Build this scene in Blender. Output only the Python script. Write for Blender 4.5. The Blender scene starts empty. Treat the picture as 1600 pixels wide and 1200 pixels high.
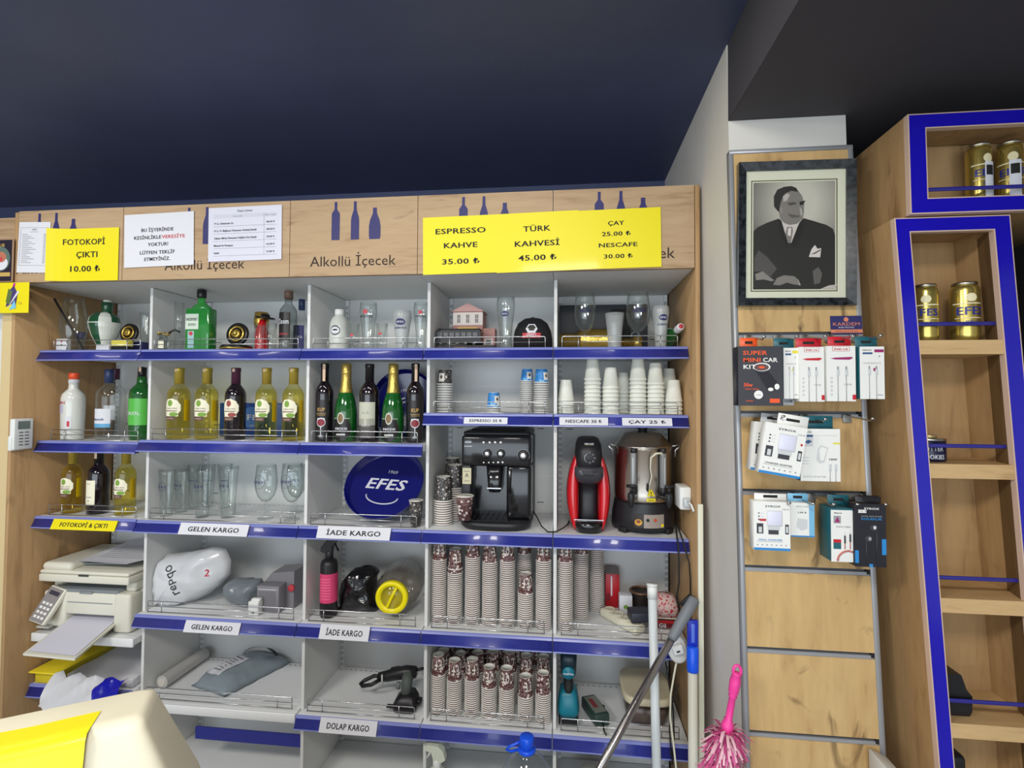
import bpy, bmesh, math, random
from mathutils import Vector, Matrix
random.seed(7)
PI = math.pi
sc = bpy.context.scene
COL = sc.collection
# ---------------------------------------------------------------- camera
F_PX = 778.8561
PITCH, YAW, ROLL = .0276, -.1079, .0052
CAM = Vector((1.7476, -1.8822, 1.69))
_fw = Vector((math.sin(YAW)*math.cos(PITCH), math.cos(YAW)*math.cos(PITCH), math.sin(PITCH)))
_r0 = Vector((math.cos(YAW), -math.sin(YAW), 0)); _u0 = _r0.cross(_fw)
CR = _r0*math.cos(ROLL) + _u0*math.sin(ROLL)
CU = -_r0*math.sin(ROLL) + _u0*math.cos(ROLL)
cd = bpy.data.cameras.new('camera'); cd.sensor_width = 36; cd.sensor_fit = 'HORIZONTAL'
cd.lens = F_PX/1600*36; cd.clip_start = .02
cam = bpy.data.objects.new('camera', cd); COL.objects.link(cam)
cam.matrix_world = Matrix(((CR.x, CU.x, -_fw.x, CAM.x), (CR.y, CU.y, -_fw.y, CAM.y), (CR.z, CU.z, -_fw.z, CAM.z), (0, 0, 0, 1)))
sc.camera = cam
# ---------------------------------------------------------------- view + light
sc.view_settings.view_transform = 'Standard'; sc.view_settings.look = 'None'
sc.view_settings.gamma = 1; sc.view_settings.use_curve_mapping = False
sc.view_settings.exposure = 0.10
sc.cycles.use_denoising = True
sc.cycles.max_bounces = 10; sc.cycles.transmission_bounces = 10; sc.cycles.transparent_max_bounces = 12
sc.cycles.caustics_reflective = False; sc.cycles.caustics_refractive = False
sc.cycles.sample_clamp_indirect = 4
w = bpy.data.worlds.new('world'); sc.world = w; w.use_nodes = True
w.node_tree.nodes['Background'].inputs[0].default_value = (.88, .92, 1, 1)
w.node_tree.nodes['Background'].inputs[1].default_value = .62
def area(name, loc, target, sx, sy, power, col):
    l = bpy.data.lights.new(name, 'AREA'); l.shape = 'RECTANGLE'; l.size = sx; l.size_y = sy; l.energy = power; l.color = col
    o = bpy.data.objects.new(name, l); COL.objects.link(o); o.location = loc
    o.rotation_euler = (Vector(target)-Vector(loc)).to_track_quat('-Z', 'Y').to_euler()
    return o
LAMP = (1, .955, .87)
area('ceiling_lamp_light', (.1, -2.20, 2.70), (.35, -1.55, 0), .6, .6, 50, LAMP)
area('ceiling_lamp_light', (1.7, -2.30, 2.70), (1.6, -1.6, 0), .6, .6, 43, LAMP)
area('tube_lamp_light', (1.32, -.72, 2.72), (1.32, -.72, 0), 1.1, .05, 5, LAMP)
area('tube_lamp_light', (-.35, -.72, 2.72), (-.35, -.72, 0), 1.1, .05, 5, LAMP)
area('shop_window_light', (.7, -5.2, 1.15), (1.0, 0, .7), 5.2, 2.2, 118, (.80, .91, 1))
# ---------------------------------------------------------------- pixel rays
def ray(u, v): return _fw*F_PX + CR*(u-800) - CU*(v-600)
def at(u, v, x=None, y=None, z=None):
    d = ray(u, v)
    t = (x-CAM.x)/d.x if x is not None else (y-CAM.y)/d.y if y is not None else (z-CAM.z)/d.z
    return CAM + d*t
def pr(p):
    q = Vector(p)-CAM; k = q.dot(_fw)
    return 800+F_PX*q.dot(CR)/k, 600-F_PX*q.dot(CU)/k
def span(u0, u1, vt, y, z):
    """x centre, width and height of something at depth y whose foot is at height z"""
    vb = pr((CAM.x, y, z))[1]
    a, b = at(u0, vb, y=y), at(u1, vb, y=y); t = at((u0+u1)/2, vt, y=y)
    x = (a.x+b.x)/2; k = (x-CAM.x)/(y-CAM.y)   # a round thing seen off-axis looks wider than it is
    return x, (b.x-a.x)/math.sqrt(1+k*k), t.z-z
# ---------------------------------------------------------------- materials
def lin(c):
    return tuple((x/255/12.92 if x/255 <= .04045 else ((x/255+.055)/1.055)**2.4) for x in c)
_mats = {}
def mat(name, rgb, rough=.5, metal=0., trans=0., coat=0., ior=1.45, alpha=1., emit=0., noise=0., nscale=40., sheen=0., spec=.5, bump=0., bscale=200.):
    if name in _mats: return _mats[name]
    m = bpy.data.materials.new(name); m.use_nodes = True; nt = m.node_tree; b = nt.nodes['Principled BSDF']
    c = (*lin(rgb), 1)
    b.inputs['Base Color'].default_value = c; b.inputs['Roughness'].default_value = rough; b.inputs['Metallic'].default_value = metal
    b.inputs['Transmission Weight'].default_value = trans; b.inputs['Coat Weight'].default_value = coat; b.inputs['IOR'].default_value = ior
    b.inputs['Coat Roughness'].default_value = .08
    b.inputs['Alpha'].default_value = alpha; b.inputs['Specular IOR Level'].default_value = spec
    if sheen: b.inputs['Sheen Weight'].default_value = sheen
    if emit: b.inputs['Emission Color'].default_value = c; b.inputs['Emission Strength'].default_value = emit
    if noise or bump:
        tc = nt.nodes.new('ShaderNodeTexCoord')
    if noise:
        n = nt.nodes.new('ShaderNodeTexNoise'); n.inputs['Scale'].default_value = nscale; n.inputs['Detail'].default_value = 4
        nt.links.new(tc.outputs['Object'], n.inputs['Vector'])
        r = nt.nodes.new('ShaderNodeValToRGB'); r.color_ramp.elements[0].position = .3; r.color_ramp.elements[1].position = .7
        r.color_ramp.elements[0].color = (*[x*(1-noise) for x in c[:3]], 1); r.color_ramp.elements[1].color = (*[min(1, x*(1+noise)) for x in c[:3]], 1)
        nt.links.new(n.outputs['Fac'], r.inputs['Fac']); nt.links.new(r.outputs['Color'], b.inputs['Base Color'])
    if bump:
        n = nt.nodes.new('ShaderNodeTexNoise'); n.inputs['Scale'].default_value = bscale; n.inputs['Detail'].default_value = 3
        nt.links.new(tc.outputs['Object'], n.inputs['Vector'])
        bp = nt.nodes.new('ShaderNodeBump'); bp.inputs['Strength'].default_value = bump; bp.inputs['Distance'].default_value = .01
        nt.links.new(n.outputs['Fac'], bp.inputs['Height']); nt.links.new(bp.outputs['Normal'], b.inputs['Normal'])
    _mats[name] = m
    return m
def wood(name, light, dark, stretch, knots=.5, kpos=.66):
    """pale oak board; stretch = noise scale along x, y, z (small = along the grain)"""
    m = bpy.data.materials.new(name); m.use_nodes = True; nt = m.node_tree; b = nt.nodes['Principled BSDF']; L = nt.links.new
    b.inputs['Roughness'].default_value = .55; b.inputs['Specular IOR Level'].default_value = .3
    tc = nt.nodes.new('ShaderNodeTexCoord'); mp = nt.nodes.new('ShaderNodeMapping'); mp.inputs['Scale'].default_value = stretch
    L(tc.outputs['Object'], mp.inputs['Vector'])
    n1 = nt.nodes.new('ShaderNodeTexNoise'); n1.inputs['Scale'].default_value = 1; n1.inputs['Detail'].default_value = 8; n1.inputs['Roughness'].default_value = .65; n1.inputs['Distortion'].default_value = .6
    L(mp.outputs['Vector'], n1.inputs['Vector'])
    n2 = nt.nodes.new('ShaderNodeTexNoise'); n2.inputs['Scale'].default_value = 6; n2.inputs['Detail'].default_value = 6
    L(mp.outputs['Vector'], n2.inputs['Vector'])
    mx = nt.nodes.new('ShaderNodeMath'); mx.operation = 'MULTIPLY_ADD'; mx.inputs[1].default_value = .35
    L(n2.outputs['Fac'], mx.inputs[0]); L(n1.outputs['Fac'], mx.inputs[2])
    r = nt.nodes.new('ShaderNodeValToRGB'); e = r.color_ramp.elements
    e[0].position = .42; e[0].color = (*lin(dark), 1); e[1].position = .92; e[1].color = (*lin(light), 1)
    mid = r.color_ramp.elements.new(.62); mid.color = (*lin([l*.72+d*.28 for l, d in zip(light, dark)]), 1)
    L(mx.outputs[0], r.inputs['Fac'])
    n3 = nt.nodes.new('ShaderNodeTexNoise'); n3.inputs['Scale'].default_value = 1.3; n3.inputs['Detail'].default_value = 3; n3.inputs['Distortion'].default_value = 1.2
    mp2 = nt.nodes.new('ShaderNodeMapping'); mp2.inputs['Scale'].default_value = [s*.45+3 for s in stretch]; mp2.inputs['Location'].default_value = (3.1, 1.7, 5.3)
    L(tc.outputs['Object'], mp2.inputs['Vector']); L(mp2.outputs['Vector'], n3.inputs['Vector'])
    k = nt.nodes.new('ShaderNodeValToRGB'); k.color_ramp.elements[0].position = kpos; k.color_ramp.elements[0].color = (0, 0, 0, 1)
    k.color_ramp.elements[1].position = kpos+.12; k.color_ramp.elements[1].color = (knots, knots, knots, 1)
    L(n3.outputs['Fac'], k.inputs['Fac'])
    mc = nt.nodes.new('ShaderNodeMix'); mc.data_type = 'RGBA'
    L(k.outputs['Color'], mc.inputs[0]); L(r.outputs['Color'], mc.inputs[6]); mc.inputs[7].default_value = (*lin([d*.6 for d in dark]), 1)
    L(mc.outputs[2], b.inputs['Base Color'])
    bp = nt.nodes.new('ShaderNodeBump'); bp.inputs['Strength'].default_value = .08; bp.inputs['Distance'].default_value = .004
    L(n1.outputs['Fac'], bp.inputs['Height']); L(bp.outputs['Normal'], b.inputs['Normal'])
    return m
def cup_print(name, base, dots, scale=55., thr=.32):
    """printed paper: pale dots and squiggles on a dark ground"""
    m = bpy.data.materials.new(name); m.use_nodes = True; nt = m.node_tree; b = nt.nodes['Principled BSDF']; L = nt.links.new
    b.inputs['Roughness'].default_value = .45
    tc = nt.nodes.new('ShaderNodeTexCoord')
    v = nt.nodes.new('ShaderNodeTexVoronoi'); v.inputs['Scale'].default_value = scale; L(tc.outputs['Object'], v.inputs['Vector'])
    r = nt.nodes.new('ShaderNodeValToRGB'); r.color_ramp.interpolation = 'CONSTANT'
    r.color_ramp.elements[0].color = (1, 1, 1, 1); r.color_ramp.elements[1].position = thr; r.color_ramp.elements[1].color = (0, 0, 0, 1)
    L(v.outputs['Distance'], r.inputs['Fac'])
    n = nt.nodes.new('ShaderNodeTexNoise'); n.inputs['Scale'].default_value = scale*.8; n.inputs['Detail'].default_value = 1; n.inputs['Distortion'].default_value = 2; L(tc.outputs['Object'], n.inputs['Vector'])
    r2 = nt.nodes.new('ShaderNodeValToRGB'); e = r2.color_ramp.elements
    e[0].position = .47; e[0].color = (0, 0, 0, 1); e[1].position = .53; e[1].color = (0, 0, 0, 1); md = e.new(.5); md.color = (.75, .75, .75, 1)
    L(n.outputs['Fac'], r2.inputs['Fac'])
    mx = nt.nodes.new('ShaderNodeMath'); mx.operation = 'MAXIMUM'; L(r.outputs['Color'], mx.inputs[0]); L(r2.outputs['Color'], mx.inputs[1])
    c = nt.nodes.new('ShaderNodeMix'); c.data_type = 'RGBA'; c.inputs[6].default_value = (*lin(base), 1); c.inputs[7].default_value = (*lin(dots), 1)
    L(mx.outputs[0], c.inputs[0]); L(c.outputs[2], b.inputs['Base Color'])
    return m
# ---------------------------------------------------------------- mesh builder
_glyph = {}
def glyphs(s, bold):
    k = (s, bold)
    if k not in _glyph:
        c = bpy.data.curves.new('lettering', 'FONT'); c.body = s; c.resolution_u = 2; c.offset = .012 if bold else 0
        c.align_x = 'CENTER'
        if bold: c.space_character = 1.06
        o = bpy.data.objects.new('lettering', c); m = bpy.data.meshes.new_from_object(o)
        _glyph[k] = ([v.co.to_2d() for v in m.vertices], [tuple(p.vertices) for p in m.polygons])
        bpy.data.objects.remove(o); bpy.data.meshes.remove(m); bpy.data.curves.remove(c)
    return _glyph[k]
def TR(x=0, y=0, z=0): return Matrix.Translation((x, y, z))
def RX(a): return Matrix.Rotation(a, 4, 'X')
def RY(a): return Matrix.Rotation(a, 4, 'Y')
def RZ(a): return Matrix.Rotation(a, 4, 'Z')
class MB:
    def __init__(s): s.v, s.f, s.m, s.sm, s.mats = [], [], [], [], []
    def _mi(s, m):
        if m not in s.mats: s.mats.append(m)
        return s.mats.index(m)
    def add(s, vs, fs, m, smooth=False, M=None):
        k = len(s.v); i = s._mi(m)
        s.v += [tuple(M @ Vector(p)) if M else tuple(p) for p in vs]
        for f in fs: s.f.append(tuple(a+k for a in f)); s.m.append(i); s.sm.append(smooth)
        return s
    def box(s, x0, x1, y0, y1, z0, z1, m, bev=0., seg=2, M=None, taper=None):
        if bev <= 0:
            vs = [(x, y, z) for z in (z0, z1) for y in (y0, y1) for x in (x0, x1)]
            return s.add(vs, [(0, 2, 3, 1), (4, 5, 7, 6), (0, 1, 5, 4), (2, 6, 7, 3), (0, 4, 6, 2), (1, 3, 7, 5)], m, False, M)
        b = bmesh.new(); bmesh.ops.create_cube(b, size=1)
        for v in b.verts: v.co = Vector(((x0+x1)/2+v.co.x*(x1-x0), (y0+y1)/2+v.co.y*(y1-y0), (z0+z1)/2+v.co.z*(z1-z0)))
        bmesh.ops.bevel(b, geom=b.edges[:], offset=min(bev, .49*min(x1-x0, y1-y0, z1-z0)), segments=seg, profile=.5, affect='EDGES')
        b.verts.index_update()
        s.add([v.co.copy() for v in b.verts], [[v.index for v in f.verts] for f in b.faces], m, True, M); b.free(); return s
    def lathe(s, prof, m, seg=24, M=None, smooth=True, sx=1., sy=1., cap=True):
        vs, fs = [], []; n = len(prof)
        for r, z in prof:
            for k in range(seg):
                a = 2*PI*k/seg; vs.append((r*sx*math.cos(a), r*sy*math.sin(a), z))
        for i in range(n-1):
            for k in range(seg):
                k2 = (k+1) % seg; fs.append((i*seg+k, i*seg+k2, (i+1)*seg+k2, (i+1)*seg+k))
        if cap and prof[0][0] > 1e-6: fs.append(tuple(reversed(range(seg))))
        if cap and prof[-1][0] > 1e-6: fs.append(tuple((n-1)*seg+k for k in range(seg)))
        return s.add(vs, fs, m, smooth, M)
    def cyl(s, r, z0, z1, m, seg=20, M=None, r2=None):
        return s.lathe([(r, z0), (r2 if r2 is not None else r, z1)], m, seg, M, False if seg < 10 else True) if False else s._cyl(r, z0, z1, m, seg, M, r2)
    def _cyl(s, r, z0, z1, m, seg, M, r2):
        r2 = r if r2 is None else r2; b = min(.12*r, .15*abs(z1-z0)); e = b if z1 > z0 else -b
        return s.lathe([(r-b, z0), (r, z0+e), (r2, z1-e), (r2-b, z1)], m, seg, M)
    def tube(s, pts, r, m, seg=8, M=None, closed=False, smooth=True):
        pts = [Vector(p) for p in pts]; n = len(pts); vs, fs = [], []
        rr = r if isinstance(r, (list, tuple)) else [r]*n
        up = None
        for i, p in enumerate(pts):
            a = pts[i-1] if (i or closed) else p; c = pts[(i+1) % n] if (i < n-1 or closed) else p
            t = (c-a).normalized()
            if up is None: up = Vector((0, 0, 1)) if abs(t.z) < .9 else Vector((1, 0, 0))
            x = t.cross(up).normalized(); y = x.cross(t).normalized(); up = y
            for k in range(seg): q = 2*PI*k/seg; vs.append(p+x*math.cos(q)*rr[i]+y*math.sin(q)*rr[i])
        for i in range(n if closed else n-1):
            j = (i+1) % n
            for k in range(seg): k2 = (k+1) % seg; fs.append((i*seg+k, i*seg+k2, j*seg+k2, j*seg+k))
        if not closed: fs += [tuple(reversed(range(seg))), tuple((n-1)*seg+k for k in range(seg))]
        return s.add(vs, fs, m, smooth, M)
    def prism(s, poly, d0, d1, m, axis='y', M=None, smooth=False):
        """poly in (x,z) pushed along y (axis y), or (y,z) along x (axis x), or (x,y) along z (axis z)"""
        g = {'y': lambda p, d: (p[0], d, p[1]), 'x': lambda p, d: (d, p[0], p[1]), 'z': lambda p, d: (p[0], p[1], d)}[axis]
        n = len(poly); ar = sum(poly[i][0]*poly[(i+1) % n][1]-poly[(i+1) % n][0]*poly[i][1] for i in range(n))
        if (ar > 0) == (axis == 'y'): poly = poly[::-1]
        if axis == 'y': poly = poly[::-1]; 
        vs = [g(p, d0) for p in poly]+[g(p, d1) for p in poly]
        fs = [tuple(range(n)), tuple(reversed(range(n, 2*n)))]+[(i, n+i, n+(i+1) % n, (i+1) % n) for i in range(n)]
        return s.add(vs, fs, m, smooth, M)
    def plate(s, poly, m, y=0., M=None):
        """flat outline in (x,z) facing -y"""
        n = len(poly); ar = sum(poly[i][0]*poly[(i+1) % n][1]-poly[(i+1) % n][0]*poly[i][1] for i in range(n))
        if ar < 0: poly = poly[::-1]
        return s.add([(p[0], y, p[1]) for p in poly], [tuple(range(n))], m, False, M)
    def rect(s, x0, x1, z0, z1, m, y=0., M=None): return s.plate([(x0, z0), (x1, z0), (x1, z1), (x0, z1)], m, y, M)
    def disc(s, cx, cz, r, m, y=0., M=None, seg=20, rz=None):
        rz = r if rz is None else rz
        return s.plate([(cx+r*math.cos(2*PI*k/seg), cz+rz*math.sin(2*PI*k/seg)) for k in range(seg)], m, y, M)
    def text(s, t, x, z, size, m, y=0., bold=False, M=None, align='C', width=None):
        vs, fs = glyphs(t, bold)
        if not vs: return s
        x0 = min(v.x for v in vs); x1 = max(v.x for v in vs)
        kx = size if width is None else width/max(1e-6, x1-x0)
        off = x-(x0+x1)/2*kx if align == 'C' else x-x0*kx if align == 'L' else x-x1*kx
        for i, d in enumerate((-.013, .013, 0) if bold else (0,)): s.add([((v.x+d)*kx+off, y-.00012*i, v.y*size+z) for v in vs], fs, m, False, M)
        return s
    def wrap(s, other, R, M=None):
        """bend flat content (facing -y, x to the right) round a vertical cylinder of radius R(z)"""
        k = len(s.v)
        for x, y, z in other.v:
            r = (R(z) if callable(R) else R)-y
            a = x/max(1e-6, r); p = Vector((r*math.sin(a), -r*math.cos(a), z)); s.v.append(tuple(M @ p) if M else tuple(p))
        for f, mi in zip(other.f, other.m): s.f.append(tuple(a+k for a in f)); s.m.append(s._mi(other.mats[mi])); s.sm.append(True)
        return s
    def join(s, other, M=None):
        k = len(s.v); s.v += [tuple(M @ Vector(p)) if M else p for p in other.v]
        for f, mi, sm in zip(other.f, other.m, other.sm): s.f.append(tuple(a+k for a in f)); s.m.append(s._mi(other.mats[mi])); s.sm.append(sm)
        return s
    def warp(s, fn): s.v = [tuple(fn(Vector(p))) for p in s.v]; return s
    def mesh(s, name):
        me = bpy.data.meshes.new(name); me.from_pydata(s.v, [], s.f)
        for m in s.mats: me.materials.append(m)
        me.polygons.foreach_set('material_index', s.m); me.polygons.foreach_set('use_smooth', s.sm); me.update()
        return me
    def build(s, name, parent=None, label=None, loc=None, M=None):
        o = bpy.data.objects.new(name, s.mesh(name)); COL.objects.link(o)
        if parent: o.parent = parent
        if loc is not None: o.location = loc
        if M is not None: o.matrix_local = M
        if label: o['label'] = label
        return o
def strip_grid(w, h, nx, nz, m, y=0., x0=None, z0=0.):
    """finely divided rectangle facing -y, for wrapping"""
    x0 = -w/2 if x0 is None else x0
    vs = [(x0+w*i/nx, y, z0+h*j/nz) for j in range(nz+1) for i in range(nx+1)]
    fs = [(j*(nx+1)+i, j*(nx+1)+i+1, (j+1)*(nx+1)+i+1, (j+1)*(nx+1)+i) for j in range(nz) for i in range(nx)]
    b = MB(); b.add(vs, fs, m); return b
def blob(cx, cz, rx, rz, m, y, n=20, wob=0.):
    """fan of rings (bends well when wrapped)"""
    b = MB(); vs = [(cx, y, cz)]; fs = []
    for j in (1, 2, 3):
        for k in range(n):
            a = 2*PI*k/n; q = j/3*(1+wob*(k % 2)); vs.append((cx+rx*q*math.cos(a), y, cz+rz*q*math.sin(a)))
    for k in range(n):
        k2 = (k+1) % n; fs.append((0, 1+k, 1+k2))
        for j in (0, 1): fs.append((1+j*n+k, 1+(j+1)*n+k, 1+(j+1)*n+k2, 1+j*n+k2))
    b.add(vs, fs, m); return b
def tag(o, label, cat, group=None, kind=None):
    o['label'] = label; o['category'] = cat
    if group: o['group'] = group
    if kind: o['kind'] = kind
    return o
def thing(name, label, cat, loc=(0, 0, 0), rz=0., group=None, rot=None):
    o = bpy.data.objects.new(name, None); COL.objects.link(o); o.empty_display_size = .05
    o.location = loc; o.rotation_euler = rot if rot else (0, 0, rz)
    return tag(o, label, cat, group)
def struct(b, name):
    o = b.build(name); o['kind'] = 'structure'; return o
def copy_tree(o, parent=None):
    c = o.copy(); COL.objects.link(c)
    if parent: c.parent = parent
    for ch in [x for x in COL.objects if x.parent == o]: copy_tree(ch, c)
    return c
def shear_x(s, z0, x0=None, s2=None, x1=None):
    """lean of the right-hand furniture: x grows by s per metre downwards"""
    def fn(p):
        k = s if s2 is None else s+(s2-s)*(p.x-x0)/(x1-x0)
        return Vector((p.x+k*(z0-p.z), p.y, p.z))
    return fn
def _loft(s, secs, m, n=28, M=None, e=4., caps=True):
    """secs: (z, cx, cy, hx, hy[, exponent]) super-ellipse rings joined upwards"""
    vs, fs = [], []
    for q in secs:
        z, cx, cy, hx, hy = q[:5]; p = 2/(q[5] if len(q) > 5 else e)
        for k in range(n):
            a = 2*PI*k/n; c, d = math.cos(a), math.sin(a)
            vs.append((cx+hx*math.copysign(abs(c)**p, c), cy+hy*math.copysign(abs(d)**p, d), z))
    for i in range(len(secs)-1):
        for k in range(n): k2 = (k+1) % n; fs.append((i*n+k, i*n+k2, (i+1)*n+k2, (i+1)*n+k))
    if caps: fs += [tuple(reversed(range(n))), tuple((len(secs)-1)*n+k for k in range(n))]
    return s.add(vs, fs, m, True, M)
MB.loft = _loft
def _crumple(s, amt, scale, seed=0, keep=None):
    from mathutils import noise
    def fn(p):
        q = Vector((p.x*scale+seed, p.y*scale, p.z*scale)); d = noise.noise_vector(q)*amt+noise.noise_vector(q*2.7)*amt*.45
        return p+d
    s.v = [tuple(fn(Vector(p)) if keep is None or not keep(Vector(p)) else p) for p in s.v]; return s
MB.crumple = _crumple
def _sub(s, times=1):
    """split every face into quads (for later crumpling)"""
    for _ in range(times):
        b = bmesh.new(); bv = [b.verts.new(p) for p in s.v]
        for f, mi, sm in zip(s.f, s.m, s.sm):
            try: x = b.faces.new([bv[i] for i in f]); x.material_index = mi; x.smooth = True
            except ValueError: pass
        bmesh.ops.remove_doubles(b, verts=b.verts, dist=1e-5)
        bmesh.ops.subdivide_edges(b, edges=b.edges[:], cuts=1, use_grid_fill=True, smooth=.0)
        b.verts.index_update(); s.v = [tuple(v.co) for v in b.verts]; s.f = [tuple(v.index for v in f.verts) for f in b.faces]; s.m = [f.material_index for f in b.faces]; s.sm = [True]*len(s.f); b.free()
    return s
MB.sub = _sub
# ================================================================ shared materials
M_white_metal = mat('white_shelf_metal', (226, 228, 230), .42)
M_white_board = mat('white_board', (214, 215, 214), .6)
M_slot = mat('dark_slot', (28, 27, 26), .8)
M_strip = mat('blue_price_strip', (36, 44, 134), .36, coat=.35)
M_strip_edge = mat('clear_strip_edge', (120, 128, 190), .25)
M_chrome = mat('chrome_wire', (190, 190, 192), .22, metal=1.)
M_wood_h = wood('oak_board_horizontal', (182, 156, 124), (144, 116, 86), (2.2, 9, 22))
M_wood_v = wood('oak_board_vertical', (184, 150, 108), (140, 108, 72), (14, 14, 1.6))
M_wood_cab = wood('oak_cabinet_board', (182, 148, 104), (132, 100, 64), (16, 16, 1.8))
M_wood_slat = wood('knotty_oak_slat', (206, 174, 122), (148, 112, 68), (10, 10, 1.7), .95, .60)
M_wood_shelf = wood('oak_shelf_board', (206, 174, 126), (166, 132, 90), (3, 12, 24))
M_ink = mat('black_ink', (22, 20, 20), .7)
M_grey_ink = mat('grey_ink', (105, 105, 110), .8)
M_paper = mat('white_paper', (212, 213, 220), .75)
M_yellow_paper = mat('yellow_paper', (228, 213, 10), .45, coat=.15)
M_red_ink = mat('red_ink', (190, 60, 70), .7)
M_navy_decal = mat('navy_decal', (38, 36, 96), .5)
M_cut = mat('cut_out_dark', (52, 38, 34), .8)
M_plaster = mat('white_plaster', (212, 209, 203), .85, noise=.03, nscale=6)
M_ceiling = mat('navy_ceiling_paint', (66, 74, 106), .48, noise=.08, nscale=3, bump=.04, bscale=60)
M_soffit = mat('charcoal_soffit_paint', (66, 64, 70), .75, noise=.05, nscale=5)
M_floor = mat('grey_floor_tile', (150, 146, 140), .5, noise=.1, nscale=5)
M_alu = mat('brushed_aluminium', (158, 160, 164), .38, metal=.35)
M_alu_dark = mat('dark_aluminium_groove', (92, 94, 98), .45, metal=.3)
M_blue_face = mat('cobalt_blue_front', (24, 16, 168), .16, coat=.4)
M_blue_rail = mat('blue_rail', (44, 42, 128), .3)
M_edge_band = mat('pale_edge_band', (206, 178, 160), .6)
M_black_pl = mat('black_plastic', (24, 24, 27), .38)
M_white_pl = mat('white_plastic', (222, 224, 222), .4)
# ================================================================ room shell
ZC = 2.73
b = MB(); b.box(-3.2, 4.6, -5.4, .7, -.1, 0, M_floor); struct(b, 'floor')
b = MB(); b.box(-3.2, 4.6, -3.6, .7, ZC, ZC+.1, M_ceiling); struct(b, 'ceiling')
b = MB(); b.box(-3.2, 4.6, .55, .7, 0, ZC, M_plaster); b.box(-3.2, 2.215, .535, .55, 2.3, ZC, M_ceiling); struct(b, 'wall_back')
PX0, PX1, PY = 2.215, 2.537, -.385
b = MB(); b.box(PX0, PX1, PY, .55, 0, ZC, M_plaster)
b.warp(lambda p: Vector((p.x+.018*max(0, 2.4-p.z)*(1 if p.x < 2.3 else 1), p.y, p.z)))
struct(b, 'wall_pillar')
b = MB(); b.box(PX0+.004, 4.6, -3.6, PY, 2.503, ZC, M_soffit)
b.add([(PX0+.003, y, z) for y, z in ((-3.6, 2.503), (PY, 2.503), (PY, ZC), (-3.6, ZC))], [(0, 3, 2, 1)], M_soffit)
b.box(PX1+.002, 4.6, PY, .55, 2.503, ZC, M_soffit); struct(b, 'ceiling_soffit')
b = MB(); b.box(4.5, 4.6, -5.4, .55, 0, ZC, M_plaster); struct(b, 'wall_right')
b = MB(); b.box(-3.2, -3.1, -5.4, .55, 0, ZC, M_plaster); struct(b, 'wall_left')
# ================================================================ shelving bays
XJ = [-.47, 0, .7, 1.2, 1.7, 2.193]
L1, L2, L2R, L3, L4, L5, L6 = 1.881, 1.508, 1.629, 1.180, .799, .446, .11
HB, HT, HY, YB = 2.146, 2.438, -.1, .37
def bottle_shape(kind, h):
    if kind == 0: q = [(.11, 0), (.11, .68), (.1, .71), (.035, .80), (.035, 1)]
    elif kind == 1: q = [(.11, 0), (.11, .50), (.095, .60), (.04, .78), (.034, 1)]
    else: q = [(.17, 0), (.19, .10), (.19, .42), (.15, .62), (.075, .80), (.065, .86), (.065, 1)]; 
    q = [(x*h, z*h) for x, z in q]
    return q+[(-x, z) for x, z in q[::-1]]
def label_card(shelf, u0, u1, vt, vb, text, m, ink, name='label_card', tv=None):
    a = at(u0, (vt+vb)/2, y=-.016); c = at(u1, (vt+vb)/2, y=-.016); z1 = at((u0+u1)/2, vt, y=-.012).z; z0 = at((u0+u1)/2, vb, y=-.02).z
    b = MB(); s = .018/.042
    T = Matrix.Translation((0, 0, 0))
    x0, x1 = a.x, c.x; zc = (z0+z1)/2
    b.box(x0, x1, -.002, .0012, z0-zc, z1-zc, m)
    hh = (z1-z0)
    wtx = (x1-x0)*.74 if text else 0
    if text: b.text(text, (x0+x1)/2, -hh*.21, hh*.56, ink, y=-.0026, bold=True, width=min(wtx, None or wtx))
    M = Matrix.Translation((0, -.0165, zc)) @ RX(-math.atan(.018/.042))
    b.warp(lambda p: M @ p)
    return b.build(name, shelf, 'white card with black lettering' if m is M_paper else 'yellow card with black lettering')
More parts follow.
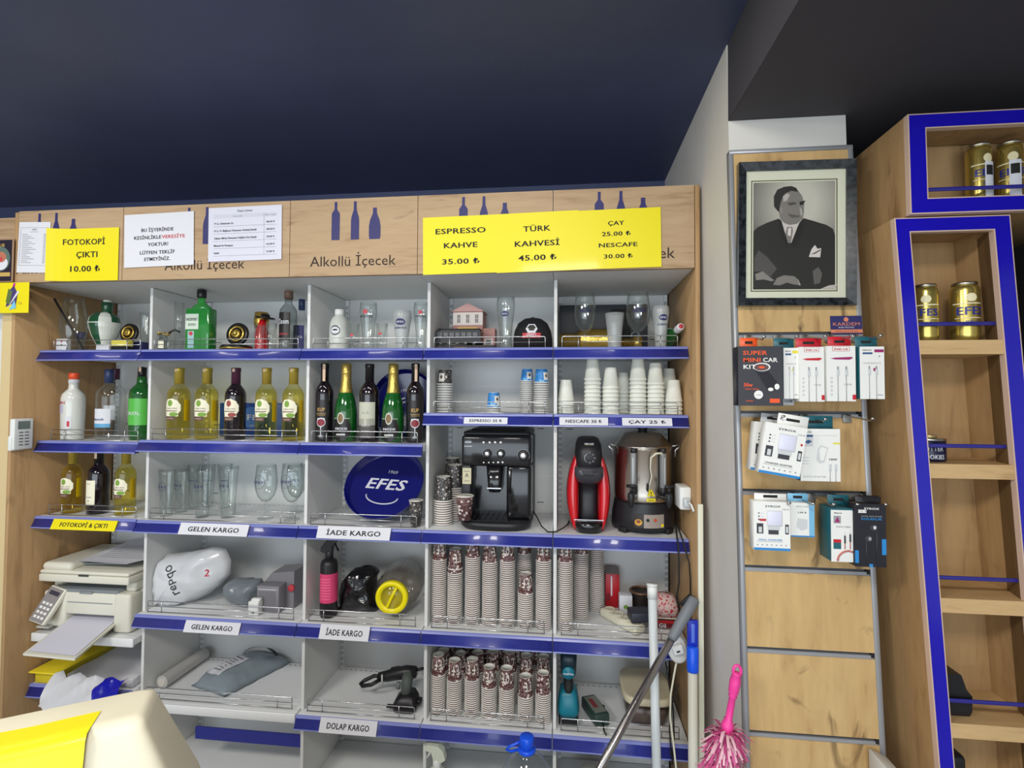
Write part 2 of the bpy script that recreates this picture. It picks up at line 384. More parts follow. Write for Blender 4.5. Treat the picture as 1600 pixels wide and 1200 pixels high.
def make_shelf(unit, x0, x1, z, rail=True, strip=True, yb=.355, name='shelf', lip=.02, rx=None):
    b = MB(); z -= .0012; xi = x0+.0145; x0 += .002; x1 -= .002
    b.box(x0, x1, .004, .0345, z-.028, z, M_white_metal, .002)
    b.box(xi, x1, .0345, yb, z-.028, z, M_white_metal)
    n = int((x1-x0)/.024)
    for k in range(n):
        x = x0+.02+k*.024; b.rect(x, x+.009, 0, .004, M_slot, M=TR(0, yb-.02, z+.0006) @ RX(-PI/2))
    o = b.build(name, unit)
    if strip:
        p = MB(); p.prism([(.004, z+.001), (0, z-.002), (-.0025, z-.008), (-.0060, z-.017), (-.0108, z-.027), (-.0165, z-.037), (-.0185, z-.040), (-.016, z-.044), (.002, z-.044)], x0, x1, M_strip, 'x', smooth=True)
        p.prism([(.003, z+.0022), (-.0018, z-.001), (-.0055, z-.0075), (-.0045, z-.0085), (0, z-.002), (.004, z+.001)], x0, x1, M_strip_edge, 'x')
        p.prism([(-.0185, z-.0395), (-.0195, z-.044), (-.012, z-.0455), (-.016, z-.041)], x0, x1, M_strip_edge, 'x')
        p.build('price_strip', o)
    else:
        b = MB(); b.box(x0, x1, -.004, .006, z-.034, z+.001, M_white_metal, .003); b.build('front_lip', o)
    if rail:
        r0, r1 = rx if rx else (x0+.03, x1-.03); y = .028; h = .046; R = .0019
        g = MB(); c = .006
        g.tube([(r0, y, z+.001), (r0, y, z+h-c), (r0+c*.3, y, z+h-c*.3), (r0+c, y, z+h), (r1-c, y, z+h), (r1-c*.3, y, z+h-c*.3), (r1, y, z+h-c), (r1, y, z+.001)], R, M_chrome, 6)
        g.tube([(r0, y, z+.025), (r1, y, z+.025)], R*.8, M_chrome, 6); g.tube([(r0, y, z+.003), (r1, y, z+.003)], R*.8, M_chrome, 6)
        for x in (r0+.062, r1-.062): g.tube([(x, y, z+.001), (x, y, z+h)], R, M_chrome, 6)
        g.build('guard_rail', o)
    return o
def upright(x, unit, y=.362):
    b = MB(); b.box(x-.008, x+.008, y-.006, y+.012, .02, HB-.002, M_white_metal)
    z = .1
    while z < 2.12:
        for dx in (-.004, .003): b.rect(x+dx, x+dx+.0022, z, z+.016, M_slot, y-.0064)
        z += .025
    return b.build('upright', unit)
def bay(x0, x1, label, name='shelving_unit'):
    u = thing(name, label, 'shelves', (0, 0, 0), group=None)
    b = MB(); b.box(x0+.001, x1-.001, .372, .385, .02, HT-.02, M_white_board)
    for z in (.45, .72, 1.1, 1.34, 1.74, 2.03): b.rect(x0+.002, x1-.002, z, z+.0022, M_grey_ink if False else M_white_metal, .3715)
    for z in (1.95, 1.55, 1.22): b.rect(x0+.05, x0+.08, z, z+.003, M_slot, .3712); b.rect(x1-.08, x1-.05, z, z+.003, M_slot, .3712)
    b.build('back_panel', u)
    b = MB(); b.box(x0+.001, x1-.001, HY+.02, .371, HB+.001, HB+.016, M_white_board); b.build('canopy', u)
    return u
def divider(x, u):
    b = MB(); b.box(x+.0015, x+.0135, .036, .370, L6+.001, HB-.001, M_white_board); return b.build('divider', u)
def header(x0, x1, u, zt=HT, zb=HB, cx=None, decal=True):
    b = MB(); b.box(x0+.0012, x1-.0012, HY, HY+.018, zb, zt, M_wood_h)
    cx = (x0+x1)/2 if cx is None else cx
    if decal: b.text('Alkollü İçecek', cx+(.026 if x0 > 1.6 else 0), zb+.036, .055, M_cut, y=HY-.0008, width=.335)
    o = b.build('header_board', u)
    if decal:
        e = MB(); z = zb+.135
        for dx, k, h in ((-.068, 0, .145), (.008, 1, .145), (.085, 2, .118)):
            e.prism([(cx+dx+p[0], z+p[1]) for p in bottle_shape(k, h)], HY-.0012, HY-.0004, M_navy_decal)
        e.build('bottle_emblem', o, 'navy blue cut-out of three bottles')
    return o
bay_labels = ['narrow white shelving bay against the oak end panel, printer standing low in it',
              'widest white shelving bay, five wine bottles on its second shelf',
              'white shelving bay holding the round blue tray and black sprayer',
              'white shelving bay holding the black coffee machine',
              'white shelving bay beside the pillar, holding the steel tea urn']
U = [bay(XJ[i], XJ[i+1], bay_labels[i]) for i in range(5)]
for i in range(1, 5): divider(XJ[i], U[i])
for i in range(1, 5): upright(XJ[i]+.0225, U[i])
upright(XJ[5]-.012, U[4]); upright(XJ[0]+.012, U[0])
for i in range(5): header(XJ[i], XJ[i+1], U[i], cx=[-.305, .35, .95, 1.44, 1.932][i])
b = MB(); b.box(2.195, 2.2105, HY, .385, 0, HT, M_wood_v, .001, 1); b.build('side_panel', U[4], 'oak end panel')
b = MB(); b.box(-.486, -.4715, HY, .385, 0, HT-.004, M_wood_v, .001, 1); b.build('side_panel', U[0], 'oak end panel')
# shelves of every bay
SH = {}
for i, lv in enumerate([(L1, 1.499, 1.183), (L1, L2, L3, L4), (L1, L2, L3, L4, L5), (L1, L2R, L3, L4, L5), (L1, L2R, L3, L4, L5)]):
    for k, z in enumerate(lv):
        SH[i, k] = make_shelf(U[i], XJ[i], XJ[i+1], z, rail=not (k == 2 and i >= 3))
SH[0, 3] = make_shelf(U[0], XJ[0], XJ[1], .70, rail=False, strip=False)
SH[0, 4] = make_shelf(U[0], XJ[0], XJ[1], .49, rail=False)
SH[1, 4] = make_shelf(U[1], XJ[1], XJ[2], L5+.003, rail=True, strip=False)
for i in range(5):
    o = MB(); o.box(XJ[i]+.002, XJ[i+1]-.002, -.02, .368, L6-.03, L6-.001, M_white_metal, .003); o.box(XJ[i]+.004, XJ[i+1]-.004, .0, .02, 0, L6-.03, M_white_metal)
    o.build('base_shelf', U[i])
# loose navy strip hanging under the lowest shelf of the wide bay
b = MB(); b.box(.2, .695, .10, .106, .25, .30, M_strip); b.build('price_strip', SH[1, 4])
for key, a in {(0, 2): (82, 182, 812, 829, 'FOTOKOPİ & ÇIKTI', M_yellow_paper), (1, 2): (281, 388, 818, 837, 'GELEN KARGO', M_paper), (1, 3): (289, 375, 971, 990, 'GELEN KARGO', M_paper),
               (2, 2): (496, 610, 823, 843, 'İADE KARGO', M_paper), (2, 3): (500, 577, 977, 1000, 'İADE KARGO', M_paper), (2, 4): (500, 589, 1124, 1147, 'DOLAP KARGO', M_paper),
               (3, 1): (725, 793, 652, 663, 'ESPRESSO 35 ₺', M_paper), (4, 1): (874, 950, 652, 665, 'NESCAFE 30 ₺', M_paper)}.items():
    label_card(SH[key], *a, M_ink)
label_card(SH[4, 1], 972, 1050, 653, 666, 'ÇAY 25 ₺', M_paper, M_ink)
# neighbouring unit at the far side of the oak end panel
n = thing('display_unit', 'oak-faced shop unit cut off by the picture edge beside the printer bay', 'shelves')
b = MB(); b.box(-1.0, -.4885, HY+.012, HY+.03, 2.125, 2.418, M_wood_h); b.build('header_board', n)
b = MB(); b.box(-.535, -.4885, HY+.005, .38, 0, 2.12, mat('pale_beech', (208, 186, 140), .55)); b.build('side_panel', n)
b = MB(); b.box(-1.0, -.536, HY+.03, HY+.05, 0, 2.12, M_white_board); b.build('back_panel', n)
# ================================================================ right-hand wall: slatwall, portrait, oak cabinets
def thin_glass(name, tint=(1, 1, 1), gloss=1., rough=.02, edge=.0, edge_rgb=(120, 125, 125), veil=0.):
    """clear wall of glass: see-through with a Fresnel reflection, greyer where seen edge-on"""
    if name in _mats: return _mats[name]
    m = bpy.data.materials.new(name); m.use_nodes = True; nt = m.node_tree; L = nt.links.new
    nt.nodes.remove(nt.nodes['Principled BSDF']); out = nt.nodes['Material Output']
    tr = nt.nodes.new('ShaderNodeBsdfTransparent'); tr.inputs[0].default_value = (*tint, 1)
    gl = nt.nodes.new('ShaderNodeBsdfGlossy'); gl.inputs['Roughness'].default_value = rough
    fr = nt.nodes.new('ShaderNodeLayerWeight'); fr.inputs[0].default_value = .5
    f5 = nt.nodes.new('ShaderNodeMath'); f5.operation = 'POWER'; f5.inputs[1].default_value = 4.; L(fr.outputs['Facing'], f5.inputs[0])
    mu = nt.nodes.new('ShaderNodeMath'); mu.operation = 'MULTIPLY_ADD'; mu.inputs[1].default_value = .75*gloss; mu.inputs[2].default_value = .045*gloss; L(f5.outputs[0], mu.inputs[0])
    mx = nt.nodes.new('ShaderNodeMixShader'); L(mu.outputs[0], mx.inputs[0])
    if edge:
        lw = nt.nodes.new('ShaderNodeLayerWeight'); lw.inputs[0].default_value = .5
        pw = nt.nodes.new('ShaderNodeMath'); pw.operation = 'POWER'; pw.inputs[1].default_value = 2.6; L(lw.outputs['Facing'], pw.inputs[0])
        p2 = nt.nodes.new('ShaderNodeMath'); p2.operation = 'MULTIPLY'; p2.operation = 'MULTIPLY_ADD'; p2.inputs[2].default_value = veil; p2.inputs[1].default_value = edge; L(pw.outputs[0], p2.inputs[0])
        df = nt.nodes.new('ShaderNodeBsdfDiffuse'); df.inputs[0].default_value = (*lin(edge_rgb), 1)
        m1 = nt.nodes.new('ShaderNodeMixShader'); L(p2.outputs[0], m1.inputs[0]); L(tr.outputs[0], m1.inputs[1]); L(df.outputs[0], m1.inputs[2]); L(m1.outputs[0], mx.inputs[1])
    else: L(tr.outputs[0], mx.inputs[1])
    L(gl.outputs[0], mx.inputs[2]); L(mx.outputs[0], out.inputs['Surface'])
    _mats[name] = m
    return m
G_pane = thin_glass('clear_pane', (.97, .98, .97), .8)
SX0, SX1, SY, SZ1 = 2.2125, 2.546, -.41, 2.405
SLATS = [1.87, 1.648, 1.429, 1.217, .992, .763, .54, .32, .1]
lean_slat = shear_x(.019, 2.40, 2.2125, .0376, 2.546)
sw = thing('slatwall_panel', 'tall oak slatwall panel with grey aluminium frame on the white pillar', 'slatwall', (0, 0, 0))
b = MB(); zt = SZ1-.013; groove = .018
b.box(SX0+.012, SX1-.014, SY+.012, SY+.022, .02, zt, M_alu_dark)
for zg in SLATS+[None]:
    z0 = .03 if zg is None else zg+groove/2
    if z0 < zt: b.box(SX0+.012, SX1-.014, SY+.001, SY+.014, z0, zt, M_wood_slat)
    if zg is not None:
        b.box(SX0+.012, SX1-.016, SY+.003, SY+.012, zg-groove/2, zg-groove/2+.010, M_alu)
        b.box(SX1-.022, SX1-.014, SY+.002, SY+.012, zg-groove/2+.004, zg+groove/2, M_slot)
        zt = zg-groove/2
b.warp(lean_slat); b.build('board', sw)
b = MB(); b.box(SX0, SX0+.012, SY, PY, .02, SZ1, M_alu, .0015, 1); b.box(SX1-.014, SX1, SY, PY, .02, SZ1, M_alu, .0015, 1); b.box(SX0, SX1, SY-.0005, PY, SZ1-.012, SZ1, M_alu, .0015, 1)
b.warp(lean_slat); b.build('frame', sw)
# ---- framed portrait
x0, x1 = at(1153, 365, y=-.432).x, at(1337.5, 362, y=-.432).x; z1, z0 = at(1245, 250.5, y=-.432).z, at(1247, 477, y=-.432).z
fw, fh = x1-x0, z1-z0
por = thing('framed_portrait', 'framed black and white portrait of a person in a dark suit', 'picture', ((x0+x1)/2, -.4105, z0), rot=(0, .012, 0))
M_marble = mat('dark_marbled_frame', (38, 42, 46), .22, coat=.5, noise=.9, nscale=60)
M_mount = mat('cream_mount', (226, 224, 204), .8)
M_gold_line = mat('olive_fillet', (96, 88, 62), .5)
b = MB(); t = .0225; h = fw/2
for poly in ([(-h, 0), (h, 0), (h-t, t), (-h+t, t)], [(h, 0), (h, fh), (h-t, fh-t), (h-t, t)], [(h, fh), (-h, fh), (-h+t, fh-t), (h-t, fh-t)], [(-h, fh), (-h, 0), (-h+t, t), (-h+t, fh-t)]):
    vs = [(p[0], -.022, p[1]) for p in poly[:2]]+[(p[0], -.014, p[1]) for p in poly[2:]]+[(p[0], 0, p[1]) for p in poly]
    b.add(vs, [(0, 1, 2, 3), (1, 0, 4, 5), (3, 2, 6, 7), (7, 6, 5, 4)], M_marble)
b.build('frame', por)
b = MB(); b.box(-h+t-.002, h-t+.002, -.009, -.004, t-.002, fh-t+.002, M_mount)
# print area in normalised co-ordinates of the zoomed reproduction
ax0, ax1, az0, az1 = -h+.043, h-.05, .047, fh-.055
b.rect(ax0-.006, ax1+.006, az0-.006, az1+.006, M_gold_line, -.0092); b.rect(ax0-.003, ax1+.003, az0-.003, az1+.003, M_mount, -.0093)
def grad_print(name):
    m = bpy.data.materials.new(name); m.use_nodes = True; nt = m.node_tree; L = nt.links.new; bs = nt.nodes['Principled BSDF']; bs.inputs['Roughness'].default_value = .5
    tc = nt.nodes.new('ShaderNodeTexCoord'); mp = nt.nodes.new('ShaderNodeMapping'); mp.inputs['Location'].default_value = (-.015/.16, 0, -.29/.2); mp.inputs['Scale'].default_value = (1/.16, 1, 1/.2)
    gr = nt.nodes.new('ShaderNodeTexGradient'); gr.gradient_type = 'SPHERICAL'; L(tc.outputs['Object'], mp.inputs[0]); L(mp.outputs[0], gr.inputs[0])
    r = nt.nodes.new('ShaderNodeValToRGB'); r.color_ramp.elements[0].color = (*lin((72, 66, 66)), 1); r.color_ramp.elements[1].color = (*lin((205, 198, 188)), 1); r.color_ramp.elements[1].position = .75
    L(gr.outputs[1], r.inputs[0]); L(r.outputs[0], bs.inputs['Base Color']); return m
b.rect(ax0, ax1, az0, az1, grad_print('photo_backdrop_print'), -.0094)
def N(pts): return [(ax0+(X-232)/573*(ax1-ax0), az0+(1035-Y)/803*(az1-az0)) for X, Y in pts]
G = lambda v: mat(f'photo_tone_{v}', (v, int(v*.95), int(v*.93)), .5)
L_ = [(44, [(233, 1034), (233, 600), (262, 568), (330, 535), (410, 506), (440, 560), (560, 560), (585, 506), (660, 530), (745, 560), (790, 590), (804, 640), (804, 1034)]),
      (84, [(240, 800), (270, 740), (330, 790), (400, 880), (340, 960), (280, 900), (240, 900)]), (100, [(650, 900), (690, 870), (715, 920), (700, 990), (660, 1000)]),
      (212, [(418, 500), (440, 600), (478, 690), (500, 690), (555, 540), (540, 520)]), (130, [(470, 570), (508, 570), (512, 600), (498, 690), (478, 690), (455, 640)]), (225, [(478, 580), (500, 576), (496, 640), (474, 630)]),
      (34, [(410, 506), (430, 520), (480, 700), (470, 740), (420, 620)]), (34, [(585, 506), (556, 540), (500, 700), (520, 730), (580, 620)]),
      (132, [(420, 505), (412, 450), (395, 420), (420, 330), (470, 290), (540, 290), (575, 340), (590, 400), (588, 470), (580, 510), (540, 548), (490, 556), (450, 540)]),
      (48, [(378, 415), (376, 340), (400, 290), (450, 268), (500, 264), (535, 280), (548, 310), (500, 300), (455, 320), (430, 370), (418, 420), (416, 460), (400, 445)]),
      (190, [(440, 340), (470, 318), (490, 330), (470, 372), (445, 380)]), (176, [(556, 420), (572, 440), (580, 480), (566, 490), (560, 455)]), (84, [(468, 390), (520, 384), (540, 400), (490, 412)]), (96, [(470, 470), (520, 480), (560, 488), (556, 500), (500, 502)]),
      (44, [(556, 384), (598, 376), (584, 404), (560, 412)]), (150, [(416, 430), (432, 420), (440, 460), (424, 470)]),
      (226, [(622, 796), (640, 740), (664, 708), (682, 736), (708, 732), (704, 770), (700, 800)]), (96, [(632, 780), (668, 760), (706, 738), (700, 752), (664, 774)]),
      (140, [(246, 920), (300, 900), (345, 940), (382, 968), (360, 975), (310, 960), (252, 965)]), (132, [(372, 1000), (400, 950), (450, 930), (520, 938), (550, 965), (560, 1005), (520, 1000), (470, 985), (420, 1005)]), (176, [(545, 955), (566, 1004), (556, 1008)]),
      (196, [(700, 1034), (760, 1008), (820, 1000), (804, 1034)])]
for i, (v, pts) in enumerate(L_): b.plate(N(pts), G(v), -.00945-.00005*i)
b.build('print', por)
b = MB(); b.box(-h+t, h-t, -.0128, -.0118, t, fh-t, G_pane); b.build('glass_pane', por)
# ---- shop sticker
x0, x1, z1, z0 = at(1288, 507, y=-.412).x, at(1336, 507, y=-.412).x, at(1312, 493.5, y=-.412).z, at(1312, 522, y=-.412).z
M_orange = mat('orange_print', (214, 130, 96), .5)
b = MB(); b.box(x0, x1, -.4113, -.4104, z0, z1, mat('sticker_navy', (44, 44, 98), .4)); c = (x0+x1)/2; k = z1-z0
b.disc(c, z1-.2*k, .12*k, M_orange, -.4117); b.text('KARDEM', c, z0+.46*k, .26*k, M_orange, -.4117, width=(x1-x0)*.84); b.text('ELEKTRONIK', c, z0+.33*k, .10*k, M_paper, -.4117, width=(x1-x0)*.5)
b.rect(x0, x1, z0+.07*k, z0+.25*k, M_orange, -.4117); b.text('0532 612 55 33', c, z0+.11*k, .11*k, M_ink, -.4119, width=(x1-x0)*.7)
b.warp(lean_slat); tag(b.build('sticker'), 'small navy and orange shop sticker under the portrait', 'sticker')
# ---- oak cabinets with cobalt fronts
lean_cab = shear_x(.06, 2.157)
CY = -.514
cb = thing('display_cabinet', 'tall narrow oak cabinet with cobalt blue front, cans and cookie tin inside', 'cabinet')
X0, X1, XI0, XI1, ZT, ZI = 2.586, 2.857, 2.6225, 2.8165, 2.157, 2.119
b = MB(); b.box(X0, X0+.02, CY+.016, .3, 0, ZT, M_wood_cab); b.box(X1-.02, X1, CY+.016, -.05, 0, ZT, M_wood_cab); b.box(X0+.02, X1-.02, CY+.016, -.1, ZT-.02, ZT, M_wood_cab)
yb = CY+.16
b.box(X0+.02, X1-.02, yb, yb+.012, .02, ZT-.02, M_wood_cab)
xb = at(1533, 448, y=yb).x-.0
b.add([(XI1, CY+.017, .02), (XI1+.047, yb, .02), (XI1+.047, yb, ZI), (XI1, CY+.017, ZI)], [(0, 1, 2, 3), (3, 2, 1, 0)], M_wood_cab)
b.add([(XI0, CY+.017, .02), (XI0-.022, yb, .02), (XI0-.022, yb, ZI), (XI0, CY+.017, ZI)], [(3, 2, 1, 0)], M_wood_cab)
b.warp(lean_cab); b.build('carcass', cb)
def face_frame(x0, x1, z0, z1, a0, a1, c0, c1, y, lean, parent):
    b = MB(); e = .0028
    for q in ((x0, x1, c1, z1), (x0, x1, z0, c0), (x0, a0, c0, c1), (a1, x1, c0, c1)): b.box(q[0], q[1], y, y+.016, q[2], q[3], M_edge_band)
    for q in ((x0+e, x1-e, c1+e, z1-e), (x0+e, x1-e, z0+e, c0-e), (x0+e, a0-e, c0-e, c1+e), (a1+e, x1-e, c0-e, c1+e)): b.rect(*q, M_blue_face, y-.0006)
    b.warp(lean); return b.build('front_frame', parent)
face_frame(X0, X1, 0, ZT, XI0, XI1, .05, ZI, CY, lean_cab, cb)
CAB_Z = [1.843, 1.530, 1.196, .890, .56, .25]
for z in CAB_Z:
    b = MB(); b.prism([(XI0+.0005, CY+.002), (XI1-.0005, CY+.002), (XI1+.044, yb-.001), (XI0-.020, yb-.001)], z-.037, z-.0012, M_wood_shelf, 'z'); b.warp(lean_cab); b.build('shelf', cb)
    b = MB(); zr = z+.043; b.box(XI0-.003, XI1+.008, CY+.0205, CY+.0255, zr-.005, zr+.005, M_blue_rail, .002); b.warp(lean_cab); b.build('rail', cb)
up = thing('display_cabinet', 'wide oak wall cabinet with cobalt front under the ceiling, above the narrow one', 'cabinet')
lean_up = shear_x(.012, 2.41); UY = -.53
b = MB(); b.box(2.612, 2.628, UY+.016, .3, 2.1605, 2.417, M_wood_cab); b.box(2.628, 3.5, UY+.016, .3, 2.401, 2.417, M_wood_cab); b.box(2.628, 3.5, UY+.016, .3, 2.1605, 2.1765, M_wood_cab)
b.box(2.628, 3.5, UY+.13, UY+.142, 2.1765, 2.401, M_wood_cab); b.box(2.64, 3.46, UY+.017, UY+.13, 2.190, 2.1993, M_wood_shelf)
b.add([(2.652, UY+.016, 2.38), (3.5, UY+.016, 2.38), (3.5, UY+.12, 2.39), (2.63, UY+.12, 2.39)], [(0, 1, 2, 3)], M_wood_cab)
b.warp(lean_up); b.build('carcass', up)
face_frame(2.612, 3.52, 2.1605, 2.4175, 2.655, 3.47, 2.2005, 2.379, UY, lean_up, up)
b = MB(); b.box(2.653, 3.47, UY+.022, UY+.027, 2.226, 2.236, M_blue_rail, .002); b.build('rail', up)
# dark drinks cooler beyond the cabinet
cl = thing('drinks_cooler', 'dark glass-fronted drinks cooler cut off beside the narrow oak cabinet', 'cooler')
b = MB(); b.box(2.925, 3.6, -.47, .2, 0, 2.10, M_black_pl, .01); b.box(2.975, 3.55, -.478, -.47, .2, 2.0, mat('cooler_glass', (8, 12, 14), .05, coat=1)); b.warp(lean_cab); b.build('body', cl)
b = MB(); b.box(2.945, 2.952, -.484, -.47, .3, 2.08, mat('teal_highlight_strip', (120, 170, 178), .4)); b.warp(lean_cab); b.build('handle', cl)  # no real handle: teal highlight on the cooler, put in as a coloured strip
# cans
M_gold_can = mat('gold_can', (196, 176, 96), .24, metal=.85); M_can_blue = mat('can_blue_print', (40, 48, 130), .35); M_can_pale = mat('can_pale_print', (226, 216, 176), .35); M_can_lid = mat('can_lid_silver', (190, 188, 180), .3, metal=1)
def can(label, u0, u1, vt, y, z, dark=False, rot=0., lean=None, tax=False, group='gold drink cans in the oak cabinets'):
    x, wd, h = span(u0, u1, vt, y, z); r = wd/2
    if lean: x = x
    t = thing('drink_can', label, 'can', (x, y, z), rot, group)
    b = MB(); b.lathe([(r*.82, 0), (r*.86, .002), (r*.99, h*.09), (r, h*.11), (r, h*.86), (r*.97, h*.90), (r*.86, h*.955)], M_gold_can, 28)
    q = MB(); q.text('EFES', 0, h*.44, r*.95, M_can_blue, -.0006, bold=True, width=r*2.0); b.wrap(q, r)
    q = strip_grid(r*2.3, h*.012, 14, 1, M_can_pale, -.0005, z0=h*.38); b.wrap(q, r); q = MB(); q.text('MALT', 0, h*.30, r*.35, M_can_blue, -.0006, width=r*.8); b.wrap(q, r)
    q = strip_grid(r*2.6, h*.02, 14, 1, M_can_pale, -.0005, z0=h*.62); b.wrap(q, r); q = blob(0, h*.73, r*.4, h*.07, M_can_pale, -.0005); b.wrap(q, r)
    if tax:
        q = strip_grid(r*.95, h*.62, 6, 1, M_paper, -.001, x0=r*-.3, z0=h*.05); q.join(strip_grid(r*.7, h*.16, 6, 1, M_slot, -.0014, x0=-r*.2, z0=h*.45)); b.wrap(q, r)
    b.build('body', t)
    b = MB(); b.lathe([(r*.86, h*.955), (r*.88, h*.975), (r*.88, h), (r*.80, h), (r*.78, h*.975), (0, h*.975)], M_can_lid, 28); b.build('lid', t)
    return t
can('gold drink can, first from the inner edge on the narrow cabinet shelf', 1425, 1468, 446, CY+.062, 1.843, rot=-.5)
can('gold drink can standing second from the edge on the narrow cabinet shelf', 1483, 1533, 443, CY+.062, 1.843, rot=-.15)
can('gold drink can nearest the cobalt edge inside the top wall cabinet', 1508, 1553, 228, UY+.075, 2.2005, tax=True, rot=.1)
can('gold drink can cut off by the picture edge in the top wall cabinet', 1556, 1602, 224, UY+.075, 2.2005, tax=True, rot=-.4)
# cookie tin
x, wd, h = span(1418, 1479, 682, CY+.08, 1.53); r = wd/2
t = thing('cookie_tin', 'dark blue round cookie tin with white lettering in the oak cabinet', 'tin', (x, CY+.0795, 1.53), -.25)
b = MB(); b.lathe([(r*.97, 0), (r, .003), (r, h*.86), (r*.96, h*.88)], mat('tin_navy', (28, 28, 62), .3), 32, sy=.95 if r < .05 else .048/r)
q = MB(); q.text('BUTTER', 0, h*.44, h*.26, M_paper, -.001, bold=True, width=r*1.2); q.text('COOKIES', 0, h*.10, h*.26, M_paper, -.001, bold=True, width=r*1.35)
k = MB(); k.wrap(q, r); k.v = [(p[0], p[1]*(.95 if r < .05 else .048/r), p[2]) for p in k.v]; b.join(k)
b.build('body', t)
b = MB(); b.lathe([(r*.98, h*.84), (r*1.02, h*.86), (r*1.02, h*.93), (r*.98, h*.95), (0, h*.95)], M_can_lid, 32, sy=.95 if r < .05 else .048/r); b.build('lid', t)
x2, w2, h2 = span(1442, 1452, 677, CY+.08, 1.53+h*.95)
b = MB(); b._cyl(.017, 0, .008, mat('brass_lid', (186, 170, 120), .35, metal=.6), 20, None, None); tag(b.build('jar_lid', loc=(x+.005, CY+.08, 1.53+h*.951)), 'small brass-coloured lid lying on the navy cookie tin', 'lid')
# black case on a low shelf and a dark object below
b = MB(); x0, x1 = at(1462, 1070, y=CY+.06).x+.032, at(1505, 1070, y=CY+.06).x
z = .890
b.prism([(x0-.035, z+.001), (x1-.006, z+.001), (x1, z+.012), (x1+.001, z+.05), (x1-.012, z+.066), (x0+.01, z+.102), (x0-.035, z+.106)], CY+.032, CY+.098, M_black_pl)
b.box(x0-.035, x1+.0012, CY+.031, CY+.0975, z+.034, z+.040, mat('case_seam', (52, 56, 62), .4))
tag(b.build('case'), 'black plastic case on a low shelf of the narrow oak cabinet', 'case')
x = at(1470, 1180, y=CY+.06).x; b = MB(); b.box(x+.0, x+.042, CY+.03, CY+.09, .561, .79, M_black_pl, .012, 3); tag(b.build('speaker'), 'black upright gadget on the lowest visible cabinet shelf', 'gadget')
# folded papers in the gap under the slatwall edge
b = MB(); p = at(1390, 1184, y=-.46); M_news = mat('newsprint', (196, 196, 192), .8)
for k in range(9):
    zz = .10*k; b.box(p.x-.03+.004*(k % 2), p.x+.014, -.5, -.42, zz*.9, zz*.9+.088, M_news, .004)
b.box(p.x-.03, p.x+.0, -.502, -.418, .66, .70, M_slot); b.warp(lambda q: Vector((q.x, q.y, q.z*.86 if q.z < .6 else q.z*.92-.4*(q.x-p.x))))
tag(b.build('newspaper_stack'), 'stack of folded newspapers between slatwall and oak cabinet', 'newspapers')
# ================================================================ papers and price sheets on the header boards
def sheet(name, label, cat, u0, u1, vt, vb, m, y=HY-.0022, lines=(), tilt=0., curl=0., extra=None):
    uc, vc = (u0+u1)/2, (vt+vb)/2
    x0, x1 = at(u0, vc, y=y).x, at(u1, vc, y=y).x; z1, z0 = at(uc, vt, y=y).z, at(uc, vb, y=y).z
    w, h = x1-x0, z1-z0; b = MB()
    n = 10
    vs = [(-w/2+w*i/n, 0, h*j) for j in (0, .5, 1) for i in range(n+1)]; k = len(vs)
    vs += [(p[0], .0006, p[2]) for p in vs]
    fs = [(j*(n+1)+i, j*(n+1)+i+1, (j+1)*(n+1)+i+1, (j+1)*(n+1)+i) for j in (0, 1) for i in range(n)]
    fs += [tuple(a+k for a in f[::-1]) for f in fs]
    b.add(vs, fs, m)
    for t, x, z, s, ink, bold, wd in lines: b.text(t, w*x, h*z, h*s, ink, -.0005, bold, width=w*wd)
    if extra: extra(b, w, h)
    if curl: b.warp(lambda p: Vector((p.x, p.y-curl*max(0, -p.x/w-.1)**2*4*w*.2, p.z)))
    o = b.build(name, loc=((x0+x1)/2, y, z0)); o.rotation_euler = (0, tilt, 0)
    return tag(o, label, cat)
def table_print(b, w, h):
    b.rect(-w*.43, w*.43, h*.80, h*.87, mat('table_header_tint', (198, 200, 212), .8), -.0004)
    b.text('Fiyat Listesi', 0, h*.905, h*.055, M_grey_ink, -.0006, True, width=w*.2); b.text('Ürün Adı', -w*.1, h*.815, h*.04, M_grey_ink, -.0006, width=w*.12); b.text('Birim Fiyatı', w*.35, h*.815, h*.04, M_grey_ink, -.0006, width=w*.14)
    for i, (t, q) in enumerate((('19 Lt. Damacana Su', '80,00 ₺'), ('19 Lt. Pc Bağımsız Damacana Ambalaj Bedeli', '100,00 ₺'), ('Yabancı Marka Damacana Değişim Fark Bedeli', '120,00 ₺'), ('Manuel Su Pompası', '165,00 ₺'), ('Sebil', '75,00 ₺'))):
        z = h*(.685-.137*i); b.text(t, -w*.42, z, h*.05, M_ink, -.0006, True, align='L', width=w*(.58 if len(t) > 30 else .26 if i < 4 else .07)); b.text(q, w*.35, z, h*.045, M_ink, -.0006, True, width=w*.11)
        b.rect(-w*.43, w*.43, z-h*.04, z-h*.036, M_grey_ink, -.0004)
    b.rect(w*.26, w*.263, h*.1, h*.87, M_grey_ink, -.0004)
def menu_print(b, w, h):
    b.rect(-w*.44, w*.44, h*.885, h*.89, M_grey_ink, -.0004); b.rect(-w*.44, -w*.432, h*.14, h*.89, M_grey_ink, -.0004); b.rect(w*.432, w*.44, h*.14, h*.89, M_grey_ink, -.0004); b.rect(-w*.44, w*.44, h*.14, h*.145, M_grey_ink, -.0004)
    b.text('LİSTE', 0, h*.84, h*.03, M_ink, -.0005, True, width=w*.14); b.text('Fiyat Listesi', 0, h*.80, h*.022, M_grey_ink, -.0005, width=w*.24)
    for i in range(16):
        z = h*(.75-.037*i); ww = w*(.18+.3*((i*37) % 11)/11); b.rect(-w*.38, -w*.38+ww, z, z+h*.008, M_grey_ink, -.0005); b.rect(w*.3, w*.38, z, z+h*.008, M_ink, -.0005)
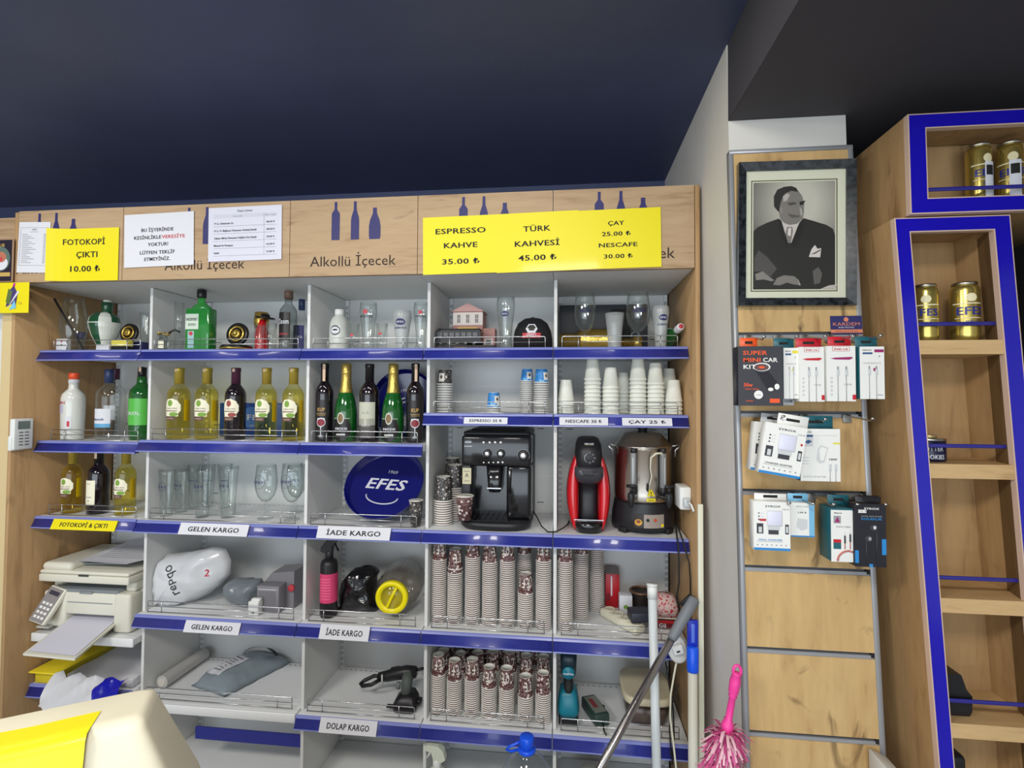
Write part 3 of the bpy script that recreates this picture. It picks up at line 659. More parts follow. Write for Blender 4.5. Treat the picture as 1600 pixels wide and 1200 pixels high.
sheet('menu_sheet', 'small white printed list pinned above the fishbowl glass', 'paper', 27, 76, 347, 426, M_paper, HY-.0024, extra=menu_print, tilt=.03)
I = M_ink
sheet('price_sheet', 'yellow sheet reading FOTOKOPİ ÇIKTI 10.00 ₺', 'sign', 79, 185, 357, 439, M_yellow_paper, HY-.0040, [('FOTOKOPİ', 0, .69, .155, I, True, .6), ('ÇIKTI', .04, .45, .155, I, True, .31), ('10.00 ₺', .02, .18, .155, I, True, .43)], curl=.5)
sheet('notice_sheet', 'white notice reading BU İŞYERİNDE KESİNLİKLE VERESİYE YOKTUR', 'sign', 195, 303.5, 333, 416, M_paper, HY-.0040,
      [('BU İŞYERİNDE', -.02, .66, .09, I, True, .46), ('KESİNLİKLE', -.16, .52, .09, I, True, .39), ('VERESİYE', .21, .52, .09, M_red_ink, True, .33), ('YOKTUR!', -.01, .385, .09, I, True, .29), ('LÜTFEN TEKLİF', -.02, .235, .09, I, True, .5), ('ETMEYİNİZ.', -.02, .11, .09, I, True, .37)], tilt=-.02)
sheet('price_list', 'white table-style price list taped beside the blue bottle emblem', 'paper', 326, 440.5, 322.5, 407, mat('white_paper_cool', (208, 208, 222), .7), HY-.0040, extra=table_print, tilt=-.01)
sheet('price_sheet', 'yellow sheet reading ESPRESSO KAHVE 35.00 ₺', 'sign', 661.5, 780, 337.5, 427.5, M_yellow_paper, HY-.0030, [('ESPRESSO', 0, .70, .13, I, True, .66), ('KAHVE', 0, .45, .13, I, True, .44), ('35.00 ₺', 0, .17, .13, I, True, .49)], tilt=-.012)
sheet('price_sheet', 'yellow sheet reading TÜRK KAHVESİ 45.00 ₺', 'sign', 776, 905, 331.5, 424, M_yellow_paper, HY-.0040, [('TÜRK', -.0, .68, .13, I, True, .33), ('KAHVESİ', 0, .43, .13, I, True, .54), ('45.00 ₺', 0, .19, .13, I, True, .46)], tilt=-.018)
sheet('price_sheet', 'yellow sheet reading ÇAY 25.00 ₺ NESCAFE 30.00 ₺', 'sign', 900, 1033.5, 326.5, 419, M_yellow_paper, HY-.0050, [('ÇAY', -.02, .73, .10, I, True, .19), ('25.00 ₺', -.02, .55, .10, I, True, .335), ('NESCAFE', -.0, .36, .10, I, True, .45), ('30.00 ₺', .0, .17, .10, I, True, .335)], tilt=-.012)
# plaque and flyer at the far end
y = HY-.012; x1 = at(20, 410, y=y).x; z1, z0 = at(10, 373, y=y).z, at(10, 441, y=y).z
b = MB(); b.box(x1-.2, x1, y, y+.006, z0, z1, mat('plaque_edge', (150, 120, 90), .5), .004); b.rect(x1-.196, x1-.005, z0+.005, z1-.005, mat('plaque_dark', (34, 28, 44), .4), y-.0004)
c = x1-.055; b.disc(c, z0+.095, .043, mat('plaque_teal', (86, 108, 100), .5), y-.0006, rz=.05); b.disc(c, z0+.078, .033, M_paper, y-.0008, rz=.028); b.disc(c, z0+.103, .026, mat('plaque_rose', (176, 110, 84), .6), y-.001, rz=.022); b.disc(c+.0, z0+.094, .009, M_red_ink, y-.0012)
b.rect(x1-.19, x1-.01, z0+.024, z0+.040, mat('plaque_gold', (190, 160, 90), .4), y-.0008); b.text('PUB', c, z0+.145, .018, mat('plaque_gold', (190, 160, 90), .4), y-.0008, True)
tag(b.build('wall_plaque'), 'dark rounded plaque with an oval picture, cut off by the picture edge', 'plaque')
y = HY-.02; x1 = at(45, 466, y=y).x; z1, z0 = at(20, 441.5, y=y).z, at(20, 489, y=y).z; hh = z1-z0
b = MB(); b.box(x1-.24, x1, y, y+.001, z0, z1, M_yellow_paper)
for pts, m in (([(-.5, .55), (-.38, .98), (-.3, .98), (-.42, .5)], mat('flyer_magenta', (190, 50, 140), .5)), ([(-.62, .2), (-.5, .75), (-.36, .9), (-.22, .62), (-.30, .12), (-.40, .3)], mat('flyer_purple', (70, 54, 110), .5)),
               ([(-.6, .1), (-.56, .16), (-.22, .74), (-.17, .68)], M_paper), ([(-.62, .36), (-.54, .8), (-.4, .72), (-.48, .28)], mat('flyer_green', (90, 110, 60), .5)), ([(-.5, .1), (-.32, .42), (-.26, .16)], mat('flyer_sky', (120, 190, 220), .5)), ([(-.08, .28), (-.2, .28), (-.2, .36), (-.08, .36)], mat('flyer_amber', (210, 180, 40), .6))):
    b.plate([(x1-.02+px*hh*.95*1.15, z0+pz*hh) for px, pz in pts], m, y-.0003-.0002*len(b.mats))
o = b.build('flyer'); tag(o, 'yellow and purple flyer hanging under the dark plaque', 'flyer')
# ================================================================ bottles
G_yellow = thin_glass('white_wine_glass', (.985, .95, .66), 1., .02, .4, (178, 160, 50))
G_clear = thin_glass('clear_glass', (.97, .985, .98), 1., .02, .38, (150, 158, 156))
G_frost = thin_glass('frosted_glass', (.92, .93, .93), .7, .25, .5, (214, 218, 218), .32)
G_green = thin_glass('green_glass', (.22, .62, .16), 1., .02, .6, (16, 70, 18))
G_brown = thin_glass('amber_glass', (.6, .42, .2), 1., .02, .6, (60, 36, 18))
M_dark_bottle = mat('dark_wine_bottle', (22, 14, 22), .08, coat=.6)
M_green_bottle = mat('green_bottle', (22, 96, 34), .07, coat=.7, trans=.25)
M_wine_liquid = mat('pale_wine', (206, 190, 62), .3)
M_gold_foil = mat('gold_foil', (206, 180, 96), .32, metal=.75, bump=.25, bscale=120)
M_cap_gold = mat('gold_capsule', (186, 164, 70), .35, metal=.5)
M_cap_black = mat('black_capsule', (26, 24, 28), .3); M_cap_purple = mat('purple_capsule', (74, 34, 58), .35)
M_stamp = mat('tax_stamp', (226, 196, 168), .7); M_cream = mat('cream_label', (232, 228, 204), .7); M_olive = mat('olive_green_print', (120, 158, 60), .6); M_brown_print = mat('brown_print', (92, 66, 58), .6)
M_navy = mat('navy_print', (38, 42, 96), .5)
def bottle(label, u0, u1, vt, y, z, prof, glass, cap=None, cap_prof=None, labels=(), stamp=None, group=None, name='wine_bottle', cat='bottle', rot=0., fill=None, seg=28):
    """prof: (r/R, z/h) of the body; labels: callables adding wrapped print"""
    x, wd, h = span(u0, u1, vt, y, z); R = wd/2
    t = thing(name, label, cat, (x, y, z), rot, group)
    b = MB(); pr_ = [(r*R, q*h) for r, q in prof]; b.lathe(pr_, glass, seg)
    def rad(zz):
        for (r0, z0), (r1, z1) in zip(pr_, pr_[1:]):
            if z0 <= zz <= z1 and z1 > z0: return r0+(r1-r0)*(zz-z0)/(z1-z0)
        return pr_[-1][0]
    if fill:
        top, m = fill; f = MB(); inner = [(max(.001, r-.0022), max(q, .003)) for r, q in pr_ if q <= top*h]; inner.append((max(.001, rad(top*h)-.0022), top*h)); f.lathe(inner, m, seg); f.build('liquid', t)
    b.build('body', t)
    if cap:
        c = MB(); c.lathe([(r*R, q*h) for r, q in cap_prof], cap, 20); c.build('cap' if cap_prof[-1][1]-cap_prof[0][1] < .16 else 'capsule', t)
    for fn in labels:
        k = MB(); fn(k, R, h, rad); k.build('label', t)
    if stamp:
        q0, q1, a = stamp; k = MB(); r = max(p[0] for p in cap_prof)*R if cap_prof else R
        k.wrap(strip_grid(.011, (q1-q0)*h, 3, 6, M_stamp, -.0007, z0=q0*h), lambda zz: r, RZ(a)); k.wrap(blob(0, (q0+.75*(q1-q0))*h, .0018, .0018, M_red_ink, -.001, 8), lambda zz: r, RZ(a)); k.build('tax_stamp', t)
    return t
WINE = [(.93, 0), (1, .012), (1, .60), (.97, .645), (.85, .69), (.62, .735), (.46, .765), (.415, .79), (.40, .90), (.40, .945), (.44, .95), (.44, .985), (.40, 1)]
CAPS = [(.44, .775), (.435, .945), (.47, .95), (.47, .99), (.44, 1.002), (0, 1.002)]
def deco_tree(a, ground, leaf, bar, bottom):
    def fn(k, R, h, rad):
        q = MB(); q.join(blob(0, h*.435, R*.86, h*.125, ground, -.0006, 22, .06)); q.join(strip_grid(R*1.35, h*.10, 10, 2, ground, -.0006, z0=h*.315))
        q.join(blob(-R*.1, h*.50, R*.26, h*.045, leaf, -.0009, 14)); q.join(blob(R*.25, h*.345, R*.42, h*.03, leaf, -.0009, 14))
        q.join(strip_grid(R*1.25, h*.012, 8, 1, bar, -.0010, x0=-R*.7, z0=h*.385)); q.join(strip_grid(R*1.15, h*.055, 8, 1, bottom, -.0010, x0=-R*.75, z0=h*.262))
        q.text('LEKON', R*.05, h*.415, h*.032, M_brown_print, -.0011, width=R*1.0); q.text('SERİSİ', -R*.15, h*.278, h*.022, M_stamp, -.0013, width=R*.7)
        k.wrap(q, R, RZ(a))
    return fn
def back_label(a, m):
    def fn(k, R, h, rad): k.wrap(strip_grid(R*1.1, h*.30, 8, 2, m, .0026, z0=h*.25), R, RZ(a))
    return fn
GW = 'fruit wine bottles with the same blossom label'
M_back_yellow = mat('yellow_back_label', (226, 200, 20), .6)
def yellow_wine(label, u0, u1, vt, y, z, rot=.0):
    return bottle(label, u0, u1, vt, y, z, WINE, G_yellow, M_cap_gold, CAPS, [deco_tree(0, M_cream, M_olive, M_brown_print, M_brown_print), back_label(1.75, M_back_yellow)], (.945, .99, 0), GW, rot=rot, fill=(.70, thin_glass('pale_wine_fill', (.975, .94, .62), .15, .3)))
yb_ = .10
yellow_wine('pale yellow wine bottle nearest the left divider of the wine shelf', 259, 297, 575, .11, L2)
yellow_wine('pale yellow wine bottle second along, beside the dark bottle on the wide shelf', 303, 340.5, 575, .11, L2)
bottle('dark red fruit wine bottle in the middle of the pale wine row', 349.5, 384, 575, .11, L2, WINE, M_dark_bottle, M_cap_purple, CAPS, [deco_tree(0, M_cream, mat('berry_print', (150, 70, 66), .6), M_brown_print, M_brown_print)], (.945, .99, 0), GW, rot=.05)
yellow_wine('pale yellow wine bottle just right of the dark red one', 397.5, 432.5, 575, .11, L2)
yellow_wine('pale yellow wine bottle at the right end of the wide wine shelf', 440, 474.5, 575, .11, L2)
yellow_wine('amber-yellow wine bottle first on the shelf above the printer', 93, 129, 702, .082, 1.183, rot=.05)
yellow_wine('amber-yellow wine bottle beside the divider, above the printer', 177, 212, 702, .085, 1.183, rot=.05)
def rect_label(w, z0, z1, m, extra=(), a=0., x=0.):
    """plain label; extra: (text, zfrac, size, ink, widthfrac, bold)"""
    def fn(k, R, h, rad):
        q = MB(); q.join(strip_grid(R*w, (z1-z0)*h, 12, 4, m, -.0006, x0=-R*w/2+x*R, z0=z0*h))
        for t, zz, s, ink, wf, bold in extra: q.text(t, x*R, zz*h, s*h, ink, -.0011, bold, width=R*w*wf)
        k.wrap(q, rad if False else R, RZ(a))
    return fn
bottle('dark wine bottle with white goat label between two yellow ones', 133, 171, 702, .085, 1.183, WINE, M_dark_bottle, M_cap_black, CAPS,
       [rect_label(1.25, .155, .53, M_cream, (('ESKİ', .47, .02, M_brown_print, .35, False), ('KAPI', .26, .03, M_navy, .5, False), ('✶', .20, .04, M_brown_print, .2, False)))], (.86, .99, .2), rot=-.1)
def goblet_label(k, R, h, rad):
    q = MB(); q.join(strip_grid(R*1.5, h*.50, 12, 4, mat('black_label', (30, 26, 26), .4), -.0004, z0=h*.03)); gold = mat('gold_print', (190, 150, 80), .4)
    q.text('KUP', 0, h*.385, h*.065, gold, -.001, True, width=R*.85); q.join(strip_grid(R*1.1, h*.006, 6, 1, gold, -.001, z0=h*.355)); q.join(strip_grid(R*1.0, h*.005, 6, 1, gold, -.001, z0=h*.335))
    wine = mat('claret_print', (128, 36, 48), .5)
    q.join(blob(0, h*.245, R*.52, h*.058, M_paper, -.0008, 20)); q.join(blob(0, h*.243, R*.46, h*.045, wine, -.0012, 20)); q.join(strip_grid(R*.86, h*.03, 6, 1, M_paper, -.0010, z0=h*.268)); q.join(strip_grid(R*.09, h*.13, 1, 3, M_paper, -.0009, z0=h*.075)); q.join(blob(0, h*.07, R*.34, h*.012, M_paper, -.0009, 12))
    k.wrap(q, R)
def kup(label, u0, u1, rot): return bottle(label, u0, u1, 568, .085, L2, WINE, M_dark_bottle, M_cap_black, CAPS, [goblet_label], (.77, .99, .15), 'dark wine bottles with a goblet label', rot=rot)
kup('dark wine bottle with goblet label beside the left divider', 491.5, 520.5, .1)
kup('dark wine bottle with goblet label in front of the blue tray edge', 634, 662, .3)
SPARK = [(.90, 0), (1, .02), (1, .34), (.97, .42), (.86, .51), (.70, .59), (.55, .655), (.47, .72), (.42, .80), (.40, .93), (.40, .985)]
SPARK_CAP = [(.66, .60), (.58, .655), (.50, .72), (.455, .80), (.44, .865), (.47, .87), (.47, .90), (.45, .905), (.47, .96), (.43, .995), (.2, 1.004), (0, 1.004)]
def secco_label(k, R, h, rad):
    q = MB(); blk = mat('black_label', (30, 26, 26), .4); gold = mat('gold_print', (190, 150, 80), .4); sil = mat('silver_print', (196, 196, 190), .35)
    q.join(blob(0, h*.16, R*.98, h*.15, blk, -.0006, 24)); q.join(strip_grid(R*1.5, h*.16, 10, 3, blk, -.0007, z0=h*.12))
    q.join(blob(0, h*.30, R*.34, h*.075, sil, -.0010, 16)); q.join(blob(0, h*.30, R*.25, h*.058, mat('bronze_print', (120, 96, 56), .4), -.0014, 16))
    q.join(strip_grid(R*1.7, h*.006, 12, 1, sil, -.0009, z0=h*.295))
    q.text('secco', 0, h*.155, h*.062, M_paper, -.0012, True, width=R*1.25); q.join(strip_grid(R*.9, h*.02, 6, 1, sil, -.0010, z0=h*.085))
    k.wrap(q, R)
def secco(label, u0, u1, rot): return bottle(label, u0, u1, 568, .085, L2, SPARK, M_green_bottle, M_gold_foil, SPARK_CAP, [secco_label], None, 'green sparkling wine bottles with gold foil', name='sparkling_wine_bottle', rot=rot)
secco('green gold-foiled sparkling bottle, nearer the left divider', 522, 557.5, -.05)
secco('green gold-foiled sparkling bottle in front of the blue tray', 596, 631, -.05)
bottle('dark wine bottle with grey landscape label between two sparkling bottles', 560.5, 592, 569, .085, L2, WINE, M_dark_bottle, M_cap_black, CAPS,
       [rect_label(2.0, .215, .51, mat('pale_grey_label', (190, 190, 174), .7), (('▲▲', .36, .05, mat('greyish_print', (160, 162, 150), .7), .4, False),)), rect_label(2.01, .05, .30, mat('slate_label', (84, 80, 78), .6), (('YAKUT', .20, .028, M_paper, .5, False), ('KIRMIZI ŞARAP', .14, .018, M_paper, .45, False)))], None)
# spirits on the second shelf of the printer bay
SPIRIT = [(.94, 0), (1, .02), (1, .60), (.97, .66), (.86, .70), (.62, .735), (.40, .765), (.36, .80), (.36, .93)]
LIQ = [(.90, 0), (.94, .02), (1, .5), (.99, .62), (.9, .68), (.6, .735), (.44, .76), (.41, .80), (.41, .86)]
M_milk = mat('milky_glass', (206, 208, 202), .2, coat=.4)
t = bottle('milky white liqueur bottle with orange cap by the oak panel', 92, 133, 583, .075, 1.499, LIQ, M_milk, M_paper, [(.43, .845), (.43, .905), (.42, .905)], [], name='liqueur_bottle', rot=-.1)
_, wd, h = span(92, 133, 583, .075, 1.499); R = wd/2
k = MB(); q = MB(); q.text('CHERS', -R*.35, h*.535, h*.055, mat('crimson_print', (170, 50, 80), .5), -.0008, True, width=R*1.25); q.join(strip_grid(R*.85, h*.12, 6, 2, mat('lilac_print', (176, 172, 196), .6), -.0006, x0=-R*.8, z0=h*.40)); k.wrap(q, R*.99); k.build('label', t)
k = MB(); q = MB(); q.join(strip_grid(R*.5, h*.17, 4, 2, M_paper, -.0008, x0=R*.30, z0=h*.18)); q.join(strip_grid(R*.22, h*.08, 2, 1, M_red_ink, -.0012, x0=R*.45, z0=h*.20)); k.wrap(q, R*.97); k.build('label', t)
k = MB(); k.lathe([(R*.42, h*.905), (R*.42, h*.995), (R*.39, h*1.0), (0, h)], mat('orange_cap', (226, 84, 44), .4), 20); k.build('cap', t)
def vodka_labels(k, R, h, rad):
    q = MB(); q.join(strip_grid(R*1.9, h*.235, 12, 2, M_paper, -.0006, z0=h*.20)); q.join(strip_grid(R*1.9, h*.055, 12, 1, mat('sky_band', (92, 158, 200), .5), -.0009, z0=h*.17)); q.text('Smooth', -R*.1, h*.27, h*.05, M_navy, -.001, True, width=R*1.1); k.wrap(q, R)
M_cap_blue = mat('blue_cap', (44, 58, 96), .35)
bottle('clear spirits bottle with blue cap and pale blue label', 147, 189, 577, .12, 1.499, SPIRIT, G_clear, M_cap_blue, [(.39, .80), (.39, .99), (.36, 1), (0, 1)], [vodka_labels], None, name='vodka_bottle')
bottle('clear spirits bottle half hidden behind the blue-capped one', 160, 196, 576, .23, 1.499, SPIRIT, G_clear, M_cap_purple, [(.39, .84), (.39, .99), (.36, 1), (0, 1)], [rect_label(1.6, .25, .46, M_paper)], None, name='vodka_bottle')
M_lime = mat('lime_sleeve', (58, 150, 52), .25, coat=.4)
def lime(k, R, h, rad):
    q = MB(); q.join(strip_grid(R*2.4, h*.36, 14, 2, mat('bright_lime', (84, 176, 70), .3), -.0006, z0=h*.20)); q.text('YIKOL', -R*.1, h*.34, h*.06, M_paper, -.001, True, width=R*1.5); k.wrap(q, R)
bottle('bright green liqueur bottle tucked against the divider', 199, 240, 573, .13, 1.499, LIQ, M_green_bottle, M_cap_black, [(.36, .84), (.36, .99), (0, 1)], [lime], (.93, .99, .2), name='liqueur_bottle')
# blue drinks tin behind the pale wines
x0, x1 = at(345, 655, y=.25).x, at(448, 655, y=.25).x; z1 = at(400, 630, y=.25).z
b = MB(); M_box_blue = mat('blue_carton', (34, 72, 150), .4); b.box(x0, x1, .24, .34, L2+.001, z1, M_box_blue, .004)
b.join(MB().disc((x0+x1)/2-.0, (L2+z1)/2+.01, .05, mat('carton_light_blue', (70, 120, 190), .4), .2395)); b.text('EFES', (x0+x1)/2, (L2+z1)/2+.0, .035, M_paper, .239, True, width=.10); b.text('1969', (x0+x1)/2, (L2+z1)/2-.03, .012, M_paper, .239)
tag(b.build('carton'), 'blue drinks carton standing behind the pale wine bottles', 'box')
# round blue trays
def tray(label, uc, vc, ru, y, z, lean, roll=0., lettering=True, squash=1.):
    x = at(uc, vc, y=y).x; R = ru/F_PX*(Vector((x, y, z))-CAM).dot(_fw)
    t = thing('round_tray', label, 'tray', (x, y, z), group='round blue drinks trays')
    M = RX(-lean) @ TR(0, 0, R)   # local disc in the (x,z) plane facing -y
    b = MB(); n = 48; M_tray = mat('tray_blue', (14, 18, 104), .14, coat=.5)
    prof = [(0, 0), (R*.90, 0), (R*.93, -.002), (R*.985, -.034), (R, -.036), (R, -.033), (R*.95, .002), (0, .003)]
    b.lathe([(r, q) for r, q in prof], M_tray, n, RX(PI/2) @ Matrix.Scale(-1, 4, (0, 0, 1)))
    b.f = [f[::-1] for f in b.f]
    q = MB()
    if lettering:
        q.text('EFES', -R*.0, -R*.10, R*.42, M_paper, -.0014, True, width=R*1.0); q.warp(lambda p: Vector((p.x+.18*p.z, p.y, p.z+.06*p.x)))
        c = [(R*.42*math.cos(a), -R*.30-R*.20*math.sin(a)) for a in [PI*i/16 for i in range(17)]]
        q.tube([(p[0], -.001, p[1]) for p in c], R*.018, M_paper, 5); q.text('1969', R*.05, R*.36, R*.13, M_paper, -.0014, True)
    b.join(q); b.warp(lambda p: M @ (RY(roll) @ p)); b.build('dish', t)
    k = MB()
    for i in range(10):
        a = -PI*.95+PI*.9*i/9; g = MB(); g.text('EFES', 0, -R*.03, R*.055, mat('pale_blue_print', (130, 140, 200), .4), 0, True)
        k.join(g, M @ RY(roll) @ TR(R*.965*math.cos(a), -.018, R*.965*math.sin(a)) @ RY(-a-PI/2) @ RX(1.32))
    k.build('rim_lettering', t, 'row of small pale blue rim logos')
    return t
tray('round blue tray leaning on the shelf above the yellow-lidded jar', 589, 763, 65, .066, L3+.004, .68, .12)
t = tray('round blue tray upright behind the sparkling wine bottles', 633, 626, 53, .25, L2+.006, .10, -.25)
# ================================================================ glassware
def hollow(prof, t):
    """outer (r, z) profile from foot to lip -> closed wall of thickness t with a thick foot"""
    foot = prof[0][1]; inner = [(max(0, r-t), z) for r, z in prof[::-1]]
    inner = [p for p in inner if p[1] > prof[0][1]+t*2.5]
    return prof+inner+[(0, prof[0][1]+t*2.5)]
def oval_logo(ink, w=1., text='EFES', extra=True, zc=.62, sub=None, subz=.48):
    def fn(k, R, h, rad):
        q = MB(); q.join(blob(0, h*zc, R*.55*w, R*.36*w, ink, -.0005, 18)); q.text(text, 0, h*zc-R*.11*w, R*.30*w, M_paper, -.0009, True, width=R*.8*w)
        if sub: q.text(sub, 0, h*subz, R*.30, ink, -.0009, True, width=R*1.3)
        k.wrap(q, rad)
    return fn
def text_logo(ink, zc=.62, wd=1.2, text='EFES', ring=True):
    def fn(k, R, h, rad):
        q = MB(); q.text(text, 0, h*zc-R*.15, R*.36, ink, -.0006, True, width=R*wd)
        if ring:
            n = 26; q.tube([(R*.62*math.cos(2*PI*i/n), -.0006, h*zc+R*.62*math.sin(2*PI*i/n)) for i in range(n)], .0006, ink, 4, closed=True); q.text('1.', R*.02, h*zc+R*.28, R*.22, ink, -.0006, True)
        k.wrap(q, rad)
    return fn
def band_logo(ink, red, zc=.62):
    def fn(k, R, h, rad):
        q = MB(); q.text('WEISS', 0, h*zc-R*.16, R*.40, ink, -.0006, True, width=R*1.7); q.join(blob(0, h*zc+R*.50, R*.30, R*.26, red, -.0006, 14)); k.wrap(q, rad)
    return fn
def glass(name, label, cat, u0, u1, vt, y, z, prof, m=None, prints=(), group=None, rot=0., foot=None, seg=28, t=.0016, wfrac=1.):
    x, wd, h = span(u0, u1, vt, y, z); R = wd/2
    o = thing(name, label, cat, (x, y, z), rot, group); P = [(r*R, q*h) for r, q in prof]
    b = MB(); b.lathe(hollow(P, t), m or G_clear, seg); b.build('bowl' if foot else 'body', o)
    if foot:
        f = MB(); f.lathe([(r*R, q*h) for r, q in foot], m or G_clear, seg); f.build('stem', o)
    def rad(zz):
        for (r0, z0), (r1, z1) in zip(P, P[1:]):
            if z0 <= zz <= z1 and z1 > z0: return r0+(r1-r0)*(zz-z0)/(z1-z0)
        return P[-1][0]
    for fn in prints: k = MB(); fn(k, R, h, rad); k.build('print', o)
    return o
PINT = [(.70, 0), (.72, .02), (.78, .4), (.90, .75), (.97, .9), (1, 1)]
WEIZ = [(.80, 0), (.80, .04), (.66, .12), (.64, .25), (.78, .5), (.97, .75), (1, .85), (.92, 1)]
BULGE = [(.62, 0), (.64, .06), (.70, .3), (.84, .58), (1, .82), (1, .90), (.94, 1)]
TUMB = [(.80, 0), (.82, .03), (1, 1)]
GOB = [(.12, .31), (.40, .33), (.75, .42), (.96, .56), (1, .68), (.94, .85), (.86, 1)]
GFOOT = [(.72, 0), (.74, .012), (.55, .025), (.14, .05), (.11, .12), (.12, .24), (.16, .31), (0, .312)]
STEMG = [(.14, .30), (.5, .34), (.88, .46), (1, .62), (.96, .8), (.82, 1)]
SFOOT = [(.80, 0), (.82, .012), (.5, .03), (.17, .07), (.15, .2), (.18, .30), (0, .302)]
M_navy_p = mat('navy_print', (38, 42, 96), .5); M_red_p = mat('red_print', (196, 70, 80), .5); M_blk_p = mat('black_print', (44, 44, 48), .5)
GB = 'clear beer glasses with small blue logos'
# --- beer glasses above the incoming-parcel label
for lab, u0, u1, vt, y, rt in (('straight beer glass nearest the left divider, front of the glass row', 245, 273, 733, .09, -.1), ('straight beer glass second along the front of the glass row', 269, 296, 733, .165, -.1), ('straight beer glass third along the front of the glass row', 300, 331, 731, .09, -.1), ('straight beer glass standing alone before the gap to the goblets', 340, 372, 729, .10, -.1),
                                   ('straight beer glass behind the first two of the row', 291, 312, 726, .25, .5), ('straight beer glass behind the third of the row', 313, 336, 726, .27, .5), ('straight beer glass in the back beside the lone one', 338, 362, 725, .26, .5)):
    glass('beer_glass', lab, 'glass', u0, u1, vt, y, L3, PINT, prints=[text_logo(M_navy_p, .64, 1.25)], group=GB, rot=rt)
for lab, u0, u1, vt, y, rt in (('stemmed beer goblet standing by itself at the gap', 396.5, 433, 726, .10, -.2), ('stemmed beer goblet at the right end of the glass row', 437.5, 474, 724, .09, -.2), ('stemmed beer goblet half behind the end goblet', 446, 478, 726, .22, .3)):
    glass('beer_goblet', lab, 'glass', u0, u1, vt, y, L3, GOB, prints=[text_logo(M_navy_p, .70, 1.0)], group='stemmed beer goblets', rot=rt, foot=GFOOT)
# --- top shelf, tray bay
S1 = L1
o = bottle('white milky squat bottle with white cap on the top shelf', 514, 545.5, 484, .12, S1, [(.90, 0), (1, .03), (1, .55), (.95, .68), (.72, .80), (.48, .85), (.45, .87)], M_milk, M_white_pl, [(.45, .865), (.48, .88), (.48, .99), (.44, 1), (0, 1)],
       [lambda k, R, h, rad: k.wrap(blob(0, h*.48, R*.55, h*.12, M_grey_ink, -.0006, 18).join(blob(0, h*.48, R*.46, h*.08, M_paper, -.0009, 18)).join(blob(0, h*.49, R*.3, h*.02, M_ink, -.0012, 10)), R)], None, name='opal_bottle')
GT = 'printed glasses on the top shelf of the tray bay'
glass('shot_glass', 'short clear tumbler beside the white milky bottle', 'glass', 543, 562, 505, .10, S1, TUMB, prints=[oval_logo(M_red_p, .6, '', zc=.55)], group=GT)
glass('beer_glass', 'tall wheat-beer glass with black lettering in the tray bay', 'glass', 561, 589, 473, .11, S1, WEIZ, prints=[band_logo(M_blk_p, M_red_p, .70)], group=GT)
glass('shot_glass', 'short clear tumbler right of the tall lettered glass', 'glass', 587, 606, 505, .10, S1, TUMB, prints=[oval_logo(M_red_p, .6, '', zc=.6)], group=GT)
glass('beer_glass', 'part-frosted bulging glass with blue oval logo', 'glass', 613, 642.5, 486, .10, S1, BULGE, G_frost, prints=[oval_logo(M_navy_p, 1.0, zc=.70, sub='BOMONTI', subz=.53)], group=GT, rot=.1)
glass('beer_glass', 'tall lettered wheat-beer glass at the divider by the toy house', 'glass', 645.5, 669, 473, .11, S1, WEIZ, prints=[band_logo(M_blk_p, M_red_p, .70)], group=GT, rot=.2)
# --- top shelf, coffee bay
glass('beer_glass', 'tall wheat-beer glass between the toy house and black cap', 'glass', 775.5, 804.5, 464, .11, S1, WEIZ, prints=[oval_logo(M_navy_p, .8, zc=.66)])
# toy house
x0, x1 = at(706, 500, y=.17).x, at(756, 500, y=.17).x; zr, ze, zb_ = at(730, 474, y=.17).z, at(730, 487, y=.17).z, S1+.0565; xc = (x0+x1)/2
t = thing('toy_house', 'pink cardboard house with white shuttered windows and gable roof', 'model house', (xc, .17, zb_)); hw = (x1-x0)/2; H = ze-zb_
M_pink = mat('dusty_pink_brick', (176, 130, 124), .8, noise=.15, nscale=120); M_rose = mat('pale_pink_roof', (190, 150, 146), .8); M_house_white = mat('painted_white', (214, 206, 200), .7)
b = MB(); b.box(-hw*.93, hw*.93, 0, .09, 0, H, M_pink); b.rect(-hw*.93, hw*.93, H*.5, H*.97, M_house_white, -.0006); b.build('wall', t)
b = MB(); b.prism([(-hw*1.04, H), (hw*1.04, H), (0, H+(zr-ze))], -.006, .096, M_rose); b.build('roof', t)
for k in (-1, 0, 1):
    b = MB(); x = k*hw*.56; b.box(x-hw*.20, x+hw*.20, -.0025, -.0004, H*.55, H*.92, M_house_white); b.rect(x-hw*.10, x+hw*.10, H*.58, H*.89, mat('window_grey', (110, 106, 104), .4), -.0028); b.rect(x-hw*.008, x+hw*.008, H*.58, H*.89, M_house_white, -.003); b.rect(x-hw*.10, x+hw*.10, H*.73, H*.745, M_house_white, -.003); b.build('window', t)
b = MB(); b.box(-hw*.62, hw*.62, -.0030, -.0004, H*.08, H*.42, mat('mustard_sign', (214, 176, 92), .6)); b.text('CAFE BAR', 0, H*.26, H*.10, M_ink, -.0034, width=hw*.9); b.text('EFES', 0, H*.12, H*.10, M_ink, -.0034, width=hw*.4); b.build('sign', t)
# annexe of the house
xa, xb2 = at(753, 530, y=.16).x, at(773, 530, y=.16).x; b = MB(); b.box(xa+.004, xb2, .1655, .22, S1+.001, at(760, 513, y=.16).z, M_pink); b.rect(xa+.009, xb2-.009, S1+.025, S1+.055, M_house_white, .1649); b.rect(xa+.016, xb2-.016, S1+.03, S1+.05, mat('window_grey', (110, 106, 104), .4), .1645)
tag(b.build('toy_house_annexe'), 'small pink cardboard block with one white window beside the toy house', 'model house')
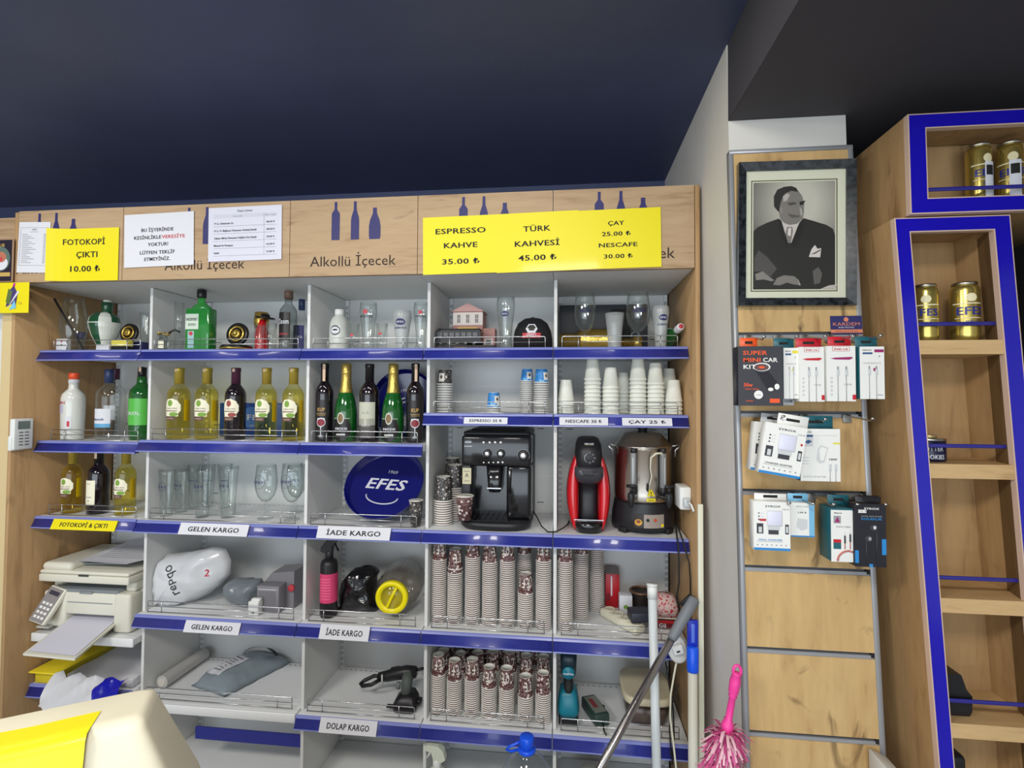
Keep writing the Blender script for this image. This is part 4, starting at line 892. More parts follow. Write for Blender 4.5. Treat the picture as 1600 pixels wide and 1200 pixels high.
# toy locomotive in front of the house
x0, x1 = at(681, 525, y=.11).x, at(751, 525, y=.11).x; zt, zm, zb_ = at(700, 513.5, y=.11).z, at(700, 533, y=.11).z, S1+.021
t = thing('toy_tram', 'black toy tram carriage standing on a dark book', 'toy', ((x0+x1)/2, .10, zb_)); hw = (x1-x0)/2; H = zt-zb_
M_toy = mat('toy_black', (30, 31, 34), .3); M_toy_g = mat('toy_grey', (84, 86, 90), .35)
b = MB(); b.prism([(-hw, .012), (hw, .012), (hw, H*.78), (hw*.96, H*.92), (-hw*.86, H), (-hw*.97, H*.8)], 0, .05, M_toy)
for k in range(6): b.box(-hw*.62+k*hw*.26, -hw*.62+k*hw*.26+hw*.19, -.0012, .001, H*.48, H*.76, M_toy_g, .001)
b.box(-hw*.94, -hw*.70, -.0012, .001, H*.45, H*.8, M_toy_g, .001); b.build('carriage', t)
b = MB(); b.box(-hw*.9, hw*1.0, -.003, .053, H*.90, H*.97, M_toy, .003); b.build('roof', t)
for k in range(5):
    b = MB(); b._cyl(.0068, 0, .006, M_toy_g, 14, TR(-hw*.75+k*hw*.37, -.0035, .0075) @ RX(-PI/2), None); b.build('wheel', t)
x0, x1 = at(669, 541, y=.08).x, at(778, 541, y=.08).x
b = MB(); b.box(x0+.027, x1-.012, .08, .16, S1+.0005, S1+.0195, M_black_pl, .002); b.box(x0+.029, x1-.014, .0785, .0797, S1+.004, S1+.016, mat('book_edge', (52, 48, 46), .7)); b.text('HISTORY', (x0+x1)/2-.01, S1+.006, .008, mat('gold_print', (190, 150, 80), .4), .0782, width=.05)
tag(b.build('book'), 'dark book lying flat under the black toy tram', 'book')
b = MB(); b.box(xa-.085, xb2-.03, .222, .30, S1+.0005, S1+.054, mat('grey_carton', (60, 58, 58), .7)); tag(b.build('carton'), 'dark carton holding up the toy house behind the tram', 'box')
# baseball cap
x, wd, h = span(802, 863, 497, .14, S1); R = wd/2
t = thing('baseball_cap', 'black baseball cap with red and white badge on the top shelf', 'cap', (x, .14, S1)); M_cap_cl = mat('black_cotton', (20, 20, 24), .85, bump=.1, bscale=400)
b = MB(); q = [(R, 0), (R*1.0, h*.35), (R*.93, h*.6), (R*.75, h*.83), (R*.45, h*.96), (R*.12, h*1.0), (0, h)]; b.lathe(q+[], M_cap_cl, 32); b.lathe([(R*.08, h*.99), (R*.08, h*1.02), (0, h*1.025)], M_cap_cl, 12); b.build('crown', t)
b = MB(); n = 16; top = []; pts = [(R*1.0*math.sin(a), -R*(.82 if abs(math.cos(a)) < .2 else 0)-R*.55*max(0, math.cos(a)), 0) for a in [(-.5+i/n)*PI for i in range(n+1)]]
vs = [(p[0], -R*.9*math.sqrt(max(0, 1-(p[0]/R)**2)), .012) for p in pts]+[(p[0]*.92, -R*.9*math.sqrt(max(0, 1-(p[0]/R)**2))-.032*math.cos(math.asin(max(-1, min(1, p[0]/R)))), .003) for p in pts]
b.add(vs, [(i, i+1, n+2+i, n+1+i) for i in range(n)], M_cap_cl, True); b.build('visor', t)
def capr(zz):
    for (r0, z0), (r1, z1) in zip(q, q[1:]):
        if z0 <= zz <= z1: return r0+(r1-r0)*(zz-z0)/(z1-z0)
    return R*.2
k = MB(); g = MB(); g.join(blob(0, h*.60, R*.30, h*.17, M_paper, -.001, 6)); g.join(blob(0, h*.63, R*.22, h*.10, mat('badge_dark', (52, 50, 46), .6), -.0016, 6)); g.join(strip_grid(R*.95, h*.15, 8, 2, M_red_ink, -.0018, z0=h*.33)); g.text('CRAFT', 0, h*.40, h*.10, M_paper, -.0024, True, width=R*.5); g.text('BOMONTI', 0, h*.35, h*.07, M_paper, -.0024, True, width=R*.8)
k.wrap(g, capr); k.build('badge', t)
# --- top shelf, urn bay
x0, x1 = at(868, 500, y=.27).x, at(1012, 500, y=.27).x; zt = at(940, 476, y=.27).z
b = MB(); b.box(x0+.017, x1, .27, .30, S1+.001, zt, mat('charcoal_card', (50, 52, 58), .55), .003); b.box(at(955, 500, y=.27).x, at(985, 500, y=.27).x, .2688, .27, S1+.02, zt-.02, M_slot)
T = TR(at(970, 500, y=.27).x, 0, (S1+zt)/2) @ RY(-PI/2); b.text('Heineken', 0, -.005, .018, M_paper, .2682, M=T, width=.07); b.tube([(at(1000, 500, y=.27).x-.02+.018*math.cos(a), .2684, S1+.07+.022*math.sin(a)) for a in [i*PI/8 for i in range(9)]], .0012, M_paper, 5)
tag(b.build('gift_box'), 'flat charcoal gift box standing behind the stemmed glasses', 'box')
x0, x1 = at(866, 530, y=.16).x, at(952, 530, y=.16).x; zc = at(900, 530, y=.16).z; r = zc-S1
M_gold_deco = mat('gold_plated', (206, 172, 84), .22, metal=.9, bump=.2, bscale=90)
t = thing('gold_bottle', 'gold-plated decorative bottle lying on its side behind the glasses', 'bottle', (x0+.020, .205, S1+r+.0005)); L = x1-x0
b = MB(); b.lathe([(r*.55, 0), (r*.55, L*.08), (r*.62, L*.1), (r*.62, L*.32), (r*.8, L*.36), (r*.96, L*.42), (r*.96, L*.92), (r, L*.93), (r, L*.98), (r*.9, L)], M_gold_deco, 24, RY(PI/2)); b.build('body', t)
b = MB(); b.lathe([(r*.4, L*1.005), (r*.4, L*1.35), (r*.6, L*1.36), (r*.6, L*1.5), (r*.4, L*1.52)], M_gold_deco, 16, RY(PI/2) @ TR(r*.25, 0, 0)); b.build('neck', t)
for lab, u0, u1 in (('stemmed beer glass in front of the gold bottle', 897, 931), ('larger stemmed beer glass between two frosted tumblers', 978, 1016)):
    glass('beer_goblet', lab, 'glass', u0, u1, 457, .10, S1, STEMG, prints=[text_logo(M_navy_p, .66, 1.1, ring=False)], foot=SFOOT, group='stemmed beer glasses by the gold bottle')
glass('tumbler', 'frosted flared tumbler beside the gold bottle', 'glass', 945, 975.5, 490, .12, S1, [(.70, 0), (.72, .04), (.70, .2), (.82, .6), (1, 1)], G_frost)
glass('beer_glass', 'frosted glass with blue oval logo by the lying green bottle', 'glass', 1018.5, 1046, 479, .10, S1, BULGE, G_frost, prints=[oval_logo(M_navy_p, 1.0, zc=.72, sub='BOMONTI', subz=.54)], rot=.2)
# green bottle lying with its neck to the front
p = at(1064, 510, y=.03); x = at(1050, 525, y=.16).x-.020; r = .034
t = thing('lying_bottle', 'green bottle lying down, white neck with red top toward the front', 'bottle', (x, .25, S1+r+.001))
d = Vector((p.x-x, p.y-.25, p.z-(S1+r+.001))); Ld = d.length; Mq = d.to_track_quat('Z', 'Y').to_matrix().to_4x4()
b = MB(); b.lathe([(r*.9, 0.02), (r, .03), (r, Ld*.55), (r*.8, Ld*.66), (.014, Ld*.78), (.013, Ld*.86)], M_green_bottle, 24, Mq @ TR(0, 0, -.012)); b.build('body', t)
b = MB(); b.lathe([(.0135, Ld*.80), (.0145, Ld*.84), (.0135, Ld*.98), (.0125, Ld)], M_paper, 20, Mq); b.lathe([(.0088, Ld*1.0), (.0088, Ld*1.004), (0, Ld*1.004)], M_red_ink, 16, Mq); b.build('capsule', t)
# --- top shelf, wide bay
bx = lambda u, v, y: at(u, v, y=y).x
x0, x1 = bx(288.5, 500, .05), bx(326.5, 500, .05); zs = at(307, 481, y=.05).z; zt = at(307, 451, y=.05).z
t = thing('gin_bottle', 'rectangular bright green spirits bottle with pale label, dark cap', 'bottle', ((x0+x1)/2, .05, S1)); hw = (x1-x0)/2; h = zt-S1; hs = (zs-S1)
M_gin = mat('gin_green_glass', (46, 150, 62), .06, trans=.35, coat=.7)
b = MB(); b.box(-hw, hw, 0, .052, 0, hs, M_gin, .008, 3)
b.lathe([(hw*.9, hs-.004), (hw*.74, hs+.008), (hw*.36, hs+.022), (hw*.30, hs+.034), (hw*.30, h*.90)], M_gin, 24, TR(0, .026, 0), sy=.026/hw*1.1 if hw > .03 else 1); b.build('body', t)
b = MB(); b._cyl(hw*.33, h*.865, h, M_cap_black, 18, TR(0, .026, 0), None); b.build('cap', t)
b = MB(); b.box(-hw*.92, hw*.15, -.0012, -.0002, hs*.50, hs*.86, mat('pale_green_label', (196, 210, 196), .6)); b.text('PASSPORT', -hw*.38, hs*.70, hs*.09, M_ink, -.0016, True, width=hw*.9); b.text('SCOTCH', -hw*.38, hs*.58, hs*.08, M_ink, -.0016, True, width=hw*.6); b.box(-hw*.7, -hw*.2, -.0012, -.0002, hs*.06, hs*.46, mat('pale_blue_label', (150, 186, 190), .6)); b.disc(-hw*.45, hs*.40, hw*.16, M_red_ink, -.0016); b.build('label', t)
glass('tall_glass', 'slim clear glass beside the rectangular green bottle', 'glass', 270.5, 287, 472, .11, S1, [(.9, 0), (.9, .04), (.94, .6), (1, 1)])
def gold_round(name, label, u, v, ru, y, lying=False, z=None):
    p = at(u, v, y=y); r = ru/F_PX*(p-CAM).dot(_fw); g = thing(name, label, 'ornament', (p.x, y, z if z is not None else S1))
    M = TR(0, 0, r+.0005) @ RX(PI/2-.12) if not lying else Matrix.Identity(4)
    M_blk = mat('ornament_black', (26, 24, 24), .25)
    b = MB(); b.lathe([(r*.9, -.004), (r, -.002), (r, .006), (r*.9, .010), (r*.75, .008), (0, .008)] if not lying else [(r*.95, 0), (r, .004), (r, .020), (r*.92, .026), (0, .026)], M_blk, 28, M); b.build('body', g)
    b = MB(); rr = r*.62
    b.tube([(rr*math.cos(2*PI*i/28), rr*math.sin(2*PI*i/28), .010 if not lying else .0) for i in range(28)] if not lying else [(r*1.005*math.cos(2*PI*i/28), r*1.005*math.sin(2*PI*i/28), .012) for i in range(28)], r*.10 if not lying else .0035, M_gold_deco, 8, M, closed=True); b.build('gold_ring', g)
    if not lying:
        b = MB(); b.lathe([(r*.42, .009), (r*.36, .018), (r*.25, .020), (0, .016)], M_gold_deco, 20, M); b.build('boss', g)
    return g
gold_round('ornament', 'black and gold round ornament lying under the upright one', 370, 538, 23, .11, True)
gold_round('ornament', 'black and gold round ornament propped upright, wide bay top shelf', 372, 516, 18, .135, z=S1+.0275)
gold_round('ornament', 'gold-rimmed black round ornament beside the green and white flask', 203, 520, 15, .104, z=S1+.041)
# red figure bottle with black hat
x, wd, h = span(389, 420, 486, .13, S1); R = wd/2
t = thing('figure_bottle', 'red and gold novelty bottle wearing a flat black hat', 'bottle', (x, .15, S1))
b = MB(); b.lathe([(R*.72, 0), (R*.75, .01), (R*.72, h*.5), (R*.55, h*.62), (R*.5, h*.8)], mat('glossy_red', (190, 30, 36), .25, coat=.4), 20); b.build('body', t)
b = MB(); b.lathe([(R*.76, h*.60), (R*.82, h*.80), (R*.70, h*.99), (0, h)], M_gold_deco, 18, TR(-R*.25, .01, 0)); b.build('gold_top', t)
b = MB(); b.lathe([(R*1.05, h*.82), (R*1.05, h*.85), (R*.5, h*.86), (R*.45, h*.93), (0, h*.93)], mat('ornament_black', (26, 24, 24), .25), 20, TR(R*.25, -.012, 0) @ RY(.08)); b.build('hat', t)
glass('shot_glass', 'small clear shot glass in front of the red novelty bottle', 'glass', 396, 413, 508, .08, S1, TUMB, group='shot glasses by the red novelty bottle')
glass('shot_glass', 'small clear shot glass right of the red novelty bottle', 'glass', 414, 433, 505, .08, S1, TUMB, group='shot glasses by the red novelty bottle')
M_smoke = thin_glass('smoky_glass', (.72, .75, .74), 1., .03, .7, (90, 96, 96))
bottle('clear spirits bottle with black label and red line, wooden cap', 435.5, 464, 455, .11, S1, [(.95, 0), (1, .02), (1, .60), (.96, .68), (.70, .74), (.46, .78), (.42, .80), (.42, .88)], M_smoke, mat('wooden_cap', (110, 86, 72), .5), [(.5, .87), (.5, .99), (.46, 1), (0, 1)],
       [rect_label(1.7, .17, .63, mat('black_label', (30, 26, 26), .4), (('Zoom', .44, .12, M_paper, .8, True), ('VODKA', .26, .04, M_red_ink, .7, True)))], None, name='vodka_bottle', rot=-.1)
bottle('small clear bottle with blue cap and blue label by the divider', 458, 483, 468, .18, S1, [(.95, 0), (1, .02), (1, .45), (.8, .6), (.42, .70), (.38, .74), (.38, .85)], G_clear, M_cap_blue, [(.42, .80), (.42, .99), (.38, 1), (0, 1)],
       [rect_label(1.9, .06, .50, mat('indigo_label', (56, 58, 112), .5), (('VODKA', .26, .07, M_paper, .8, True), ('▲', .38, .09, M_paper, .6, True)))], None, name='vodka_bottle', rot=-.1)
# little jar with gold chain
x, wd, h = span(247, 263, 523, .06, S1); t = thing('ornament_jar', 'tiny dark jar with pale label and gold chain by the divider', 'jar', (x, .06, S1)); R = wd/2
b = MB(); b.lathe([(R, 0), (R, h*.7), (R*.8, h*.85), (R*.8, h)], M_smoke, 18); b.wrap(strip_grid(R*1.6, h*.45, 6, 2, M_cream, -.0006, z0=h*.15), R); b.build('body', t)
b = MB(); pts = [(R*1.5*math.cos(a*.7)*(.6+.4*math.sin(a*2.3)), R*.9*math.sin(a), h*1.06+.006*math.sin(a*3.1)) for a in [i*.45 for i in range(26)]]; b.tube(pts, .002, M_gold_deco, 5); b.build('chain', t)
b = MB(); b.tube([(R*1.2, 0, h*1.1), (R*2.4, .01, h*1.32), (R*3.6, .015, h*1.18)], [.003, .005, .003], mat('ornament_black', (26, 24, 24), .25), 8); b.build('tassel', t)
# --- top shelf, printer bay
x, wd, h = span(80, 128, 464, .062, S1)
t = thing('fishbowl_glass', 'big round clear bowl glass with a black stick in it', 'glass', (max(x, -.4705+wd/2), .09, S1)); R = wd/2
b = MB(); b.lathe(hollow([(R*.45, 0), (R*.62, h*.08), (R*.95, h*.32), (R, h*.5), (R*.94, h*.7), (R*.75, h*.9), (R*.70, h)], .002), G_clear, 32); b.build('bowl', t)
b = MB(); a, c = at(85, 467, y=.012), at(131, 545, y=.016); c.z = S1+.003; b.tube([a-Vector((0, 0, 0)), c], [.0045, .003], M_black_pl, 8); tag(b.build('stirring_stick'), 'thin black stick leaning across the round bowl glass', 'stick')
x0, x1 = bx(101, 538, .07), bx(118, 538, .07); zt = at(109, 531, y=.07).z
b = MB(); b.box(x0, x1, .033, .050, S1+.0005, zt, M_paper, .001); b.disc((x0+x1)/2, zt-.012, .004, M_red_p, .0324); b.disc((x0+x1)/2, zt-.026, .004, mat('green_print', (60, 130, 70), .5), .0324); tag(b.build('small_box'), 'tiny white box with red and green dots in front of the bowl glass', 'box')
x, wd, h = span(119, 134, 519, .155, S1); t = thing('small_jar', 'small clear jar with navy lid beside the tiny white box', 'jar', (x, .155, S1)); b = MB(); b.lathe(hollow([(wd*.46, 0), (wd*.5, .004), (wd*.5, h*.66)], .0015), G_clear, 18); b.build('body', t); b = MB(); b._cyl(wd*.53, h*.68, h, M_navy, 18, None, None); b.build('lid', t)
# green and white balloon-shaped flask
x, wd, h = span(136, 190, 468, .13, S1); p = at(160, 523, y=.13)
t = thing('balloon_flask', 'green and white balloon-shaped flask with green neck', 'bottle', (x, .13, S1)); R = wd/2*1.02
M_fg = mat('bottle_green_ceramic', (22, 76, 48), .2, coat=.5); M_fw = mat('white_ceramic', (214, 218, 208), .2, coat=.5)
zc0, zc1 = .012, h*.70
b = MB(); n = 32; prof = [(.26, 0), (.34, .03), (.52, .18), (.80, .42), (.97, .65), (1, .78), (.92, .92), (.66, 1.03), (.30, 1.09), (0, 1.10)]
for i in range(len(prof)-1):
    (r0, z0), (r1, z1) = prof[i], prof[i+1]
    for k in range(n):
        a0, a1 = 2*PI*k/n-PI/2, 2*PI*(k+1)/n-PI/2; seg = ((k+2) // 4) % 8; top = z0 >= .78
        g = (seg in (0, 3, 5)) if not top else (seg in (0, 2, 4, 6)); 
        vs = [(R*r*math.cos(a), R*r*math.sin(a), zc0+z*(zc1-zc0)) for r, z, a in ((r0, z0, a0), (r0, z0, a1), (r1, z1, a1), (r1, z1, a0))]
        b.add(vs, [(0, 1, 2, 3)], M_fg if g else M_fw, True)
b.lathe([(R*.3, 0), (R*.3, .013)], M_fg, 16); b.wrap(strip_grid(R*2.2, .004, 16, 1, M_fw, -.001, z0=zc0+.74*(zc1-zc0)), R); b.build('body', t)
b = MB(); b.lathe([(R*.34, zc1*1.03), (R*.32, h*.84), (R*.36, h*.86), (R*.36, h*.95), (R*.28, h*.96)], M_fg, 20, TR(-R*.18, .02, 0)); b.build('neck', t)
b = MB(); b.lathe([(R*.24, h*.955), (R*.26, h*.965), (R*.26, h), (0, h)], M_fw, 18, TR(-R*.18, .02, 0)); b.build('cap', t)
for nm, lab, u0, u1, v0, yy, m in (('small_box', 'white slim matchbox in front of the balloon flask', 150, 170, 538, .05, M_paper), ('small_box', 'yellow and black small tin beside the white matchbox', 173.5, 197, 531, .05, mat('tin_yellow', (214, 200, 90), .4)), ('small_box', 'navy blue small carton under the gold-rimmed ornament', 202, 222, 534, .125, M_navy)):
    x0, x1 = bx(u0, 540, yy), bx(u1, 540, yy); zt = at((u0+u1)/2, v0, y=yy).z; b = MB(); b.box(x0, x1, yy, yy+.035, S1+.0005, zt, m, .001)
    if 'yellow' in lab: b.box(x0-.0005, x1+.0005, yy-.0006, yy+.0355, S1+.0006, S1+(zt-S1)*.45, M_black_pl)
    tag(b.build(nm), lab, 'box')
glass('tumbler', 'clear glass half hidden by the divider above the printer bay', 'glass', 216, 236, 489, .20, S1, PINT)
# ================================================================ stacks of cups (upside down)
M_cup_w = mat('cup_rim_cream', (226, 224, 218), .55); M_cup_in = mat('cup_white', (226, 224, 214), .6)
M_brown_cup = cup_print('brown_cup_print', (84, 44, 44), (222, 206, 200), 62, .30)
M_dark_cup = cup_print('charcoal_cup_print', (50, 46, 46), (196, 190, 184), 60, .24)
M_cup_shadow = mat('cup_body_gap_shade', (112, 84, 78), .6)  # brown body tone, also painting in the shade between nested rims
def cup_mesh(R, H, body, text=None, ink=None, seg=20, full=True, taper=.74):
    """inverted paper cup: mouth at z=0, base at z=H"""
    b = MB(); rr = R*.045; Rb = R*taper
    b.lathe([(R-rr*1.7, .0008), (R-rr, 0), (R, rr), (R, rr*2.2), (R-rr*.6, rr*3), (R-rr*1.8, rr*3)], M_cup_w, seg, cap=False)
    b.lathe([(R-rr*1.9, rr*2), (Rb, H-.001)], body, seg, cap=False)
    b.lathe([(Rb, H-.001), (Rb, H), (Rb-.002, H), (Rb-.0025, H-.007), (0, H-.007)], M_cup_in, seg)
    if text:
        g = MB(); n = len(text); step = R*.62
        for i, c in enumerate(text):
            q = MB(); q.text(c, 0, 0, H*.62, ink, -.0007, True, width=R*.30 if c not in 'CO' else R*.42); g.join(q, TR((n/2-i-.5)*step, 0, H*.80) @ RY(PI))
        k = len(b.v); b.wrap(g, lambda z: (R-rr*1.9)+(Rb-(R-rr*1.9))*z/H)
    return b
R_ = .0307; H_ = .077; PITCH_ = .0081
nest = cup_mesh(R_, H_, M_cup_shadow, seg=18).mesh('paper_cup')
tops = [cup_mesh(R_, H_, M_brown_cup, 'COFFEE', M_cup_in, 24).mesh('paper_cup')]
ncup = [0]; REST = MB(); nest_b = cup_mesh(R_, H_, M_cup_shadow, seg=14)
def one(me, name, label, cat, group, loc, rz):
    o = bpy.data.objects.new(name, me); COL.objects.link(o); o.location = loc; o.rotation_euler = (random.uniform(-.001, .001), random.uniform(-.001, .001), rz)
    return tag(o, label, cat, group)
def clampx(x, r):
    for a, c in zip(XJ, XJ[1:]):
        if a-.02 < x < c-.0: return min(max(x, a+.0150+r), c-.0025-r)
    return x
def stack(uc, vtop, y, z, where, rz, single=True, gap=0., limit=True):
    """column of nested cups whose highest rim is seen at vtop"""
    vb = pr((CAM.x, y, z))[1]; x = clampx(at(uc, vb, y=y).x, R_); yf = y-R_
    top = at(uc, vtop, y=yf).z-z; n = max(2, round(top/PITCH_))
    n = min(n, int((.352-H_-.001-gap)/PITCH_)) if z == L4 else n
    for i in range(n):
        p = (x+random.uniform(-.0002, .0002), y+random.uniform(-.0002, .0002), z+.0004+i*PITCH_)
        if i == n-1 and not gap:
            one(tops[0], 'paper_cup', f'brown printed cup topping {where}', 'cup', 'upside-down brown paper coffee cups', p, rz); ncup[0] += 1
        elif single:
            one(nest, 'paper_cup', f'paper cup rim nested in {where}', 'cup', f'nested cups of {where}', p, rz); ncup[0] += 1
        else: REST.join(nest_b, TR(*p))
    if gap:
        one(tops[0], 'paper_cup', f'brown cup second from the top in {where}', 'cup', 'upside-down brown paper coffee cups', (x, y, z+n*PITCH_), rz+1.); one(tops[0], 'paper_cup', f'brown printed cup topping {where}', 'cup', 'upside-down brown paper coffee cups', (x, y, z+n*PITCH_+gap), rz); ncup[0] += 2
S4, S5 = L4, L5
UP = 'upper-shelf cup stack'
for i, (uc, vt, nm, rz, gap) in enumerate([(684.5, 876, 'first', .35, 0), (710.5, 899, 'second', 2.1, .018), (738, 866, 'third', 4.0, 0), (765, 878, 'fourth', 2.6, 0), (792.5, 877, 'fifth', 5.3, 0)]):
    stack(uc, vt, .088-.002*i, S4, f'the {nm} {UP} from the tray bay', rz, True, gap)
stack(821, 929, .080, S4, f'the short front {UP}', .1, True)
stack(849, 873, .074, S4, f'the {UP} nearest the slotted post', .9, False)
stack(819, 864, .155, S4, f'the tall {UP} behind the short one', 1.5, False)
stack(881.5, 878, .076, S4, 'the front stack of three next to the red carton', .6, False)
stack(907.5, 862, .178, S4, 'the middle stack of three next to the red carton', 2., False)
stack(932, 858, .26, S4, 'the rear stack of three touching the red carton', 3., False)
LO = 'lower-shelf'
for i, (uc, vt, nm, rz) in enumerate([(680, 1056, 'first', .2), (709.5, 1064, 'second', .35), (737.5, 1065, 'third', .75), (764, 1076, 'fourth', 5.75), (791.5, 1079, 'fifth', 5.4), (821, 1091, 'sixth', 2.0), (848.5, 1085, 'seventh', 2.8)]):
    stack(uc, vt, .088-.0015*i, S5, f'the {nm} front {LO} stack from the tray bay', rz, True)
for i, (uc, vt, nm) in enumerate([(692, 1048, 'first'), (719, 1052, 'second'), (746, 1050, 'third'), (770, 1049, 'fourth'), (796, 1053, 'fifth'), (822, 1055, 'sixth'), (849, 1057, 'seventh')]):
    stack(uc, vt, .172, S5, f'the {nm} second-row {LO} stack from the tray bay', 1.+i, False)
for i, uc in enumerate((703, 731, 757, 783, 809, 835)):
    stack(uc, 1040, .26, S5, f'the {("first", "second", "third", "fourth", "fifth", "sixth")[i]} hindmost {LO} stack from the tray bay', 2.+i, False)
o = REST.build('paper_cup_stacks'); tag(o, 'rims of the further nested paper cups in the other stacks', 'cups', kind='stuff')
# --- foam cups
RF, HF, PF = .0328, .083, .0162
M_foam = mat('white_foam', (224, 226, 216), .7)
b = MB(); b.lathe([(RF-.0020, .0004), (RF-.0010, 0), (RF, .002), (RF, .0065), (RF-.001, .0085), (RF-.0022, .009), (RF*.66, HF-.002), (RF*.63, HF), (RF*.56, HF), (RF*.55, HF-.003), (0, HF-.003)], M_foam, 24, cap=False); foam_me = b.mesh('foam_cup')
for u0, u1, vt, y, nm in [(866, 892.5, 597, .085, 'the short stack beside the slotted post'), (912, 939.5, 563, .085, 'the tall stack second from the slotted post'), (940, 968.5, 573, .085, 'the third front stack from the slotted post'), (961, 986, 580, .17, 'the stack standing behind the third and fourth'),
                      (983, 1010.5, 563, .085, 'the fourth front stack, tallest of the foam stacks'), (1010, 1038.5, 570, .085, 'the fifth front stack of foam cups'), (1036, 1061, 576, .17, 'the rear stack by the oak end panel'), (1042, 1071, 594, .085, 'the front stack by the oak end panel')]:
    x, wd, h = span(u0, u1, vt, y, L2R); x = clampx(x, RF); n = max(1, round((h-HF)/PF)+1)
    for i in range(n):
        one(foam_me, 'foam_cup', f'white foam cup {"topping" if i == n-1 else "within"} {nm}', 'cup', None if i == n-1 else f'foam cups within {nm}', (x, y, L2R+.0004+i*PF), random.random()*6)
# --- small espresso cups
M_blue_cup = cup_print('blue_cup_print', (40, 128, 202), (120, 184, 226), 46, .22)
def small(R, H, body):
    b = cup_mesh(R, H, body, seg=22); g = MB(); g.join(strip_grid(R*.75, H*.55, 5, 3, M_cup_in, -.0006, z0=H*.2)); g.join(blob(0, H*.5, R*.16, H*.12, M_brown_print, -.001, 10))
    b.wrap(g, lambda z: R*.94+(R*.74-R*.94)*z/H); return b
RS, HS, PS = .0305, .056, .0092
for u0, u1, vt, y, body, nm, k, rz in [(673.5, 699.5, 579, .14, M_dark_cup, 'charcoal', 1, -.3), (760, 783, 612, .12, M_blue_cup, 'blue', 2, .7), (812.5, 834, 577, .16, M_blue_cup, 'blue', 1, .5), (834, 858, 575, .12, M_blue_cup, 'blue', 1, .8)]:
    x, wd, h = span(u0, u1, vt, y, L2R); sc_ = wd/2/RS; x = clampx(x, wd/2); n = max(2, round((h-HS*sc_)/(PS*sc_))+1)
    mt = small(RS*sc_, HS*sc_, body).mesh('espresso_cup'); mn = cup_mesh(RS*sc_, HS*sc_, mat('cup_body_grey', (150, 150, 150), .6), seg=18).mesh('espresso_cup')
    where = {673.5: 'stack beside the tray bay', 760: 'short stack standing alone mid shelf', 812.5: 'stack half behind its neighbour', 834: 'stack nearest the slotted post'}[u0]
    for i in range(n):
        full = i >= n-k
        lab = f'small {nm} espresso cup topping the {where}' if i == n-1 else f'small {nm} espresso cup just below the top of the {where}' if full else f'espresso cup showing its rim in the {nm} {where}'
        one(mt if full else mn, 'espresso_cup', lab, 'cup', None if full else f'rims in the {nm} {where}', (x, y, L2R+.0004+i*PS*sc_), rz+(.4 if i == n-2 else 0))
# --- charcoal printed cups beside the coffee machine
dark_top = cup_mesh(.0395, .098, M_dark_cup, seg=24); g = MB(); g.text('ysnoɯy', 0, .075, .018, M_cup_in, -.0007, True, width=.04)
dark_top = dark_top.mesh('printed_cup'); dark_n = cup_mesh(.0395, .098, M_cup_shadow, seg=20).mesh('printed_cup')
for uc, vt, y, nm, rz, hid in [(686, 781, .108, 'front stack left of the coffee machine', 1., False), (710, 761, .19, 'stack touching the coffee machine', 2., False), (697, 748, .272, 'rear stack left of the coffee machine', 3., False)]:
    vb = pr((CAM.x, y, L3))[1]; x = clampx(at(uc, vb, y=y).x, .0395); n = max(3, round((at(uc, vt, y=y-.0395).z-L3)/.0092))
    for i in range(n):
        one(dark_top if i == n-1 else dark_n, 'printed_cup', f'charcoal printed paper cup topping the {nm}' if i == n-1 else f'cup showing only its rim in the {nm}', 'cup', None if i == n-1 else f'nested cups of the {nm}', (x, y, L3+.0004+i*.0092), rz)
def upright_cup(label, u0, u1, vt, y, z, body, text=None, rot=0.):
    x, wd, h = span(u0, u1, vt, y, z); R = wd/2; t = thing('takeaway_cup', label, 'cup', (x, y, z+.0005), rot)
    b = MB(); b.lathe([(R*.70, 0), (R*.95, h*.97)], body, 26); b.f = b.f[:-1]; b.m = b.m[:-1]; b.sm = b.sm[:-1]
    b.lathe([(R*.93, h*.97), (R*.72, h*.1), (0, h*.1)], M_cup_in, 26)
    if text:
        g = MB()
        for i, c in enumerate(text): g.text(c, (i-.5)*R*.55-R*.5, h*.28, h*.5, M_cup_in, -.0008, True, width=R*.32)
        b.wrap(g, lambda q: R*.70+(R*.25)*q/h)
    b.build('body', t); b = MB(); b.tube([(R*.965*math.cos(2*PI*i/26), R*.965*math.sin(2*PI*i/26), h*.98) for i in range(26)], R*.035, M_cup_in, 6, closed=True); b.build('rim', t); return t
upright_cup('upright charcoal patterned cup in front of the leaning round tray', 638, 661, 781, .06, L3, M_dark_cup)
# ================================================================ coffee machines and tea urn
M_gloss_black = mat('gloss_black_plastic', (20, 20, 24), .16, coat=.3); M_satin_black = mat('satin_black_plastic', (30, 30, 34), .42); M_silver = mat('silver_trim', (186, 186, 190), .28, metal=.8)
M_steel = mat('brushed_steel', (196, 188, 178), .26, metal=1.); M_red = mat('glossy_red_shell', (196, 14, 28), .14, coat=.6); M_rubber = mat('black_rubber', (22, 22, 22), .6)
def X(u, v, y): return at(u, v, y=y).x
def Z(u, v, y): return at(u, v, y=y).z
